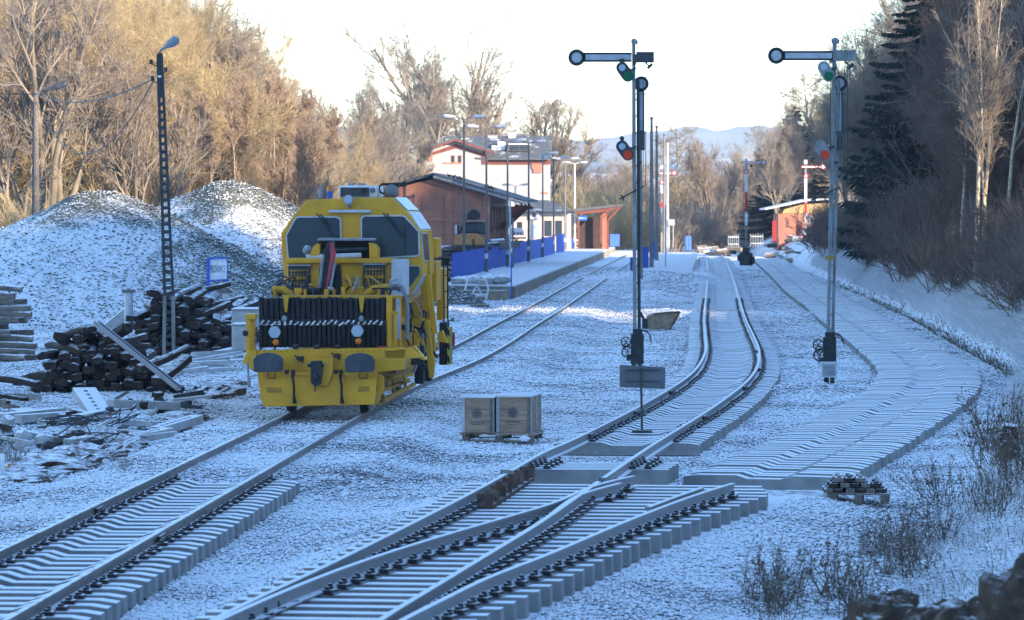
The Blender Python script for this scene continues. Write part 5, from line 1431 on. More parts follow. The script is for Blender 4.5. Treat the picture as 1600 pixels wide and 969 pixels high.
for i in range(5):
    q = G(702+i*12, 478+RNG.uniform(-4, 3), .1); mb = MB(); mb.box((0, 0, .06), (RNG.uniform(.6, 1.2), .3, .12)); o = mb.build('plank', M['wood_grey']); o.location = (q.x, q.y, tz(q.x, q.y)); o.rotation_euler = (0, 0, RNG.uniform(-.4, .4)); tag(o, 'short frosted plank on the snow before the platform end', 'plank', 'planks before the platform end')

# ------------------------------------------------------------------ far end of the yard
D5 = 365; k = D5/F
f = Fr(1246, 388, D5, 'brick_hut', 'dark red brick hut with overhanging snowy roof among the trees on the right', 'building', z=0)
m = MB(); f.rect(1216, 334, 1300, 392, 0, 7, m); m.build('wall', M['brick'], f.e)
m = MB(); f.poly([(1196, 328), (1262, 314), (1300, 312), (1300, 310), (1262, 311), (1196, 326)], -1, 8, m); m.build('roof', M['snowdeck'], f.e)
m = MB(); f.poly([(1222, 333.5), (1298, 333.5), (1298, 317), (1258, 318), (1226, 327)], -.02, 6.9, m); m.build('gable_boards', mat('ochre_boards', (.5, .36, .17), (.35, .25, .12), .8, stretch=(6, 1, 1)), f.e)
m = MB(); f.rect(1264, 337, 1272, 350, -.03, -.0, m); m.build('window', M['lightgrey'], f.e)
m = MB(); f.rect(1207, 345, 1213, 378, -.3, 0, m); f.rect(1249, 350, 1252, 378, -.3, -.1, m); m.build('drain_pipe', M['red'], f.e)
for (x0, x1, yt, yb, D, l) in ((1138, 1154, 367, 387, 385, 'small whitish slatted fence at the far end of the middle track'), (1173, 1192, 366, 386, 380, 'small whitish slatted fence right of the distant drive box')):
    f = Fr(x0, yb, D, 'slat_fence', l, 'fence')
    for i in range(6):
        m = MB(); xx = x0+(x1-x0)*i/5; f.rect(xx-.6, yt+RNG.uniform(-1, 1), xx+.6, yb, 0, .05, m); m.build('slat', M['grey'], f.e)
    m = MB(); f.rect(x0, yt+3, x1, yt+4.2, -.04, 0, m); f.rect(x0, yb-6, x1, yb-5, -.04, 0, m); m.build('rail_bar', M['grass_frost'], f.e)
f = Fr(1062, 372, 430, 'crossing_sign', 'sunlit red and white crossed boards past the far end of the tracks', 'sign')
m = MB(); m.bar(f.p(1052, 340, 0), f.p(1072, 352, 0), .22, .04, up=(0, 1, 0)); m.bar(f.p(1052, 352, -.06), f.p(1072, 340, -.06), .22, .04, up=(0, 1, 0)); m.build('crossed_boards', M['white'], f.e)
m = MB()
for x, y in ((1054, 341.2), (1070, 341.2), (1054, 350.8), (1070, 350.8)): c = f.p(x, y, -.1); m.box(c, (.28, .04, .24))
m.build('red_tip', redm, f.e)
MB().cyl((0, 0.05, 0), (0, .05, 2.0), .05, 8).build('post', M['zinc'], f.e)
f = Fr(1049, 392, 385, 'switch_cabinet', 'pale cabinet with blue side on thin legs beyond the poles', 'cabinet')
m = MB(); f.rect(1044, 343, 1054, 352, 0, .4, m); m.build('cabinet_box', M['lightgrey'], f.e)
for x in (1046, 1052): m = MB(); f.rect(x-.5, 352, x+.5, 392, .1, .2, m); m.build('leg', M['lightgrey'], f.e)
# heaps of timber and scrap at the far yard
i = 0
for (x0, x1, yb, n, l) in ((1092, 1150, 398, 24, 'middle track'), (1200, 1290, 404, 34, 'right-hand row')):
    for j in range(n):
        px = RNG.uniform(x0, x1); y = yb+RNG.uniform(-6, 3); q = G(px, y, .1)
        mb = MB(); s = RNG.uniform(.5, 1.0)
        if j % 3: mb.box((0, 0, .2), (RNG.uniform(.8, 2.6)*s, .5*s, .45*s))
        else: mb.cyl((-.6*s, 0, .25), (.6*s, 0, .3), .22*s, 8)
        o = mb.build('scrap_piece', M[['wood_grey', 'concrete', 'dark', 'wood_new'][j % 4]], None, bevel=.03); o.location = (q.x, q.y, tz(q.x, q.y)+RNG.uniform(0, .35)); o.rotation_euler = (RNG.uniform(-.15, .15), RNG.uniform(-.15, .15), RNG.uniform(-.8, .8))
        tag(o, 'frosted scrap piece heaped at the far end of the '+l, 'scrap', 'scrap at the far end of the '+l)
f = Fr(1200, 398, 372, 'long_pipe', 'long pale pipe resting on the scrap beside the right-hand distant signal', 'pipe')
MB().tube([f.p(1212, 391, 0), f.p(1256, 384, .5)], .1, 8).build('pipe', M['grass_frost'], f.e); MB().box(f.p(1234, 393, .3), (.3, .3, .9)).build('support', M['dark'], f.e)
# ------------------------------------------------------------------ gravel heaps
def heap(name, c, rx, ry, h, label, seed, prof, mat_, res=.11):
    nx_ = int(2*rx/res); ny_ = int(2*ry/res)
    xs = np.linspace(-rx, rx, nx_); ys = np.linspace(-ry, ry, ny_)
    X_, Y_ = np.meshgrid(xs, ys)
    a = np.arctan2(Y_/ry, X_/rx)
    r = np.sqrt((X_/rx)**2+(Y_/ry)**2)*(1+.07*np.sin(3*a+seed)+.05*np.sin(5*a+2*seed))
    z = np.interp(r, prof[0], prof[1])*h
    z = z+.35*vnoise(X_+50, Y_+50, 2.6, seed)*(r < .95)+.16*vnoise(X_+50, Y_+50, .9, seed+1)
    rng = np.random.default_rng(seed)
    z = z+rng.normal(0, .028, z.shape)*(1-sst(r, .95, 1.05))
    Xj = X_+rng.uniform(-.3, .3, z.shape)*res; Yj = Y_+rng.uniform(-.3, .3, z.shape)*res
    z = np.where(r > 1.05, -1.0, z)
    idx = np.arange(nx_*ny_).reshape(ny_, nx_)
    fc = np.stack([idx[:-1, :-1], idx[:-1, 1:], idx[1:, 1:], idx[1:, :-1]], -1)
    keep = (r[:-1, :-1] < 1.08)
    fc = fc[keep].reshape(-1, 4)
    me = np_mesh(name, np.stack([Xj, Yj, z], -1).reshape(-1, 3), fc, mat_)
    o = link_mesh(name, me, None, c)
    # loose stones on its skin
    n = int(rx*ry*3.14*24)
    rr = np.sqrt(rng.uniform(0, 1, n))*.97; aa = rng.uniform(0, 2*np.pi, n); aa = np.where(rng.uniform(0, 1, n) < .75, -np.abs(aa-np.pi), aa)
    sx = rr*np.cos(aa)*rx; sy = rr*np.sin(aa)*ry
    gi = np.clip(((sx+rx)/(2*rx)*(nx_-1)).astype(int), 0, nx_-1); gj = np.clip(((sy+ry)/(2*ry)*(ny_-1)).astype(int), 0, ny_-1)
    size = rng.uniform(.03, .075, n)
    V, Fc = octa(n, size, rng)
    V = V+np.stack([sx, sy, z[gj, gi]+.02], -1)[:, None, :]
    s = link_mesh('loose_stones', np_mesh('loose_stones', V.reshape(-1, 3), Fc, M['heap_stone']), o); tag(s, kind='stuff')
    tag(o, label, 'gravel heap')
    return o
def heap_mat():
    m = bpy.data.materials.new('heap_gravel'); m.use_nodes = True
    nt = m.node_tree; L = nt.links; b = nt.nodes['Principled BSDF']; b.inputs['Roughness'].default_value = .9; b.inputs['Specular IOR Level'].default_value = .2
    ge = nod(nt, 'ShaderNodeNewGeometry'); sp = nod(nt, 'ShaderNodeSeparateXYZ'); L.new(ge.outputs['Normal'], sp.inputs[0])
    tc = nod(nt, 'ShaderNodeTexCoord')
    n = nod(nt, 'ShaderNodeTexNoise'); n.inputs['Scale'].default_value = .55; n.inputs['Detail'].default_value = 7; n.inputs['Roughness'].default_value = .62; n.inputs['Distortion'].default_value = .8; L.new(tc.outputs['Object'], n.inputs['Vector'])
    n2 = nod(nt, 'ShaderNodeTexNoise'); n2.inputs['Scale'].default_value = 9; n2.inputs['Detail'].default_value = 3; n2.inputs['Roughness'].default_value = .8; L.new(tc.outputs['Object'], n2.inputs['Vector'])
    # bare olive gravel near the windswept top
    sz = nod(nt, 'ShaderNodeSeparateXYZ'); L.new(tc.outputs['Object'], sz.inputs[0])
    def mth(op, a, c):
        q = nod(nt, 'ShaderNodeMath', operation=op)
        for v, i in ((a, 0), (c, 1)):
            if isinstance(v, (int, float)): q.inputs[i].default_value = v
            else: L.new(v, q.inputs[i])
        return q.outputs[0]
    hgt = mth('MULTIPLY', mth('MAXIMUM', mth('SUBTRACT', sz.outputs['Z'], 3.4), 0), -.115)
    rt = mth('MULTIPLY', mth('MAXIMUM', mth('SUBTRACT', sz.outputs['X'], 1.2), 0), -.035)
    v = mth('ADD', mth('ADD', mth('MULTIPLY', n.outputs['Fac'], .55), mth('MULTIPLY', n2.outputs['Fac'], .55)), mth('ADD', hgt, rt))
    v = mth('ADD', v, mth('MULTIPLY', sp.outputs['Z'], .12))
    mr = nod(nt, 'ShaderNodeMapRange'); mr.inputs['From Min'].default_value = .50; mr.inputs['From Max'].default_value = .60; L.new(v, mr.inputs['Value'])
    mx = nod(nt, 'ShaderNodeMix', data_type='RGBA'); mx.inputs['A'].default_value = rgb((.13, .14, .12)); mx.inputs['B'].default_value = rgb((.82, .85, .89))
    L.new(mr.outputs[0], mx.inputs['Factor']); L.new(mx.outputs['Result'], b.inputs['Base Color'])
    n3 = nod(nt, 'ShaderNodeTexVoronoi'); n3.inputs['Scale'].default_value = 9; L.new(tc.outputs['Object'], n3.inputs['Vector'])
    bp = nod(nt, 'ShaderNodeBump'); bp.inputs['Distance'].default_value = .08; bp.invert = True; L.new(n3.outputs['Distance'], bp.inputs['Height']); L.new(bp.outputs[0], b.inputs['Normal'])
    return m
M['heap'] = heap_mat()
M['heap_stone'] = stone_mat('heap_stone', cov=.50, dark=(.06, .065, .055), light=(.16, .165, .15))
pf = ([0, .05, .13, .3, .6, .9, 1.0, 1.2], [1.0, .99, .93, .75, .40, .09, 0, -.1])
heap('gravel_heap', ((148-800)*150/F, 150, 0), 11.2, 14, 5.05, 'nearer large frosted gravel heap with a bare greenish crest, behind the old sleepers', 4, pf, M['heap'])
heap('gravel_heap', ((352-800)*180/F, 180, 0), 12.0, 14, 5.7, 'farther frosted gravel heap with a dark pointed top, right of the nearer heap', 9, pf, M['heap'])

# ------------------------------------------------------------------ old timber sleepers
def old_sleeper(seed, L=2.5, w=.26, h=.16):
    rng = random.Random(seed)
    n = 7; V = []; bend = rng.uniform(-.06, .06); cr_ = rng.uniform(.0, .05)
    for i in range(n):
        y = -L/2+L*i/(n-1); t = (i/(n-1)-.5)*2
        ww = w/2*(1+rng.uniform(-.05, .05)); hh = h/2*(1+rng.uniform(-.06, .06)); bz = bend*(1-t*t)
        for (a, c) in (((-1, -1), (.0, -1.02), (1, -1), (1.02, 0), (.96, .9), (.45, 1.05), (-.45, 1.0), (-.96, .88), (-1.02, 0)) if seed % 2 else ((-.8, -.9), (.0, -1.05), (.8, -.9), (1.05, -.1), (.86, .72), (.36, 1.12), (-.38, 1.1), (-.86, .68), (-1.05, -.1))):
            V.append((a*ww+rng.uniform(-.008, .008), y+(rng.uniform(-cr_, cr_) if i in (0, n-1) else 0), c*hh+bz+rng.uniform(-.008, .008)))
    k = 9
    Fc = [tuple(range(k)), tuple((n-1)*k+j for j in range(k-1, -1, -1))]
    for i in range(n-1):
        for j in range(k):
            j2 = (j+1) % k; Fc.append((i*k+j, (i+1)*k+j, (i+1)*k+j2, i*k+j2))
    return MB().add(V, Fc).mesh('old_sleeper', M['wood_old'])
OLDG = []
OLD = [old_sleeper(i, L=random.choice((2.3, 2.5, 2.6))) for i in range(8)]
for _m in OLD[:4]:
    _c = _m.copy(); _c.materials.clear(); _c.materials.append(M['wood_grey']); OLDG.append(_c)
def put_old(x, y, z, rx=0, ry=0, rz=0, label='', group='', m=None):
    o = link_mesh('old_sleeper', random.choice(OLD), None, (x, y, z)); o.rotation_euler = (rx, ry, rz)
    tag(o, label, 'old sleeper', group)
    return o
def pile(px0, px1, pyb, heights, D, depth_ang, label, group):
    """heights: px height of the top along the pile from left to right"""
    k = D/F; x0 = (px0-800)*k; x1 = (px1-800)*k
    n = 0; row = 0; zb = CH-(pyb-HY)*k
    while row < 14:
        z = zb+.1+row*.165; x = x0+random.uniform(0, .14)
        while x < x1:
            t = (x-x0)/(x1-x0); top = CH-(np.interp(t, np.linspace(0, 1, len(heights)), heights)-HY)*k
            if z < top-.05:
                near_top = z > top-.38
                j = .45 if near_top else .15
                put_old(x, D+1.25+random.uniform(-.15, .25)+row*.02, z+random.uniform(-.02, .02), random.uniform(-.08, .10)*(2 if near_top else 1), random.uniform(-.5, .5)*j*2, depth_ang+random.uniform(-.5, .5)*j*1.6, label, group)
                n += 1
            x += .275+random.uniform(0, .03)
        row += 1
    return n
a = pile(46, 262, 622, [590, 545, 522, 518, 522, 520, 540, 575, 612], 89.5, .10, 'tarred old sleeper in the nearer dark pile at the left, its end towards us', 'nearer pile of old sleepers')
c = pile(196, 404, 566, [525, 478, 455, 452, 460, 480, 492, 500, 520], 112, -.05, 'tarred old sleeper in the farther dark pile behind the lattice lamp post', 'farther pile of old sleepers')
# stack at the left edge, sleepers crosswise showing their sides
kk = 106/F; n2 = 0
for r_ in range(12):
    for j in range(2):
        y = 106+j*.9+random.uniform(-.1, .1); z = CH-(560-HY)*kk+r_*.17
        o = put_old((-30-800)*kk+random.uniform(-.35, .3)+(.2 if r_ < 5 else -.1), y, z, 0, random.uniform(-.03, .03), R(90)+random.uniform(-.2, .2), 'old sleeper in the ragged stack cut by the left edge of the view', 'stack of old sleepers at the left edge')
        o.data = random.choice(OLDG); o.scale = (1, random.uniform(.75, 1), 1); n2 += 1
# loose ones lying about in front
for i, (px, py, ang, tilt, lab) in enumerate([(22, 597, 1.0, .05, 'thick old sleeper with frosty top leaning right below the left stack'), (8, 640, .9, .1, 'old sleeper half buried at the left edge above the planks'), (52, 592, .7, -.1, 'old sleeper with wide frosted end just left of the nearer pile'), (268, 577, -.5, .25, 'old sleeper sloping down at the right end of the nearer pile'), (255, 560, -.9, .2, 'upper sloping old sleeper at the right end of the nearer pile')]):
    D = 85+i*.7; q = W(px, py, D); o = put_old(q.x, q.y, max(q.z, tz(q.x, q.y)+.1), 0, tilt, ang, lab); o.data = OLD[i]; o.rotation_euler = (tilt*1.6, .1, ang); o.scale = (1, .55, 1)
print('old sleepers', a, c, n2)
# leaning channel
f = Fr(215, 612, 85.5, 'steel_channel', 'long steel channel leaning from the nearer pile down to the ground', 'steel channel')
A_ = f.p(150, 506, 1.2); B_ = f.p(280, 610, 0)
m = MB(); m.bar(A_, B_, .16, .03); d = (B_-A_).normalized(); s_ = d.cross(Vector((0, 0, 1))).normalized()
for q in (-1, 1): m.bar(A_+s_*q*.075+Vector((0, 0, .04)), B_+s_*q*.075+Vector((0, 0, .04)), .02, .09)
m.build('channel_web', M['rail'], f.e)
# white upright drum/column on the farther pile
f = Fr(201, 510, 113, 'white_column', 'pale frosted column standing upright at the left end of the farther pile', 'column')
h = f.p(201, 457, 0).z
MB().cyl((0, 0, 0), (0, 0, h), .13, 14).build('shaft', M['lightgrey'], f.e); MB().box((0, 0, h+.04), (.36, .3, .09)).build('head_plate', M['zinc'], f.e); MB().box((0, 0, .04), (.4, .34, .09)).build('foot_plate', M['zinc'], f.e)
for i, (px, py, ang, lab) in enumerate(((180, 500, .5, 'pale frosted pipe leaning behind the white column'), (186, 508, .8, 'shorter pale pipe leaning beside the white column'))):
    f = Fr(px, py, 115, 'pale_pipe', lab, 'pipe'); MB().bar((-.35, 0, -.25), (.32, .2, .3), .16, .16).build('pipe', M['slat'], f.e)
f = Fr(353, 476, 121, 'grey_stub', 'grey stub post with triangular cap beside the blue sign', 'post'); MB().box((0, 0, .1), (.22, .2, .55)).build('post', M['lightgrey'], f.e); MB().prism([(-.28, .36), (.28, .36), (.1, .52), (-.26, .56)], -.15, .15).build('cap', M['wood_grey'], f.e)
for i, (px, py) in enumerate(((372, 474), (385, 477), (322, 463), (330, 470), (340, 473), (315, 452))):
    q = W(px, py, 119); put_old(q.x, q.y, q.z, .1, random.uniform(-.3, .3), random.uniform(-1, 1), 'broken dark sleeper piece between the blue sign and the machine', 'sleeper pieces near the blue sign')
# concrete blocks behind the machine
for (x0, x1, y0, y1, D, lab) in ((362, 402, 482, 512, 108, 'pale concrete block lying on top behind the machine'), (362, 394, 506, 548, 106, 'large pale concrete block standing under the other, behind the machine')):
    f = Fr((x0+x1)/2, y1, D, 'concrete_block', lab, 'concrete block'); m = MB(); f.rect(x0, y0+2, x1, y1, 0, 1.3, m); m.build('block', M['concrete'], f.e, bevel=.04)
    m = MB(); f.rect(x0-1, y0, x1+1, y0+2.5, -.05, 1.35, m); m.build('top_slab', M['slat'], f.e, bevel=.02)
# pale slats / profiles bundle
for i in range(24):
    t = i/24; px = 268+t*85+RNG.uniform(-12, 12); py = 602-t*26+RNG.uniform(-9, 9); D = 26840/(py-328)
    q = W(px, py, D); mb = MB(); L_ = RNG.uniform(1.0, 2.6)
    if i % 5 == 0: mb.cyl((-L_/2, 0, 0), (L_/2, 0, 0), .07, 10)
    else: mb.box((0, 0, 0), (L_, .16, .07))
    o = mb.build('metal_strip', M['slat']); o.location = (q.x, q.y, tz(q.x, q.y)+.05+RNG.uniform(0, .32)); o.rotation_euler = (RNG.uniform(-.2, .2), RNG.uniform(-.1, .05), .95+RNG.uniform(-.25, .25))
    tag(o, 'pale frosted strip in the loose bundle between the lamp post and the machine', 'metal strip', 'bundle of pale strips')
# broken concrete sleepers in front
def holed(L, w, h, name='perforated_beam'):
    m = MB(); m.box((0, 0, 0), (L, w, h)); 
    return m
spec = [(138, 650, 168, 688, 'short perforated concrete sleeper leaning steeply towards us', 1.05, .5), (172, 645, 277, 625, 'longest perforated concrete sleeper lying across the debris', 2.7, .28),
        (182, 686, 262, 652, 'perforated concrete sleeper lying below the longest one', 2.2, .28), (245, 668, 308, 638, 'perforated concrete sleeper at the right end of the debris', 1.9, .3),
        (90, 662, 160, 640, 'frosted concrete sleeper behind the leaning one', 1.8, .26), (0, 660, 95, 618, 'long frosted beam slanting up from the left edge', 2.6, .25), (28, 664, 110, 626, 'second long beam beside the one from the left edge', 2.5, .2),
        (108, 700, 140, 668, 'flat frosted plank pointing at us left of the debris', 1.3, .22), (10, 625, 55, 600, 'chunky frosted block near the left edge', .9, .34)]
for i, (x0, y0, x1, y1, lab, L_, w) in enumerate(spec):
    D = 26840/(max(y0, y1)-328+14); a_ = W(x0, y0, D*(1.0 if y0 > y1 else 1.02)); 
    lift = .12+.10*(i in (0, 1))
    p0 = Vector(((x0-800)*D/F, D, tz((x0-800)*D/F, D)+lift)); D1_ = D+2.0*(1 if y0 > y1 else -1)*min(1, abs(y1-y0)/40)
    p1 = Vector(((x1-800)*D1_/F, D1_, tz((x1-800)*D1_/F, D1_)+lift+(.05)))
    if i == 0: p0 = W(131, 611, 82.2); p1 = W(166, 663, 80.2)
    d = p1-p0; c_ = (p0+p1)/2
    f = empty('broken_sleeper', c_, 0, lab, 'concrete sleeper', 'broken concrete sleepers at the left')
    m = MB(); m.bar(p0-c_, p1-c_, w, .17); m.build('beam', M['concrete'], f, bevel=.015)
    dn = d.normalized(); u = Vector((0, 0, 1)); r_ = dn.cross(u).normalized(); u = r_.cross(dn)
    if i < 4:
        m = MB()
        for k in range(7):
            t = .12+k*.11; q = (p0-c_).lerp(p1-c_, t)+u*.088+r_*.02
            m.bar(q-dn*.045, q+dn*.045, .07, .008, up=u)
        m.build('hole_row', M['dark'], f)
# frosted debris: scattered bits
for i in range(70):
    px = RNG.uniform(-10, 300); py = RNG.uniform(632, 700) if px < 200 else RNG.uniform(625, 668)
    q = G(px, py, .2); mb = MB(); s = RNG.uniform(.3, 1.0)
    if i % 3 == 0: mb.bar((-.5*s, 0, 0), (.5*s, .1, RNG.uniform(-.05, .2)), .10*s, .06)
    elif i % 3 == 1: mb.sphere((0, 0, 0), .14*s+.04, 8, 6, jit=.5)
    else: mb.box((0, 0, 0), (.7*s, .22*s, .1))
    o = mb.build('debris_piece', M[['wood_grey', 'concrete', 'wood_old', 'dark', 'slat'][i % 5]]); o.location = (q.x, q.y, tz(q.x, q.y)+.06+RNG.uniform(0, .12)); o.rotation_euler = (RNG.uniform(-.3, .3), RNG.uniform(-.3, .3), RNG.uniform(-3, 3))
    tag(o, 'small frosted piece of debris on the ground before the nearer sleeper pile', 'debris', 'debris before the nearer sleeper pile')
# curled wires
for i in range(14):
    px = RNG.uniform(60, 170); py = RNG.uniform(655, 700); q = G(px, py, .25); pts = []
    for k in range(9): pts.append((RNG.normal(0, .3)+.1*k, RNG.normal(0, .2), abs(RNG.normal(.12, .12))))
    o = MB().tube(catmull(pts, 4), .012, 5).build('curled_wire', M['grass_frost' if i % 2 else 'wire']); o.location = (q.x, q.y, tz(q.x, q.y)); tag(o, 'curl of stiff wire among the debris left of the leaning sleeper', 'wire', 'wire curls in the debris')
# brown soil edge
def soil(px, py, sx, sy, h, lab, z=.0):
    q = G(px, py, 0); mb = MB(); mb.sphere((0, 0, 0), 1, 26, 14, jit=.45, sc=(sx, sy, h)); o = mb.build('soil_bank', M['soil']); o.location = (q.x, q.y, tz(q.x, q.y)+z-.05); tag(o, lab, 'soil bank', 'brown soil along the left track')
soil(20, 752, .8, 1.6, .2, 'brown earth clod at the far left edge of the view'); soil(70, 735, .9, 2.4, .22, 'bare brown earth left of the left track'); soil(128, 722, .7, 2.6, .26, 'rusty brown earth bank below the leaning sleeper'); soil(282, 660, .5, 2.6, .2, 'brown earth beside the right end of the debris'); soil(345, 620, .6, 3.4, .18, 'low earth strip left of the machine'); soil(180, 700, .6, 2, .18, 'frosty earth under the perforated sleepers')
# white post with orange marker at left edge
f = Fr(2, 755, G(2, 755).y, 'marker_post', 'white block cut by the left edge, above brown soil', 'post'); MB().box((-.1, 0, .22), (.3, .2, .5)).build('post_body', M['white'], f.e, bevel=.02)
f = Fr(14, 752, G(14, 752).y, 'orange_peg', 'small orange peg beside the white block at the left edge', 'peg'); MB().cyl((0, 0, 0), (0, 0, .28), .025, 8).build('peg', M['orange'], f.e); MB().cyl((0, 0, .28), (0, 0, .31), .032, 8).build('peg_top', M['white'], f.e)

# ------------------------------------------------------------------ blue framed sign
f = Fr(338, 470, 124, 'station_sign', 'blue framed white station name board beside the farther sleeper pile', 'sign')
m = MB(); f.rect(323, 404, 327.5, 474, -.05, .05, m); m.build('post', M['blue'], f.e)
m = MB(); f.rect(352, 404, 355.5, 470, .25, .33, m); m.build('post', M['blue'], f.e)
m = MB(); f.poly([(327, 405), (354, 404), (354, 436), (327, 438)], .04, .10, m); m.build('board', M['sign_white'], f.e)
m = MB(); f.poly([(326, 402.5), (355, 401.5), (355, 404), (326, 405)], -.02, .14, m); f.poly([(327, 438), (354, 436), (354, 438), (327, 440)], -.01, .13, m); m.build('frame_bar', M['blue'], f.e)
c = f.p(340.5, 421, 0)
text('PILCHOWICE', 'lettering', .17, (c.x, .035, c.z), (R(90), 0, R(2)), M['text_grey'], f.e, sx=.46).scale = (.46, 1.9, 1)

# ------------------------------------------------------------------ lattice lamp post
def cobra(e, p, d, m='lightgrey', s=1.0):
    mb = MB(); p = Vector(p); d = Vector(d)
    mb.tube([p, p+d*.25, p+d*.6, p+d*.95, p+d*1.05], [.035*s, .05*s, .14*s, .15*s, .07*s], 10)
    o = mb.build('lamp_head', M[m], e, smooth=True); return o
f = Fr(264, 568, 112, 'lattice_lamp_post', 'tall dark lattice lamp post with insulators, standing before the farther sleeper pile', 'lamp post')
for s_ in (-1, 1):
    a_ = f.p(264+s_*7.6, 568, 0); b_ = f.p(264+s_*6.5, 462, 0); c_ = f.p(249+s_*2.9+.5, 86, 0)
    MB().bar(a_, b_, .10, .16, up=(0, 1, 0)).build('leg', M['pole_c'], f.e); MB().bar(b_, c_, .075, .13, up=(0, 1, 0)).build('leg', M['pole_dark'], f.e)
m = MB()
for y in np.arange(100, 560, 12.5):
    cx = 264+(249.5-264)*(568-y)/(568-86); w = 3.4+(7.6-3.4)*(y-86)/(568-86)
    m.bar(f.p(cx-w, y, 0), f.p(cx+w, y, 0), .11, .10)
m.build('rung', M['pole_dark'], f.e)
m = MB(); f.rect(245.5, 83, 253.5, 150, -.05, .05, m); m.build('upper_shaft', M['pole_dark'], f.e)
m = MB(); f.rect(246.5, 118, 252, 121, -.07, -.05, m); m.build('number_plate', M['white'], f.e)
for px, py in ((236, 98), (259, 110), (238, 124)):
    m = MB(); m.tube(catmull([f.p(249, py+4, -.05), f.p((249+px)/2, py+5, -.06), f.p(px, py+1, -.06)], 3), .015, 6); c_ = f.p(px, py-1, -.06); m.cyl((c_.x, c_.y, c_.z-.06), (c_.x, c_.y, c_.z+.07), .05, 10); m.build('insulator', M['dark'], f.e)
m = MB(); m.tube([f.p(249, 86, 0), f.p(250, 80, 0), f.p(255, 76, 0)], .03, 8); m.build('lamp_arm', M['zinc'], f.e)
cobra(f.e, f.p(252, 78, 0), f.p(277, 61, -.1)-f.p(252, 78, 0), 'grey', .95)
top1 = W(238, 124, 112)
f = Fr(57, 450, 170, 'wooden_lamp_post', 'wooden lamp post with a drooping street lamp behind the nearer gravel heap', 'lamp post')
MB().tube([f.p(58, 455, 0), f.p(56, 148, 0)], [.15, .11], 10).build('pole', M['wood_grey'], f.e); MB().tube([f.p(52.5, 455, .1), f.p(53.5, 160, .1)], [.09, .07], 8).build('side_pole', M['pole_dark'], f.e)
m = MB(); m.tube([f.p(56, 150, 0), f.p(60, 144, 0), f.p(66, 142, 0)], .035, 8); m.build('lamp_arm', M['zinc'], f.e)
cobra(f.e, f.p(64, 143, 0), f.p(103, 131, -.2)-f.p(64, 143, 0), 'darkgrey', 1.0)
for i, (px, py, ln, D, lab) in enumerate(((66, 214, 7, 250, 'small far street lamp left of all, beyond the nearer heap'), (177, 233, 13, 260, 'small far street lamp in the wood right of the wooden post'), (268, 246, 8, 270, 'small far street lamp just right of the lattice post'))):
    f = Fr(px, 345, D, 'street_lamp', lab, 'street lamp', 'small lamps along the road in the wood', z=1)
    MB().tube([(0, 0, 0), f.p(px, py+6, 0)], [.09, .05], 8).build('pole', M['zinc'], f.e); cobra(f.e, f.p(px, py+5, 0), f.p(px+ln+4, py-3, 0)-f.p(px, py+5, 0), 'lightgrey', 1.1)
def sag(a, b, s, n=16):
    return [a.lerp(b, i/n)-Vector((0, 0, s*4*(i/n)*(1-i/n))) for i in range(n+1)]
def cable(name, pts, r, label):
    o = MB().tube(pts, r, 5).build(name, M['wire']); tag(o, label, 'cable'); return o
q2 = W(57, 147, 170)
cable('power_cable', sag(q2, top1, .5), .022, 'cable strung between the wooden post and the lattice lamp post')
cable('power_cable', sag(W(-80, 137, 172), q2, .1), .022, 'cable running from the wooden post out of the left edge')
cable('power_cable', sag(W(57, 160, 170), W(241, 124, 112.1), 2.2), .018, 'slack cable drooping low between the two old lamp posts')

# ------------------------------------------------------------------ crates on a pallet
CR = G(787, 688, 0); gz = tz(CR.x, CR.y)+.05
ANG = -.16
def crate(ox, w, d, h, lab, emb=True):
    e = empty('wooden_crate', (CR.x+ox, CR.y, gz+.17), ANG, lab, 'crate', 'crates on the pallet')
    MB().b2(0, w, 0, d, 0, h).build('box_body', M['wood_new'], e, bevel=.004)
    m = MB()
    for x in (0, w-.06): MB().b2(x, x+.06, -.02, -.001, 0, h).build('batten', M['wood_grey' if x else 'slat'], e)
    for y in (0, d-.06, d/2): MB().b2(w+.001, w+.02, y, y+.06, 0, h).build('batten', M['slat'], e)
    MB().b2(.06, w-.06, -.018, -.001, h-.05, h).build('batten', M['wood_new'], e)
    for z_ in (.22, .44): MB().b2(.062, w-.062, -.003, -.0005, z_, z_+.007).build('board_gap', M['dark'], e); MB().b2(w+.0005, w+.003, .062, d-.02, z_, z_+.007).build('board_gap', M['dark'], e)
    MB().b2(-.03, w+.04, -.03, d+.02, h+.001, h+.03).build('lid', M['snowdeck'], e)
    if emb:
        m = MB(); cx, cz = w*.48, h*.56
        m.disc((cx, -.004, cz), .06, .004, 14)
        for k in range(8):
            a_ = k*math.pi/4; m.disc((cx+.082*math.cos(a_), -.004, cz+.082*math.sin(a_)), .026, .0035, 8)
        m.b2(cx-.14, cx+.14, -.006, -.002, cz-.19, cz-.17); m.b2(cx-.09, cx+.09, -.006, -.002, cz-.23, cz-.215); m.build('stencil_mark', M['wood_emblem'], e)
    return e
crate(-.80, .60, .9, .66, 'left pine crate with a dark stencilled mark, standing on the pallet')
crate(-.14, .66, 1.25, .68, 'right pine crate with a dark stencilled mark and battened side, on the pallet')
e = empty('crate_pallet', (CR.x, CR.y, gz), ANG, 'frosted wooden pallet under the two stencilled crates', 'pallet')
m = MB()
for y in (-.02, .5, 1.0): m.b2(-.84, .60, y, y+.12, .13, .165)
for x in np.linspace(-.84, .48, 6): m.b2(x, x+.12, -.04, 1.2, .11, .13)
m.build('deck_board', M['wood_new'], e)
for x in (-.80, -.16, .44):
    for y in (0, .5, 1.0): MB().b2(x, x+.14, y-.03, y+.11, .02, .11).build('block', M['wood_grey'], e)
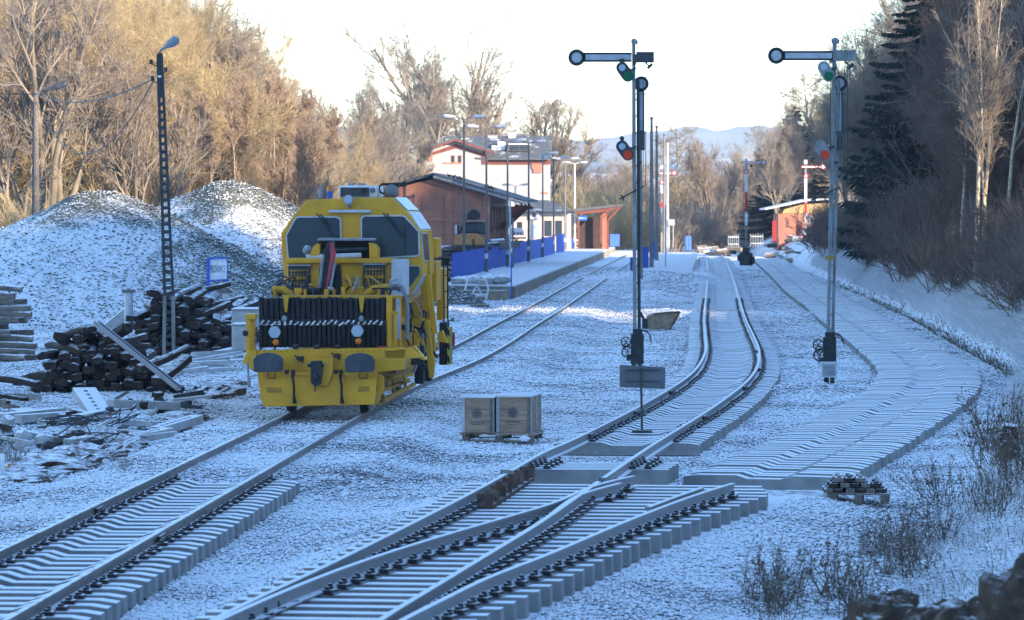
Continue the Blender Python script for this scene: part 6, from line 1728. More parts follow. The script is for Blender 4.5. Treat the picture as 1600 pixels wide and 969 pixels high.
MB().b2(-.84, .6, -.02, .10, 0, .02).b2(-.84, .6, 1, 1.1, 0, .02).build('skid', M['wood_new'], e)
o = MB().sphere((0, 0, 0), .09, 8, 6, jit=.3).build('snow_lump', M['snowdeck']); q = G(820, 690, 0); o.location = (q.x, q.y-.15, gz+.08); o.scale = (1.2, 1, .55); tag(o, 'small lump of snow against the pallet under the right crate', 'snow lump')

# ------------------------------------------------------------------ pallet with short timbers
PA = G(1340, 800, 0); gz2 = tz(PA.x, PA.y+.6)
e = empty('timber_pallet', (PA.x, PA.y, gz2), -.12, 'small wooden pallet loaded with dark notched blocks, lower right', 'pallet')
for x in (-.43, -.05, .33): MB().b2(x, x+.12, 0, .1, 0, .12).b2(x, x+.12, .35, .45, 0, .12).b2(x, x+.12, .7, .8, 0, .12).build('block', M['wood_grey'], e)
m = MB()
for y in (0, .2, .4, .6, .78): m.b2(-.45, .47, y, y+.1, .122, .145)
m.build('deck_board', M['wood_grey'], e)
i = 0
for r_ in range(3):
    for c_ in range(6-r_ if r_ < 2 else 3):
        for dd in range(2):
            lab = 'dark notched block stacked on the small pallet'
            m = MB(); m.box((0, 0, .03), (.13, .36, .06)); m.box((0, -.1, .075), (.06, .06, .03)); m.box((0, .1, .075), (.06, .06, .03))
            o = m.build('notched_block', M['wood_old' if (r_+c_) % 2 else 'wood_grey'], None, bevel=.005)
            o.location = (PA.x-.40+.075*r_+c_*.155, PA.y+.22+dd*.38, gz2+.15+r_*.08); o.rotation_euler = (0, 0, -.12+RNG.uniform(-.08, .08)); tag(o, lab, 'block', 'notched blocks on the small pallet')
# ------------------------------------------------------------------ bucket / trough
f = Fr(1030, 515, G(1030, 515).y, 'loader_bucket', 'tan steel loader bucket lying open on the snow left of the middle track', 'bucket')
P_ = [(1006, 513), (1012, 494), (1022, 490), (1052, 489), (1064, 487), (1056, 503), (1048, 514), (1020, 515)]
bm = mat('bucket_tan', (.30, .23, .15), (.18, .13, .09), .7, nscale=4, frost=.3, frost_lo=.7)
m = MB(); m.prism([(f.p(x, y, 0).x, f.p(x, y, 0).z) for x, y in P_], 0, .9); m.build('bucket_shell', bm, f.e, bevel=.02)
m = MB(); m.bar(f.p(1062, 488, -.02), f.p(1047, 514, -.02), .05); m.bar(f.p(1022, 490, -.02), f.p(1062, 487, -.02), .05); m.build('cutting_edge', M['rust'], f.e)
m = MB(); f.rect(1004, 498, 1012, 514, -.1, .5, m); m.bar(f.p(1000, 488, .2), f.p(1012, 510, .2), .1); m.bar(f.p(1008, 512, .1), f.p(1075, 516, .1), .03); m.build('hitch', M['dark'], f.e)

# ------------------------------------------------------------------ foreground rocks and stump
def rock(px, py, D, s, sc, lab, seed):
    q = W(px, py, D); mb = MB(); nu, nv = 40, 24; V = []; 
    for j in range(nv+1):
        th = math.pi*j/nv
        for i in range(nu):
            a_ = 2*math.pi*i/nu; p = Vector((math.sin(th)*math.cos(a_)*sc[0], math.sin(th)*math.sin(a_)*sc[1], math.cos(th)*sc[2]))*s
            nn = mnoise.fractal(p*(1.6/s)+Vector((seed, 0, seed)), .9, 2.1, 6); V.append(p*(1+.32*nn))
    Fc = [(j*nu+i, (j+1)*nu+i, (j+1)*nu+(i+1) % nu, j*nu+(i+1) % nu) for j in range(nv) for i in range(nu)]
    o = mb.add(V, Fc).build('rock', M['rock'], smooth=False); o.location = q; tag(o, lab, 'rock', 'rocks in the lower right corner')
rock(1385, 980, 33, .33, (1.1, 1, .85), 'rounded frosty rock at the bottom edge, leftmost of the corner rocks', 1)
rock(1480, 985, 32, .30, (1.2, 1, .8), 'brown rock in the bottom edge between the two larger ones', 2)
rock(1620, 970, 30, .46, (1.0, 1, .95), 'largest brown rock, cut by the lower right corner', 3)
rock(1530, 990, 31, .34, (1.1, 1, .8), 'low brown rock just left of the corner rock', 4)
q = G(1576, 702, .3)
f = empty('stump_post', (q.x, q.y, tz(q.x, q.y)), 0, 'thick dark stump post with frosty top at the right edge', 'post')
MB().prism([(-.13, 0), (.2, 0), (.19, .35), (.16, .62), (-.08, .66), (-.15, .4)], 0, .3).build('stump', M['wood_old'], f, bevel=.02); MB().sphere((.03, .15, .62), .15, 10, 6, jit=.3, sc=(1, 1, .4)).build('snow_cap', M['snowdeck'], f)
# ------------------------------------------------------------------ vegetation
def tubes_np(P, Rr, sides):
    """P (n,m,3) polylines, Rr (n,m) radii -> verts, quads"""
    n, m, _ = P.shape
    T = np.empty_like(P); T[:, 1:-1] = P[:, 2:]-P[:, :-2]; T[:, 0] = P[:, 1]-P[:, 0]; T[:, -1] = P[:, -1]-P[:, -2]
    T /= np.linalg.norm(T, axis=2, keepdims=True)+1e-9
    ref = np.where(np.abs(T[:, :1, 2:3]) > .9, np.array([1., 0, 0]), np.array([0, 0, 1.]))*np.ones((n, m, 1))
    A_ = np.cross(T, ref); A_ /= np.linalg.norm(A_, axis=2, keepdims=True)+1e-9
    B_ = np.cross(T, A_)
    ang = np.arange(sides)*2*np.pi/sides
    V = P[:, :, None, :]+Rr[:, :, None, None]*(A_[:, :, None, :]*np.cos(ang)[:, None]+B_[:, :, None, :]*np.sin(ang)[:, None])
    idx = np.arange(n*m*sides).reshape(n, m, sides)
    a = idx[:, :-1, :]; b = idx[:, 1:, :]
    Q = np.stack([a, np.roll(a, -1, 2), np.roll(b, -1, 2), b], -1).reshape(-1, 4)
    return V.reshape(-1, 3), Q
def branch(par, parR, k, t0, t1, lr, ang, up, seg, wob, rr, rng, tmin=.0, lenfn=None):
    """children polylines from parents"""
    n, m, _ = par.shape
    pid = np.repeat(np.arange(n), k)
    N = len(pid)
    t = rng.uniform(t0, t1, N)
    f_ = t*(m-1); i0 = np.clip(f_.astype(int), 0, m-2); fr = (f_-i0)[:, None]
    S = par[pid, i0]*(1-fr)+par[pid, i0+1]*fr
    d0 = par[pid, i0+1]-par[pid, i0]; d0 /= np.linalg.norm(d0, axis=1, keepdims=True)+1e-9
    plen = np.linalg.norm(par[:, 1:]-par[:, :-1], axis=2).sum(1)[pid]
    rnd = rng.normal(size=(N, 3)); side = np.cross(d0, rnd); side /= np.linalg.norm(side, axis=1, keepdims=True)+1e-9
    a = rng.uniform(ang[0], ang[1], N)[:, None]
    d = d0*np.cos(a)+side*np.sin(a); d[:, 2] += up; d /= np.linalg.norm(d, axis=1, keepdims=True)
    L = plen*rng.uniform(lr[0], lr[1], N)*(1-.45*t if lenfn is None else lenfn(t))
    P = np.empty((N, seg+1, 3)); P[:, 0] = S
    for s in range(seg):
        d = d+rng.normal(0, wob, (N, 3)); d[:, 2] += up*.35; d /= np.linalg.norm(d, axis=1, keepdims=True)
        P[:, s+1] = P[:, s]+d*(L/seg)[:, None]
    r0 = (parR[pid, i0]*(1-fr[:, 0])+parR[pid, i0+1]*fr[:, 0])*rr
    Rr = r0[:, None]*np.linspace(1, .45, seg+1)[None]
    return P, Rr
def bare_tree(seed, H, r0=.2, spread=.5, first=.25, n1=14, n2=8, n3=7, n4=5, lean=.03, l1=(.35, .6), ang1=(.5, 1.0), up=.12, rmin=.010, forks=0, tip=.014, fang=(.3, .65), fl=(.6, .85), f0=(.12, .45)):
    rng = np.random.default_rng(seed)
    m = 9; P = np.zeros((1, m, 3)); d = np.array([rng.normal(0, lean), rng.normal(0, lean), 1.])
    for i in range(1, m):
        d = d+rng.normal(0, .05, 3)*np.array([1, 1, 0]); P[0, i] = P[0, i-1]+d/np.linalg.norm(d)*H/(m-1)
    Rr = (r0*np.linspace(1, .16, m)**1.0)[None]
    trunks = [(P, Rr)]
    if forks:
        F_, FR = branch(P, Rr, forks, f0[0], f0[1], fl, fang, .12, 8, .09, .72, rng, lenfn=lambda t: 1-t*.6)
        trunks.append((F_, FR))
    Pm = np.concatenate([p if p.shape[1] == 9 else p for p, _ in trunks]); Rm = np.concatenate([r for _, r in trunks])
    b1 = branch(Pm, Rm, n1, first, .97, l1, ang1, up, 6, .12, .55, rng)
    b2 = branch(b1[0], b1[1], n2, .12, 1, (.4, .8), (.35, .85), up*.8, 4, .15, .6, rng)
    b3 = branch(b2[0], b2[1], n3, .1, 1, (.45, .85), (.3, .85), up*.6, 3, .16, .62, rng)
    b4 = branch(b3[0], b3[1], n4, .1, 1, (.5, .9), (.3, .8), up*.5, 2, .16, .65, rng)
    VT, QT = [], []; off = 0
    for p, r in trunks:
        v, q = tubes_np(p, r, 8); VT.append(v); QT.append(q+off); off += len(v)
    VC, QC = [], []; off = 0
    for (p, r), s, mn in ((b1, 5, rmin*1.6), (b2, 4, rmin*1.2), (b3, 3, rmin), (b4, 3, tip)):
        v, q = tubes_np(p, np.maximum(r, mn), s); VC.append(v); QC.append(q+off); off += len(v)
    return (np.concatenate(VT), np.concatenate(QT)), (np.concatenate(VC), np.concatenate(QC))
PROTO = {}
def proto(key, gen, mt, mc, **kw):
    (vt, qt), (vc, qc) = gen(**kw)
    PROTO.setdefault(key, []).append((np_mesh(key+'_trunk', vt, qt, M[mt]), np_mesh(key+'_crown', vc, qc, M[mc])))
def put_tree(name, key, i, x, y, s, label, cat='tree', group=None, z=None, rz=None, sx=1.0):
    t, c = PROTO[key][i % len(PROTO[key])]
    z = tz(x, y)-.1 if z is None else z
    e = empty(name, (x, y, z), RNG.uniform(0, 6.28) if rz is None else rz, label, cat, group)
    e.scale = (s*sx, s*sx, s)
    link_mesh('trunk', t, e); link_mesh('crown', c, e)
    return e
for s in range(4): proto('ochre', bare_tree, 'bark', 'twig', seed=20+s, H=15, r0=.22, n1=16, n2=8, n3=7, n4=4, first=.10, forks=3, l1=(.35, .65), ang1=(.45, .95), up=.10, tip=.0075, rmin=.008)
for s in range(2): proto('grey', bare_tree, 'bark', 'twig_grey', seed=40+s, H=15, r0=.26, n1=13, n2=8, n3=7, n4=4, first=.2, forks=3, l1=(.35, .6), ang1=(.4, .9), up=.11, tip=.0075, rmin=.008)
for s in range(3): proto('airy', bare_tree, 'bark', 'twig_grey', seed=60+s, H=13.5, r0=.30, n1=11, n2=6, n3=5, n4=4, first=.3, forks=7, l1=(.3, .52), ang1=(.3, .7), up=.15, tip=.008, rmin=.009, fang=(.2, .75), fl=(.7, .98), f0=(.06, .4))
for s in range(3): proto('birch', bare_tree, 'birch', 'twig_red', seed=80+s, H=13, r0=.09, n1=34, n2=8, n3=6, n4=3, first=.25, l1=(.13, .24), ang1=(.3, .6), up=.22, lean=.02, tip=.012)
for s in range(3): proto('dark', bare_tree, 'bark', 'twig_dark', seed=100+s, H=13, r0=.16, n1=18, n2=8, n3=7, n4=4, first=.1, forks=2, tip=.008, rmin=.008)
for s in range(2): proto('rbirch', bare_tree, 'birch', 'twig_grey', seed=120+s, H=16, r0=.15, n1=16, n2=6, n3=4, n4=3, first=.35, l1=(.2, .34), ang1=(.35, .75), up=.16, lean=.02, tip=.008)
for s in range(2): proto('larch', bare_tree, 'bark', 'larch', seed=130+s, H=15, r0=.15, n1=70, n2=9, n3=4, n4=3, first=.12, l1=(.14, .26), ang1=(1.1, 1.5), up=.02, lean=.01, tip=.014)
def spruce(seed, H=15, W_=3.2, r0=.2, dens=1.0):
    rng = np.random.default_rng(seed)
    m = 9; P = np.zeros((1, m, 3)); P[0, :, 2] = np.linspace(0, H, m); Rr = (r0*np.linspace(1, .08, m))[None]
    vt, qt = tubes_np(P, Rr, 8)
    nb = int(264*dens); wh = np.arange(nb)//11; t = np.clip(.09+.905*(wh/(nb//11))**.92+rng.normal(0, .013, nb), .02, .995); az = np.arange(nb)*2*np.pi/11+wh*1.3+rng.normal(0, .18, nb)
    L = W_*(1-t)**.75*rng.uniform(.8, 1.15, nb)*(1+.12*np.sin(wh*2.1))+.2
    seg = 5; B_ = np.zeros((nb, seg+1, 3)); B_[:, 0, 2] = t*H
    dx, dy = np.cos(az), np.sin(az)
    for s in range(1, seg+1):
        u = s/seg; B_[:, s, 0] = dx*L*u; B_[:, s, 1] = dy*L*u; B_[:, s, 2] = t*H-L*(.30*u*1.2-.22*u*u*u)+rng.normal(0, .03, nb)
    vb, qb = tubes_np(B_, np.linspace(.04, .012, seg+1)[None]*np.ones((nb, 1)), 4)
    # hanging needle sprays: blades on both sides and beneath each branch
    K = 120; pid = np.repeat(np.arange(nb), K); u = rng.uniform(.08, 1, nb*K); f_ = u*seg; i0 = np.clip(f_.astype(int), 0, seg-1); fr = (f_-i0)[:, None]
    S = B_[pid, i0]*(1-fr)+B_[pid, i0+1]*fr
    side = rng.choice([-1, 1], nb*K); ll = (.55*(1-u*.55)*L[pid]*.33+.16)*rng.uniform(.5, 1.2, nb*K)
    out = np.stack([dx[pid]*.7-dy[pid]*side*.8, dy[pid]*.7+dx[pid]*side*.8, -.35-rng.uniform(0, .8, nb*K)], -1); out /= np.linalg.norm(out, axis=1, keepdims=True)
    E = S+out*ll[:, None]; wv = np.cross(out, rng.normal(size=(nb*K, 3))); wv /= np.linalg.norm(wv, axis=1, keepdims=True); w = .045+.03*rng.uniform(0, 1, nb*K)
    mid = (S+E)/2; V = np.stack([S, mid+wv*w[:, None], E, mid-wv*w[:, None]], 1).reshape(-1, 3)
    Q = np.arange(len(V)).reshape(-1, 4)
    vc = np.concatenate([vb, V]); qc = np.concatenate([qb, Q+len(vb)])
    return (vt, qt), (vc, qc)
for s in range(2): proto('spruce', spruce, 'bark', 'spruce', seed=140+s, H=15, W_=4.6, dens=1.1)
proto('sprucen', spruce, 'bark', 'spruce', seed=150, H=15, W_=2.4, dens=1.0)
def shrub(seed, H=3.0, n=26, sp=.55, n2=7, n3=6, tip=.009):
    rng = np.random.default_rng(seed); m = 6
    P = np.zeros((n, m, 3)); P[:, 0, :2] = rng.normal(0, .35, (n, 2)); d = np.stack([rng.normal(0, sp, n), rng.normal(0, sp, n), np.ones(n)], -1); d /= np.linalg.norm(d, axis=1, keepdims=True); L = H*rng.uniform(.5, 1.1, n)
    for i in range(1, m):
        d = d+rng.normal(0, .12, (n, 3)); d[:, 2] += .05; d /= np.linalg.norm(d, axis=1, keepdims=True); P[:, i] = P[:, i-1]+d*(L/(m-1))[:, None]
    Rr = np.linspace(.022, .010, m)[None]*np.ones((n, 1))
    b1 = branch(P, Rr, n2, .15, 1, (.3, .6), (.3, .8), .15, 3, .15, .7, rng); b2 = branch(b1[0], b1[1], n3, .1, 1, (.4, .8), (.3, .8), .1, 2, .15, .7, rng)
    vt, qt = tubes_np(P, Rr, 4); VC, QC = [], []; off = 0
    for (p, r), s in ((b1, 3), (b2, 3)):
        v, q = tubes_np(p, np.maximum(r, tip), s); VC.append(v); QC.append(q+off); off += len(v)
    return (vt, qt), (np.concatenate(VC), np.concatenate(QC))
for s in range(3): proto('bush_ochre', shrub, 'twig', 'twig', seed=200+s, H=4, n=34)
for s in range(3): proto('bush_dark', shrub, 'twig_dark', 'twig_dark', seed=210+s, H=3, n=36, tip=.008)
for s in range(2): proto('bush_grey', shrub, 'twig_grey', 'twig_grey', seed=220+s, H=3.2, n=34)

def at(px, D): return (px-800)*D/F
# --- left wood: silhouette height (photo rows) against x
silx = [-60, 150, 250, 330, 400, 440, 480, 520, 560, 600, 640]
sily = [-70, -60, -30, 5, 55, 95, 140, 190, 215, 235, 250]
LG = 'trees of the wood on the left'
n = 0
for D, step, jit, key, dy, lab in ((205, 50, 20, 'ochre', 50, 'bare ochre tree in the front row of the wood behind the gravel heaps'), (228, 44, 20, 'ochre', 20, 'bare ochre tree in the second row of the wood behind the gravel heaps'), (255, 40, 18, 'grey', 0, 'bare grey-brown tree in the rear rows of the wood at the left'), (285, 40, 20, 'ochre', 10, 'bare ochre tree deep in the wood at the left')):
    px = -60
    while px < 500:
        x = px+RNG.uniform(-jit, jit); top = np.interp(x, silx, sily)+dy+RNG.uniform(-15, 45)
        X_ = at(x, D); z0 = tz(X_, D)-.2; H = CH-(top-HY)*D/F-z0
        if key == 'ochre' and 320 < x < 500 and D < 240: px += step; continue
        put_tree('bare_tree', key, int(RNG.integers(0, 4)), X_, D+RNG.uniform(-4, 4), max(.25, H/17.0), lab, 'tree', LG, z=z0, sx=RNG.uniform(.75, 1.0)); n += 1
        px += step*RNG.uniform(.8, 1.25)
# big darker trees in front
for (px, top, D, lab) in ((70, -40, 188, 'large dark-limbed tree left, right above the wooden lamp post'), (215, 110, 192, 'crooked low tree behind the nearer heap, left of the lattice post')):
    X_ = at(px, D); z0 = tz(X_, D)-.2; put_tree('bare_tree', 'airy', 0 if px < 100 else 2, X_, D, (CH-(top-HY)*D/F-z0)/15, lab, z=z0)
# birches
for i in range(26):
    px = 330+i*6.6+RNG.uniform(-5, 5); D = RNG.uniform(196, 232); top = np.interp(px, [330, 400, 440, 500], [145, 130, 150, 205])+RNG.uniform(-15, 25)
    X_ = at(px, D); z0 = tz(X_, D)-.2
    put_tree('birch_tree', 'birch', i, X_, D, (CH-(top-HY)*D/F-z0)/13.3, 'slender birch with reddish twigs behind the farther gravel heap', group='reddish birches behind the farther heap', z=z0, sx=.85)
# undergrowth of the left wood
for D, lo in ((182, 0), (196, 0), (215, 0), (240, 0)):
    for px in np.arange(-60, 600, 30):
        x = px+RNG.uniform(-12, 12); X_ = at(x, D)
        if D < 190 and (x > 20 and x < 560): continue
        z0 = tz(X_, D)-.2; s = RNG.uniform(.8, 1.6)
        if x > 470: s *= .7
        put_tree('bush', 'bush_ochre', int(RNG.integers(0, 3)), X_, D+RNG.uniform(-4, 4), s, 'leafless ochre bush under the trees behind the gravel heaps', 'bush', 'ochre undergrowth of the left wood', z=z0)
# trees round the station
for (key, px, top, D, sx, name, lab) in (('airy', 715, 30, 415, 1.2, 'bare_tree', 'tallest spreading bare tree right behind the white station house'), ('airy', 655, 75, 420, .9, 'bare_tree', 'bare tree behind the left corner of the station house'), ('airy', 858, 145, 430, 1.2, 'bare_tree', 'rounded bare tree right of the station house'), ('grey', 575, 158, 330, .8, 'bare_tree', 'bare tree between the left wood and the station'),
     ('grey', 520, 190, 315, .8, 'bare_tree', 'smaller bare tree right beside the left wood'), ('grey', 618, 175, 340, .8, 'bare_tree', 'bare tree left of the brick shed roof'), ('ochre', 545, 235, 300, .8, 'bare_tree', 'low bare tree over the cab of the machine'), ('grey', 600, 225, 360, .9, 'bare_tree', 'low pale bare tree behind the shed'), ('ochre', 640, 240, 380, .9, 'bare_tree', 'far low bare tree behind the shed roof'),
     ('larch', 1062, 188, 470, 1.25, 'bare_tree', 'pale conical tree above the row of bare poles'), ('airy', 1112, 215, 430, .9, 'bare_tree', 'thin bare tree left of the distant signals'), ('grey', 985, 265, 500, 1.1, 'bare_tree', 'bare tree behind the left tall signal'), ('grey', 1140, 250, 480, 1.0, 'bare_tree', 'bare tree behind the nearest distant signal')):
    X_ = at(px, D); z0 = tz(X_, D)-.3; put_tree(name, key, int(px), X_, D, (CH-(top-HY)*D/F-z0)/15.5, lab, z=z0, sx=sx)
for i in range(70):
    px = RNG.uniform(500, 1200); D = RNG.uniform(470, 640); top = np.interp(px, [500, 700, 900, 1000, 1100, 1200], [262, 270, 262, 258, 265, 240])+RNG.uniform(-10, 30)
    X_ = at(px, D); z0 = tz(X_, D)-.5
    key = ['grey', 'ochre', 'dark'][i % 3]
    put_tree('bare_tree', key, i, X_, D, max(.2, (CH-(top-HY)*D/F-z0)/16), 'brownish bare tree in the distant wood beyond the station', group='distant wood beyond the station', z=z0, sx=1.3)
for i in range(60):
    px = RNG.uniform(880, 1200); D = RNG.uniform(405, 470); X_ = at(px, D)
    put_tree('bush', 'bush_ochre' if px < 1020 else 'bush_grey', i, X_, D, RNG.uniform(.9, 1.7), 'leafless bush at the far end of the station yard', 'bush', 'bushes at the far end of the yard')

# --- right wood
RG = 'trees of the wood on the right'
def rtop(px): return np.interp(px, [1180, 1240, 1300, 1340, 1380, 1420, 1600], [240, 150, 130, 120, 90, 10, -80])
for (px, top, D, key, sx, lab) in ((1450, -60, 226, 'spruce', 1.12, 'tall dark spruce with drooping boughs on the right, left of the golden birches'), (1484, -60, 240, 'spruce', .7, 'second dark spruce close right of the tall drooping one'), (1240, 165, 400, 'sprucen', 1.6, 'dark spruce behind the brick hut on the right'), (1212, 218, 405, 'spruce', 1.25, 'lower dark spruce left of the brick hut'), (1266, 200, 398, 'sprucen', 1.8, 'dense spruce right behind the hut roof')):
    X_ = at(px, D); z0 = tz(X_, D)-.3; put_tree('spruce', key, 0 if px != 1484 else 1, X_, D, (CH-(top-HY)*D/F-z0)/15, lab, z=z0, sx=sx)
for (px, top, D, lab) in ((1268, 112, 412, 'tall pale larch above the brick hut'), (1292, 150, 410, 'pale larch right behind the right-hand tall signal')):
    X_ = at(px, D); z0 = tz(X_, D)-.3; put_tree('larch_tree', 'larch', int(px), X_, D, (CH-(top-HY)*D/F-z0)/15, lab, z=z0, sx=1.1)
for i, (px, top, D) in enumerate(((1524, -60, 150), (1538, -40, 152), (1545, 20, 149), (1572, -70, 160), (1500, -10, 165))):
    X_ = at(px, D); z0 = tz(X_, D)-.3
    put_tree('birch_tree', 'rbirch', i, X_, D, (CH-(top-HY)*D/F-z0)/15.5, ['tallest golden-lit birch trunk on the right bank', 'second golden birch close right of the tallest', 'thin golden birch between the two others', 'birch nearest the right edge of the view', 'slender birch left of the golden group'][i], z=z0, sx=.8)
for D, step, dy in ((168, 30, 60), (190, 28, 20), (215, 24, 0), (250, 22, 0), (300, 22, 0)):
    px = 1300 if D > 245 else 1505
    while px < 1640:
        x = px+RNG.uniform(-9, 9); top = rtop(x)+dy+RNG.uniform(-10, 60); X_ = at(x, D); z0 = tz(X_, D)-.3
        if X_ > np.interp(D, TOE[:, 0], TOE[:, 1])+2.0:
            key = 'dark' if (D < 230 or RNG.uniform() < .3) else 'grey'
            put_tree('bare_tree', key, int(RNG.integers(0, 3)), X_, D+RNG.uniform(-4, 4), max(.3, (CH-(top-HY)*D/F-z0)/15), 'bare dark-twigged tree in the wood on the right bank' if key == 'dark' else 'bare grey-twigged tree in the rear of the wood on the right', group=RG, z=z0, sx=.85)
        px += step*RNG.uniform(.8, 1.2)
for i in range(22):
    px = RNG.uniform(1190, 1400); D = RNG.uniform(385, 440); X_ = at(px, D)
    z0 = tz(X_, D)-.3; top = rtop(px)+RNG.uniform(10, 70)
    put_tree('bare_tree', 'grey', i, X_, D, max(.3, (CH-(top-HY)*D/F-z0)/15.5), 'bare pinkish-brown tree far behind the right-hand tall signal', group='far trees right of the hut', z=z0, sx=.8)
# scrub on the right bank
for i in range(165):
    D = 92*(3.4)**RNG.uniform(0, 1); toe = np.interp(D, TOE[:, 0], TOE[:, 1]); X_ = toe+RNG.uniform(1.0, 2.4+D*.03)
    s = RNG.uniform(.7, 1.25)*(.75 if D < 130 else 1.0)
    put_tree('bush', 'bush_dark', i, X_, D, s, 'dense dark leafless bush on the right bank above the frosted slope', 'bush', 'dark scrub along the right bank')

# unseen trees added right of the view to dapple the sun on the heaps
for i, (x_, y_) in enumerate(((25, 136), (28, 128), (34, 122), (40, 140), (24, 122), (33, 148))):
    put_tree('bare_tree', 'dark', i, x_, y_, 1.35, 'unseen bare dark-twigged tree added right of the view for its shade', group='shade trees added right of the view')

for i in range(120):  # more unseen trees, added to block sun from the ground by the tracks
    y_ = RNG.uniform(125, 300); x_ = max(.133*y_+2, 30)+RNG.uniform(0, 26); t_ = .69*x_+.72*y_
    if 116 < t_ < 127: continue
    if i % 2 and 185 < y_ < 240: put_tree('spruce', 'spruce', 0, x_, y_, 1.15, 'unseen dark spruce added right of the view for its shade', group='shade spruces added right of the view'); continue
    put_tree('bare_tree', 'dark', i, x_, y_, 1.3, 'unseen bare dark-twigged tree added right of the view for its shade', group='shade trees added right of the view')

# grass blades: frosted slope, ditch, bank
def blades(name, n, xy, h, w, m, seed, lean=(-.4, .0), kind='stuff'):
    rng = np.random.default_rng(seed); X_, Y_ = xy(rng, n); Z_ = terrain(X_, Y_)
    hh = rng.uniform(.5, 1.2, n)*h; a = rng.uniform(0, 6.28, n); dx, dy = np.cos(a)*w*.5, np.sin(a)*w*.5
    lx_ = (lean[0]+rng.normal(0, .35, n))*hh; ly_ = (lean[1]+rng.normal(0, .35, n))*hh
    B0 = np.stack([X_-dx, Y_-dy, Z_-.03], -1); B1 = np.stack([X_+dx, Y_+dy, Z_-.03], -1)
    M0 = np.stack([X_-dx*.7+lx_*.35, Y_-dy*.7+ly_*.35, Z_+hh*.6], -1); M1 = np.stack([X_+dx*.7+lx_*.35, Y_+dy*.7+ly_*.35, Z_+hh*.6], -1)
    T0 = np.stack([X_+lx_, Y_+ly_, Z_+hh], -1); T1_ = np.stack([X_+lx_+dx*.1, Y_+ly_+dy*.1, Z_+hh*.99], -1)
    V = np.stack([B0, B1, M1, M0, T1_, T0], 1).reshape(-1, 3); b = (np.arange(n)*6)[:, None]
    Q = np.concatenate([b+np.array([[0, 1, 2, 3]]), b+np.array([[3, 2, 4, 5]])])
    o = link_mesh(name, np_mesh(name, V, Q, m)); tag(o, kind=kind); return o
def slope_xy(rng, n):
    Y_ = 80*(300/80)**rng.uniform(0, 1, n); toe = np.interp(Y_, TOE[:, 0], TOE[:, 1]); return toe+rng.beta(1.2, 1.6, n)*(3.6+Y_*.006)+.1, Y_
blades('frosted_grass', 60000, slope_xy, .42, .05, M['grass_frost'], 31, lean=(-.7, -.3))
def ditch_xy(rng, n):
    Y_ = 108*(260/108)**rng.uniform(0, 1, n); keep = vnoise(Y_, Y_*0, 5, 3); toe = np.interp(Y_, TOE[:, 0], TOE[:, 1]); return toe-.3+rng.normal(0, .22, n), Y_
blades('dry_grass', 3500, ditch_xy, .14, .03, M['grass_dry'], 32)
def bank_xy(rng, n):
    Y_ = rng.uniform(36, 84, n); toe = np.interp(Y_, TOE[:, 0], TOE[:, 1]); return toe+rng.beta(1, 1.4, n)*(Y_*.14-toe+2)+.1, Y_
blades('frosted_grass', 16000, bank_xy, .11, .016, M['grass_frost'], 33, lean=(-.3, -.2))
blades('dry_grass', 3500, bank_xy, .16, .012, M['grass_dry'], 34, lean=(-.3, -.2))

# weeds
def weed(seed, H=.8, n=16):
    rng = np.random.default_rng(seed); m = 5
    P = np.zeros((n, m, 3)); P[:, 0, :2] = rng.normal(0, .16, (n, 2)); d = np.stack([rng.normal(-.1, .45, n), rng.normal(0, .4, n), np.ones(n)], -1); d /= np.linalg.norm(d, axis=1, keepdims=True); L = H*rng.uniform(.5, 1.15, n)
    for i in range(1, m):
        d = d+rng.normal(0, .10, (n, 3)); d /= np.linalg.norm(d, axis=1, keepdims=True); P[:, i] = P[:, i-1]+d*(L/(m-1))[:, None]
    Rr = np.linspace(.006, .003, m)[None]*np.ones((n, 1))
    b1 = branch(P, Rr, 6, .3, 1, (.15, .35), (.4, .9), .1, 2, .15, .7, rng)
    vt, qt = tubes_np(P, Rr, 4); v1, q1 = tubes_np(b1[0], np.maximum(b1[1], .0025), 3)
    # withered leaves: small crumpled quads
    K = 9; N = n*K; pid = np.repeat(np.arange(n), K); j = rng.integers(1, m, N); S = P[pid, j]+rng.normal(0, .035, (N, 3)); a = rng.normal(size=(N, 3)); a /= np.linalg.norm(a, axis=1, keepdims=True); b = np.cross(a, rng.normal(size=(N, 3))); b /= np.linalg.norm(b, axis=1, keepdims=True)
    s = rng.uniform(.012, .03, N)[:, None]; V = np.stack([S-a*s, S-b*s*.6, S+a*s, S+b*s*.6], 1).reshape(-1, 3); Q = np.arange(N*4).reshape(-1, 4)
    return (np.concatenate([vt, v1]), np.concatenate([qt, q1+len(vt)])), (V, Q)
for s in range(5):
    (a, b), (c, d) = weed(300+s); PROTO.setdefault('weed', []).append((np_mesh('weed_stalks', a, b, M['weed']), np_mesh('weed_leaves', c, d, M['weed'])))
def put_weed(px, py, s, label, group):
    q = G(px, py, 0); 
    for _ in range(4): zz = tz(q.x, q.y); q = G(px, py, min(zz, 3))
    t, c = PROTO['weed'][int(RNG.integers(0, 5))]
    e = empty('dry_weed', (q.x, q.y, tz(q.x, q.y)-.02), RNG.uniform(0, 6.28), label, 'weed', group); e.scale = (s, s, s)
    link_mesh('stalks', t, e); link_mesh('leaves', c, e)
for i in range(11): put_weed(RNG.uniform(1190, 1330), RNG.uniform(925, 985), RNG.uniform(.6, 1.0), 'dry brown weed in the clump at the bottom edge right of centre', 'weeds at the bottom edge')
for i in range(11): put_weed(1400+RNG.uniform(0, 170), 880-RNG.uniform(0, 130)-(i % 5)*6, RNG.uniform(.5, 1.0), 'dry brown weed on the low bank at the lower right', 'weeds on the low bank')
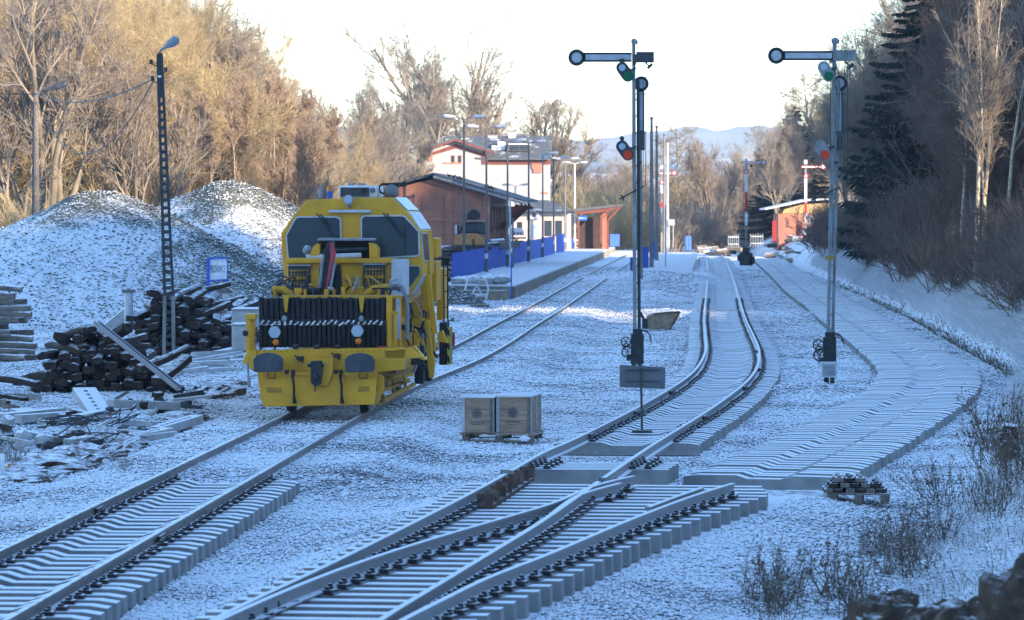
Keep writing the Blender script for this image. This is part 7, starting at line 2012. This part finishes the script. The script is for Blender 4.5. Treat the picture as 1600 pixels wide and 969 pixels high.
for i in range(9): put_weed(RNG.uniform(1540, 1610), RNG.uniform(690, 790), RNG.uniform(.8, 1.5), 'tall dry weed near the stump post at the right edge', 'weeds by the stump post')
for i in range(9): put_weed(RNG.uniform(1360, 1440), RNG.uniform(845, 905), RNG.uniform(.5, .8), 'small dry weed at the foot of the low bank', 'small weeds at the foot of the bank')
for i in range(16): put_weed(RNG.uniform(0, 200), RNG.uniform(690, 745), RNG.uniform(.35, .6), 'frosted dry weed in the soil left of the left track', 'weeds by the left track')
# ------------------------------------------------------------------ camera, sun, sky
cam = bpy.data.cameras.new('camera'); co = bpy.data.objects.new('camera', cam); COL.objects.link(co)
co.location = (0, 0, CH); co.rotation_euler = (R(90), 0, 0)
cam.sensor_width = 36; cam.sensor_fit = 'HORIZONTAL'; cam.lens = 36*F/1600
cam.shift_y = (HY-484.5)/1600
cam.clip_end = 12000; cam.clip_start = 1
cam.dof.use_dof = True; cam.dof.focus_distance = 88; cam.dof.aperture_fstop = 5.0
SC.camera = co
SUN_EL = R(15.0); SDIR = Vector((.72, -.69, 0)).normalized()   # towards the sun, horizontal part
sd = Vector((SDIR.x*math.cos(SUN_EL), SDIR.y*math.cos(SUN_EL), math.sin(SUN_EL)))
sl_ = bpy.data.lights.new('sun', 'SUN'); sl_.energy = 3.5; sl_.angle = R(.53); sl_.color = (1.0, .80, .58)
so = bpy.data.objects.new('sun', sl_); COL.objects.link(so); so.rotation_euler = sd.to_track_quat('Z', 'Y').to_euler()
w = bpy.data.worlds.new('World'); SC.world = w; w.use_nodes = True
nt = w.node_tree; bg = nt.nodes['Background']
sk = nt.nodes.new('ShaderNodeTexSky'); sk.sky_type = 'NISHITA'; sk.sun_disc = False
sk.sun_elevation = SUN_EL; sk.sun_rotation = math.atan2(SDIR.x, SDIR.y)
sk.air_density = 1.0; sk.dust_density = 0.0; sk.ozone_density = 3.2
nt.links.new(sk.outputs[0], bg.inputs['Color']); bg.inputs['Strength'].default_value = .15
SC.view_settings.view_transform = 'Standard'; SC.view_settings.look = 'None'; SC.view_settings.gamma = 1
SC.view_settings.exposure = EXPO
# unseen hill towards the sun, added and shaped to keep the yard in shade
def shade_hill():
    c = Vector((SDIR.x, SDIR.y, 0))*90; t = Vector((-SDIR.y, SDIR.x, 0)); V = []; NU, NV = 90, 16
    for i in range(NU):
        s = -420+i*(900/(NU-1))
        for j in range(NV+1):
            v = j/NV*2-1; h = (math.cos(v*math.pi)+1)/2
            p = c+t*s+Vector((SDIR.x, SDIR.y, 0))*(v*60+45)
            top = HILL-11*float(sst(np.array(s), 100, 116))+2.2*mnoise.noise(Vector((s/9, 0, 1)))+3*mnoise.noise(Vector((s/40, 3, 1)))
            V.append((p.x, p.y, top*h-.5))
    Fc = [(i*(NV+1)+j, (i+1)*(NV+1)+j, (i+1)*(NV+1)+j+1, i*(NV+1)+j+1) for i in range(NU-1) for j in range(NV)]
    o = MB().add(V, Fc).build('hill', M['hill_wood'], smooth=True); tag(o, kind='structure')
shade_hill()
# thin winter air
if HAZE > 0:
    mb = MB(); mb.b2(-3600, 3600, -1600, 4650, -9, 135)
    hm = bpy.data.materials.new('winter_air'); hm.use_nodes = True; n_ = hm.node_tree
    n_.nodes.remove(n_.nodes['Principled BSDF']); pv = n_.nodes.new('ShaderNodeVolumePrincipled'); pv.inputs['Color'].default_value = (.88, .94, 1, 1); pv.inputs['Density'].default_value = HAZE; pv.inputs['Anisotropy'].default_value = .3
    n_.links.new(pv.outputs[0], n_.nodes['Material Output'].inputs['Volume'])
    hz = mb.build('haze', hm); tag(hz, kind='stuff')
SC.cycles.volume_bounces = 1; SC.cycles.max_bounces = 6; SC.cycles.diffuse_bounces = 3; SC.cycles.glossy_bounces = 2; SC.cycles.transparent_max_bounces = 8
SC.cycles.use_denoising = True
try: SC.cycles.denoiser = 'OPENIMAGEDENOISE'
except Exception: pass
SC.cycles.use_adaptive_sampling = True
SC.cycles.sample_clamp_indirect = 6
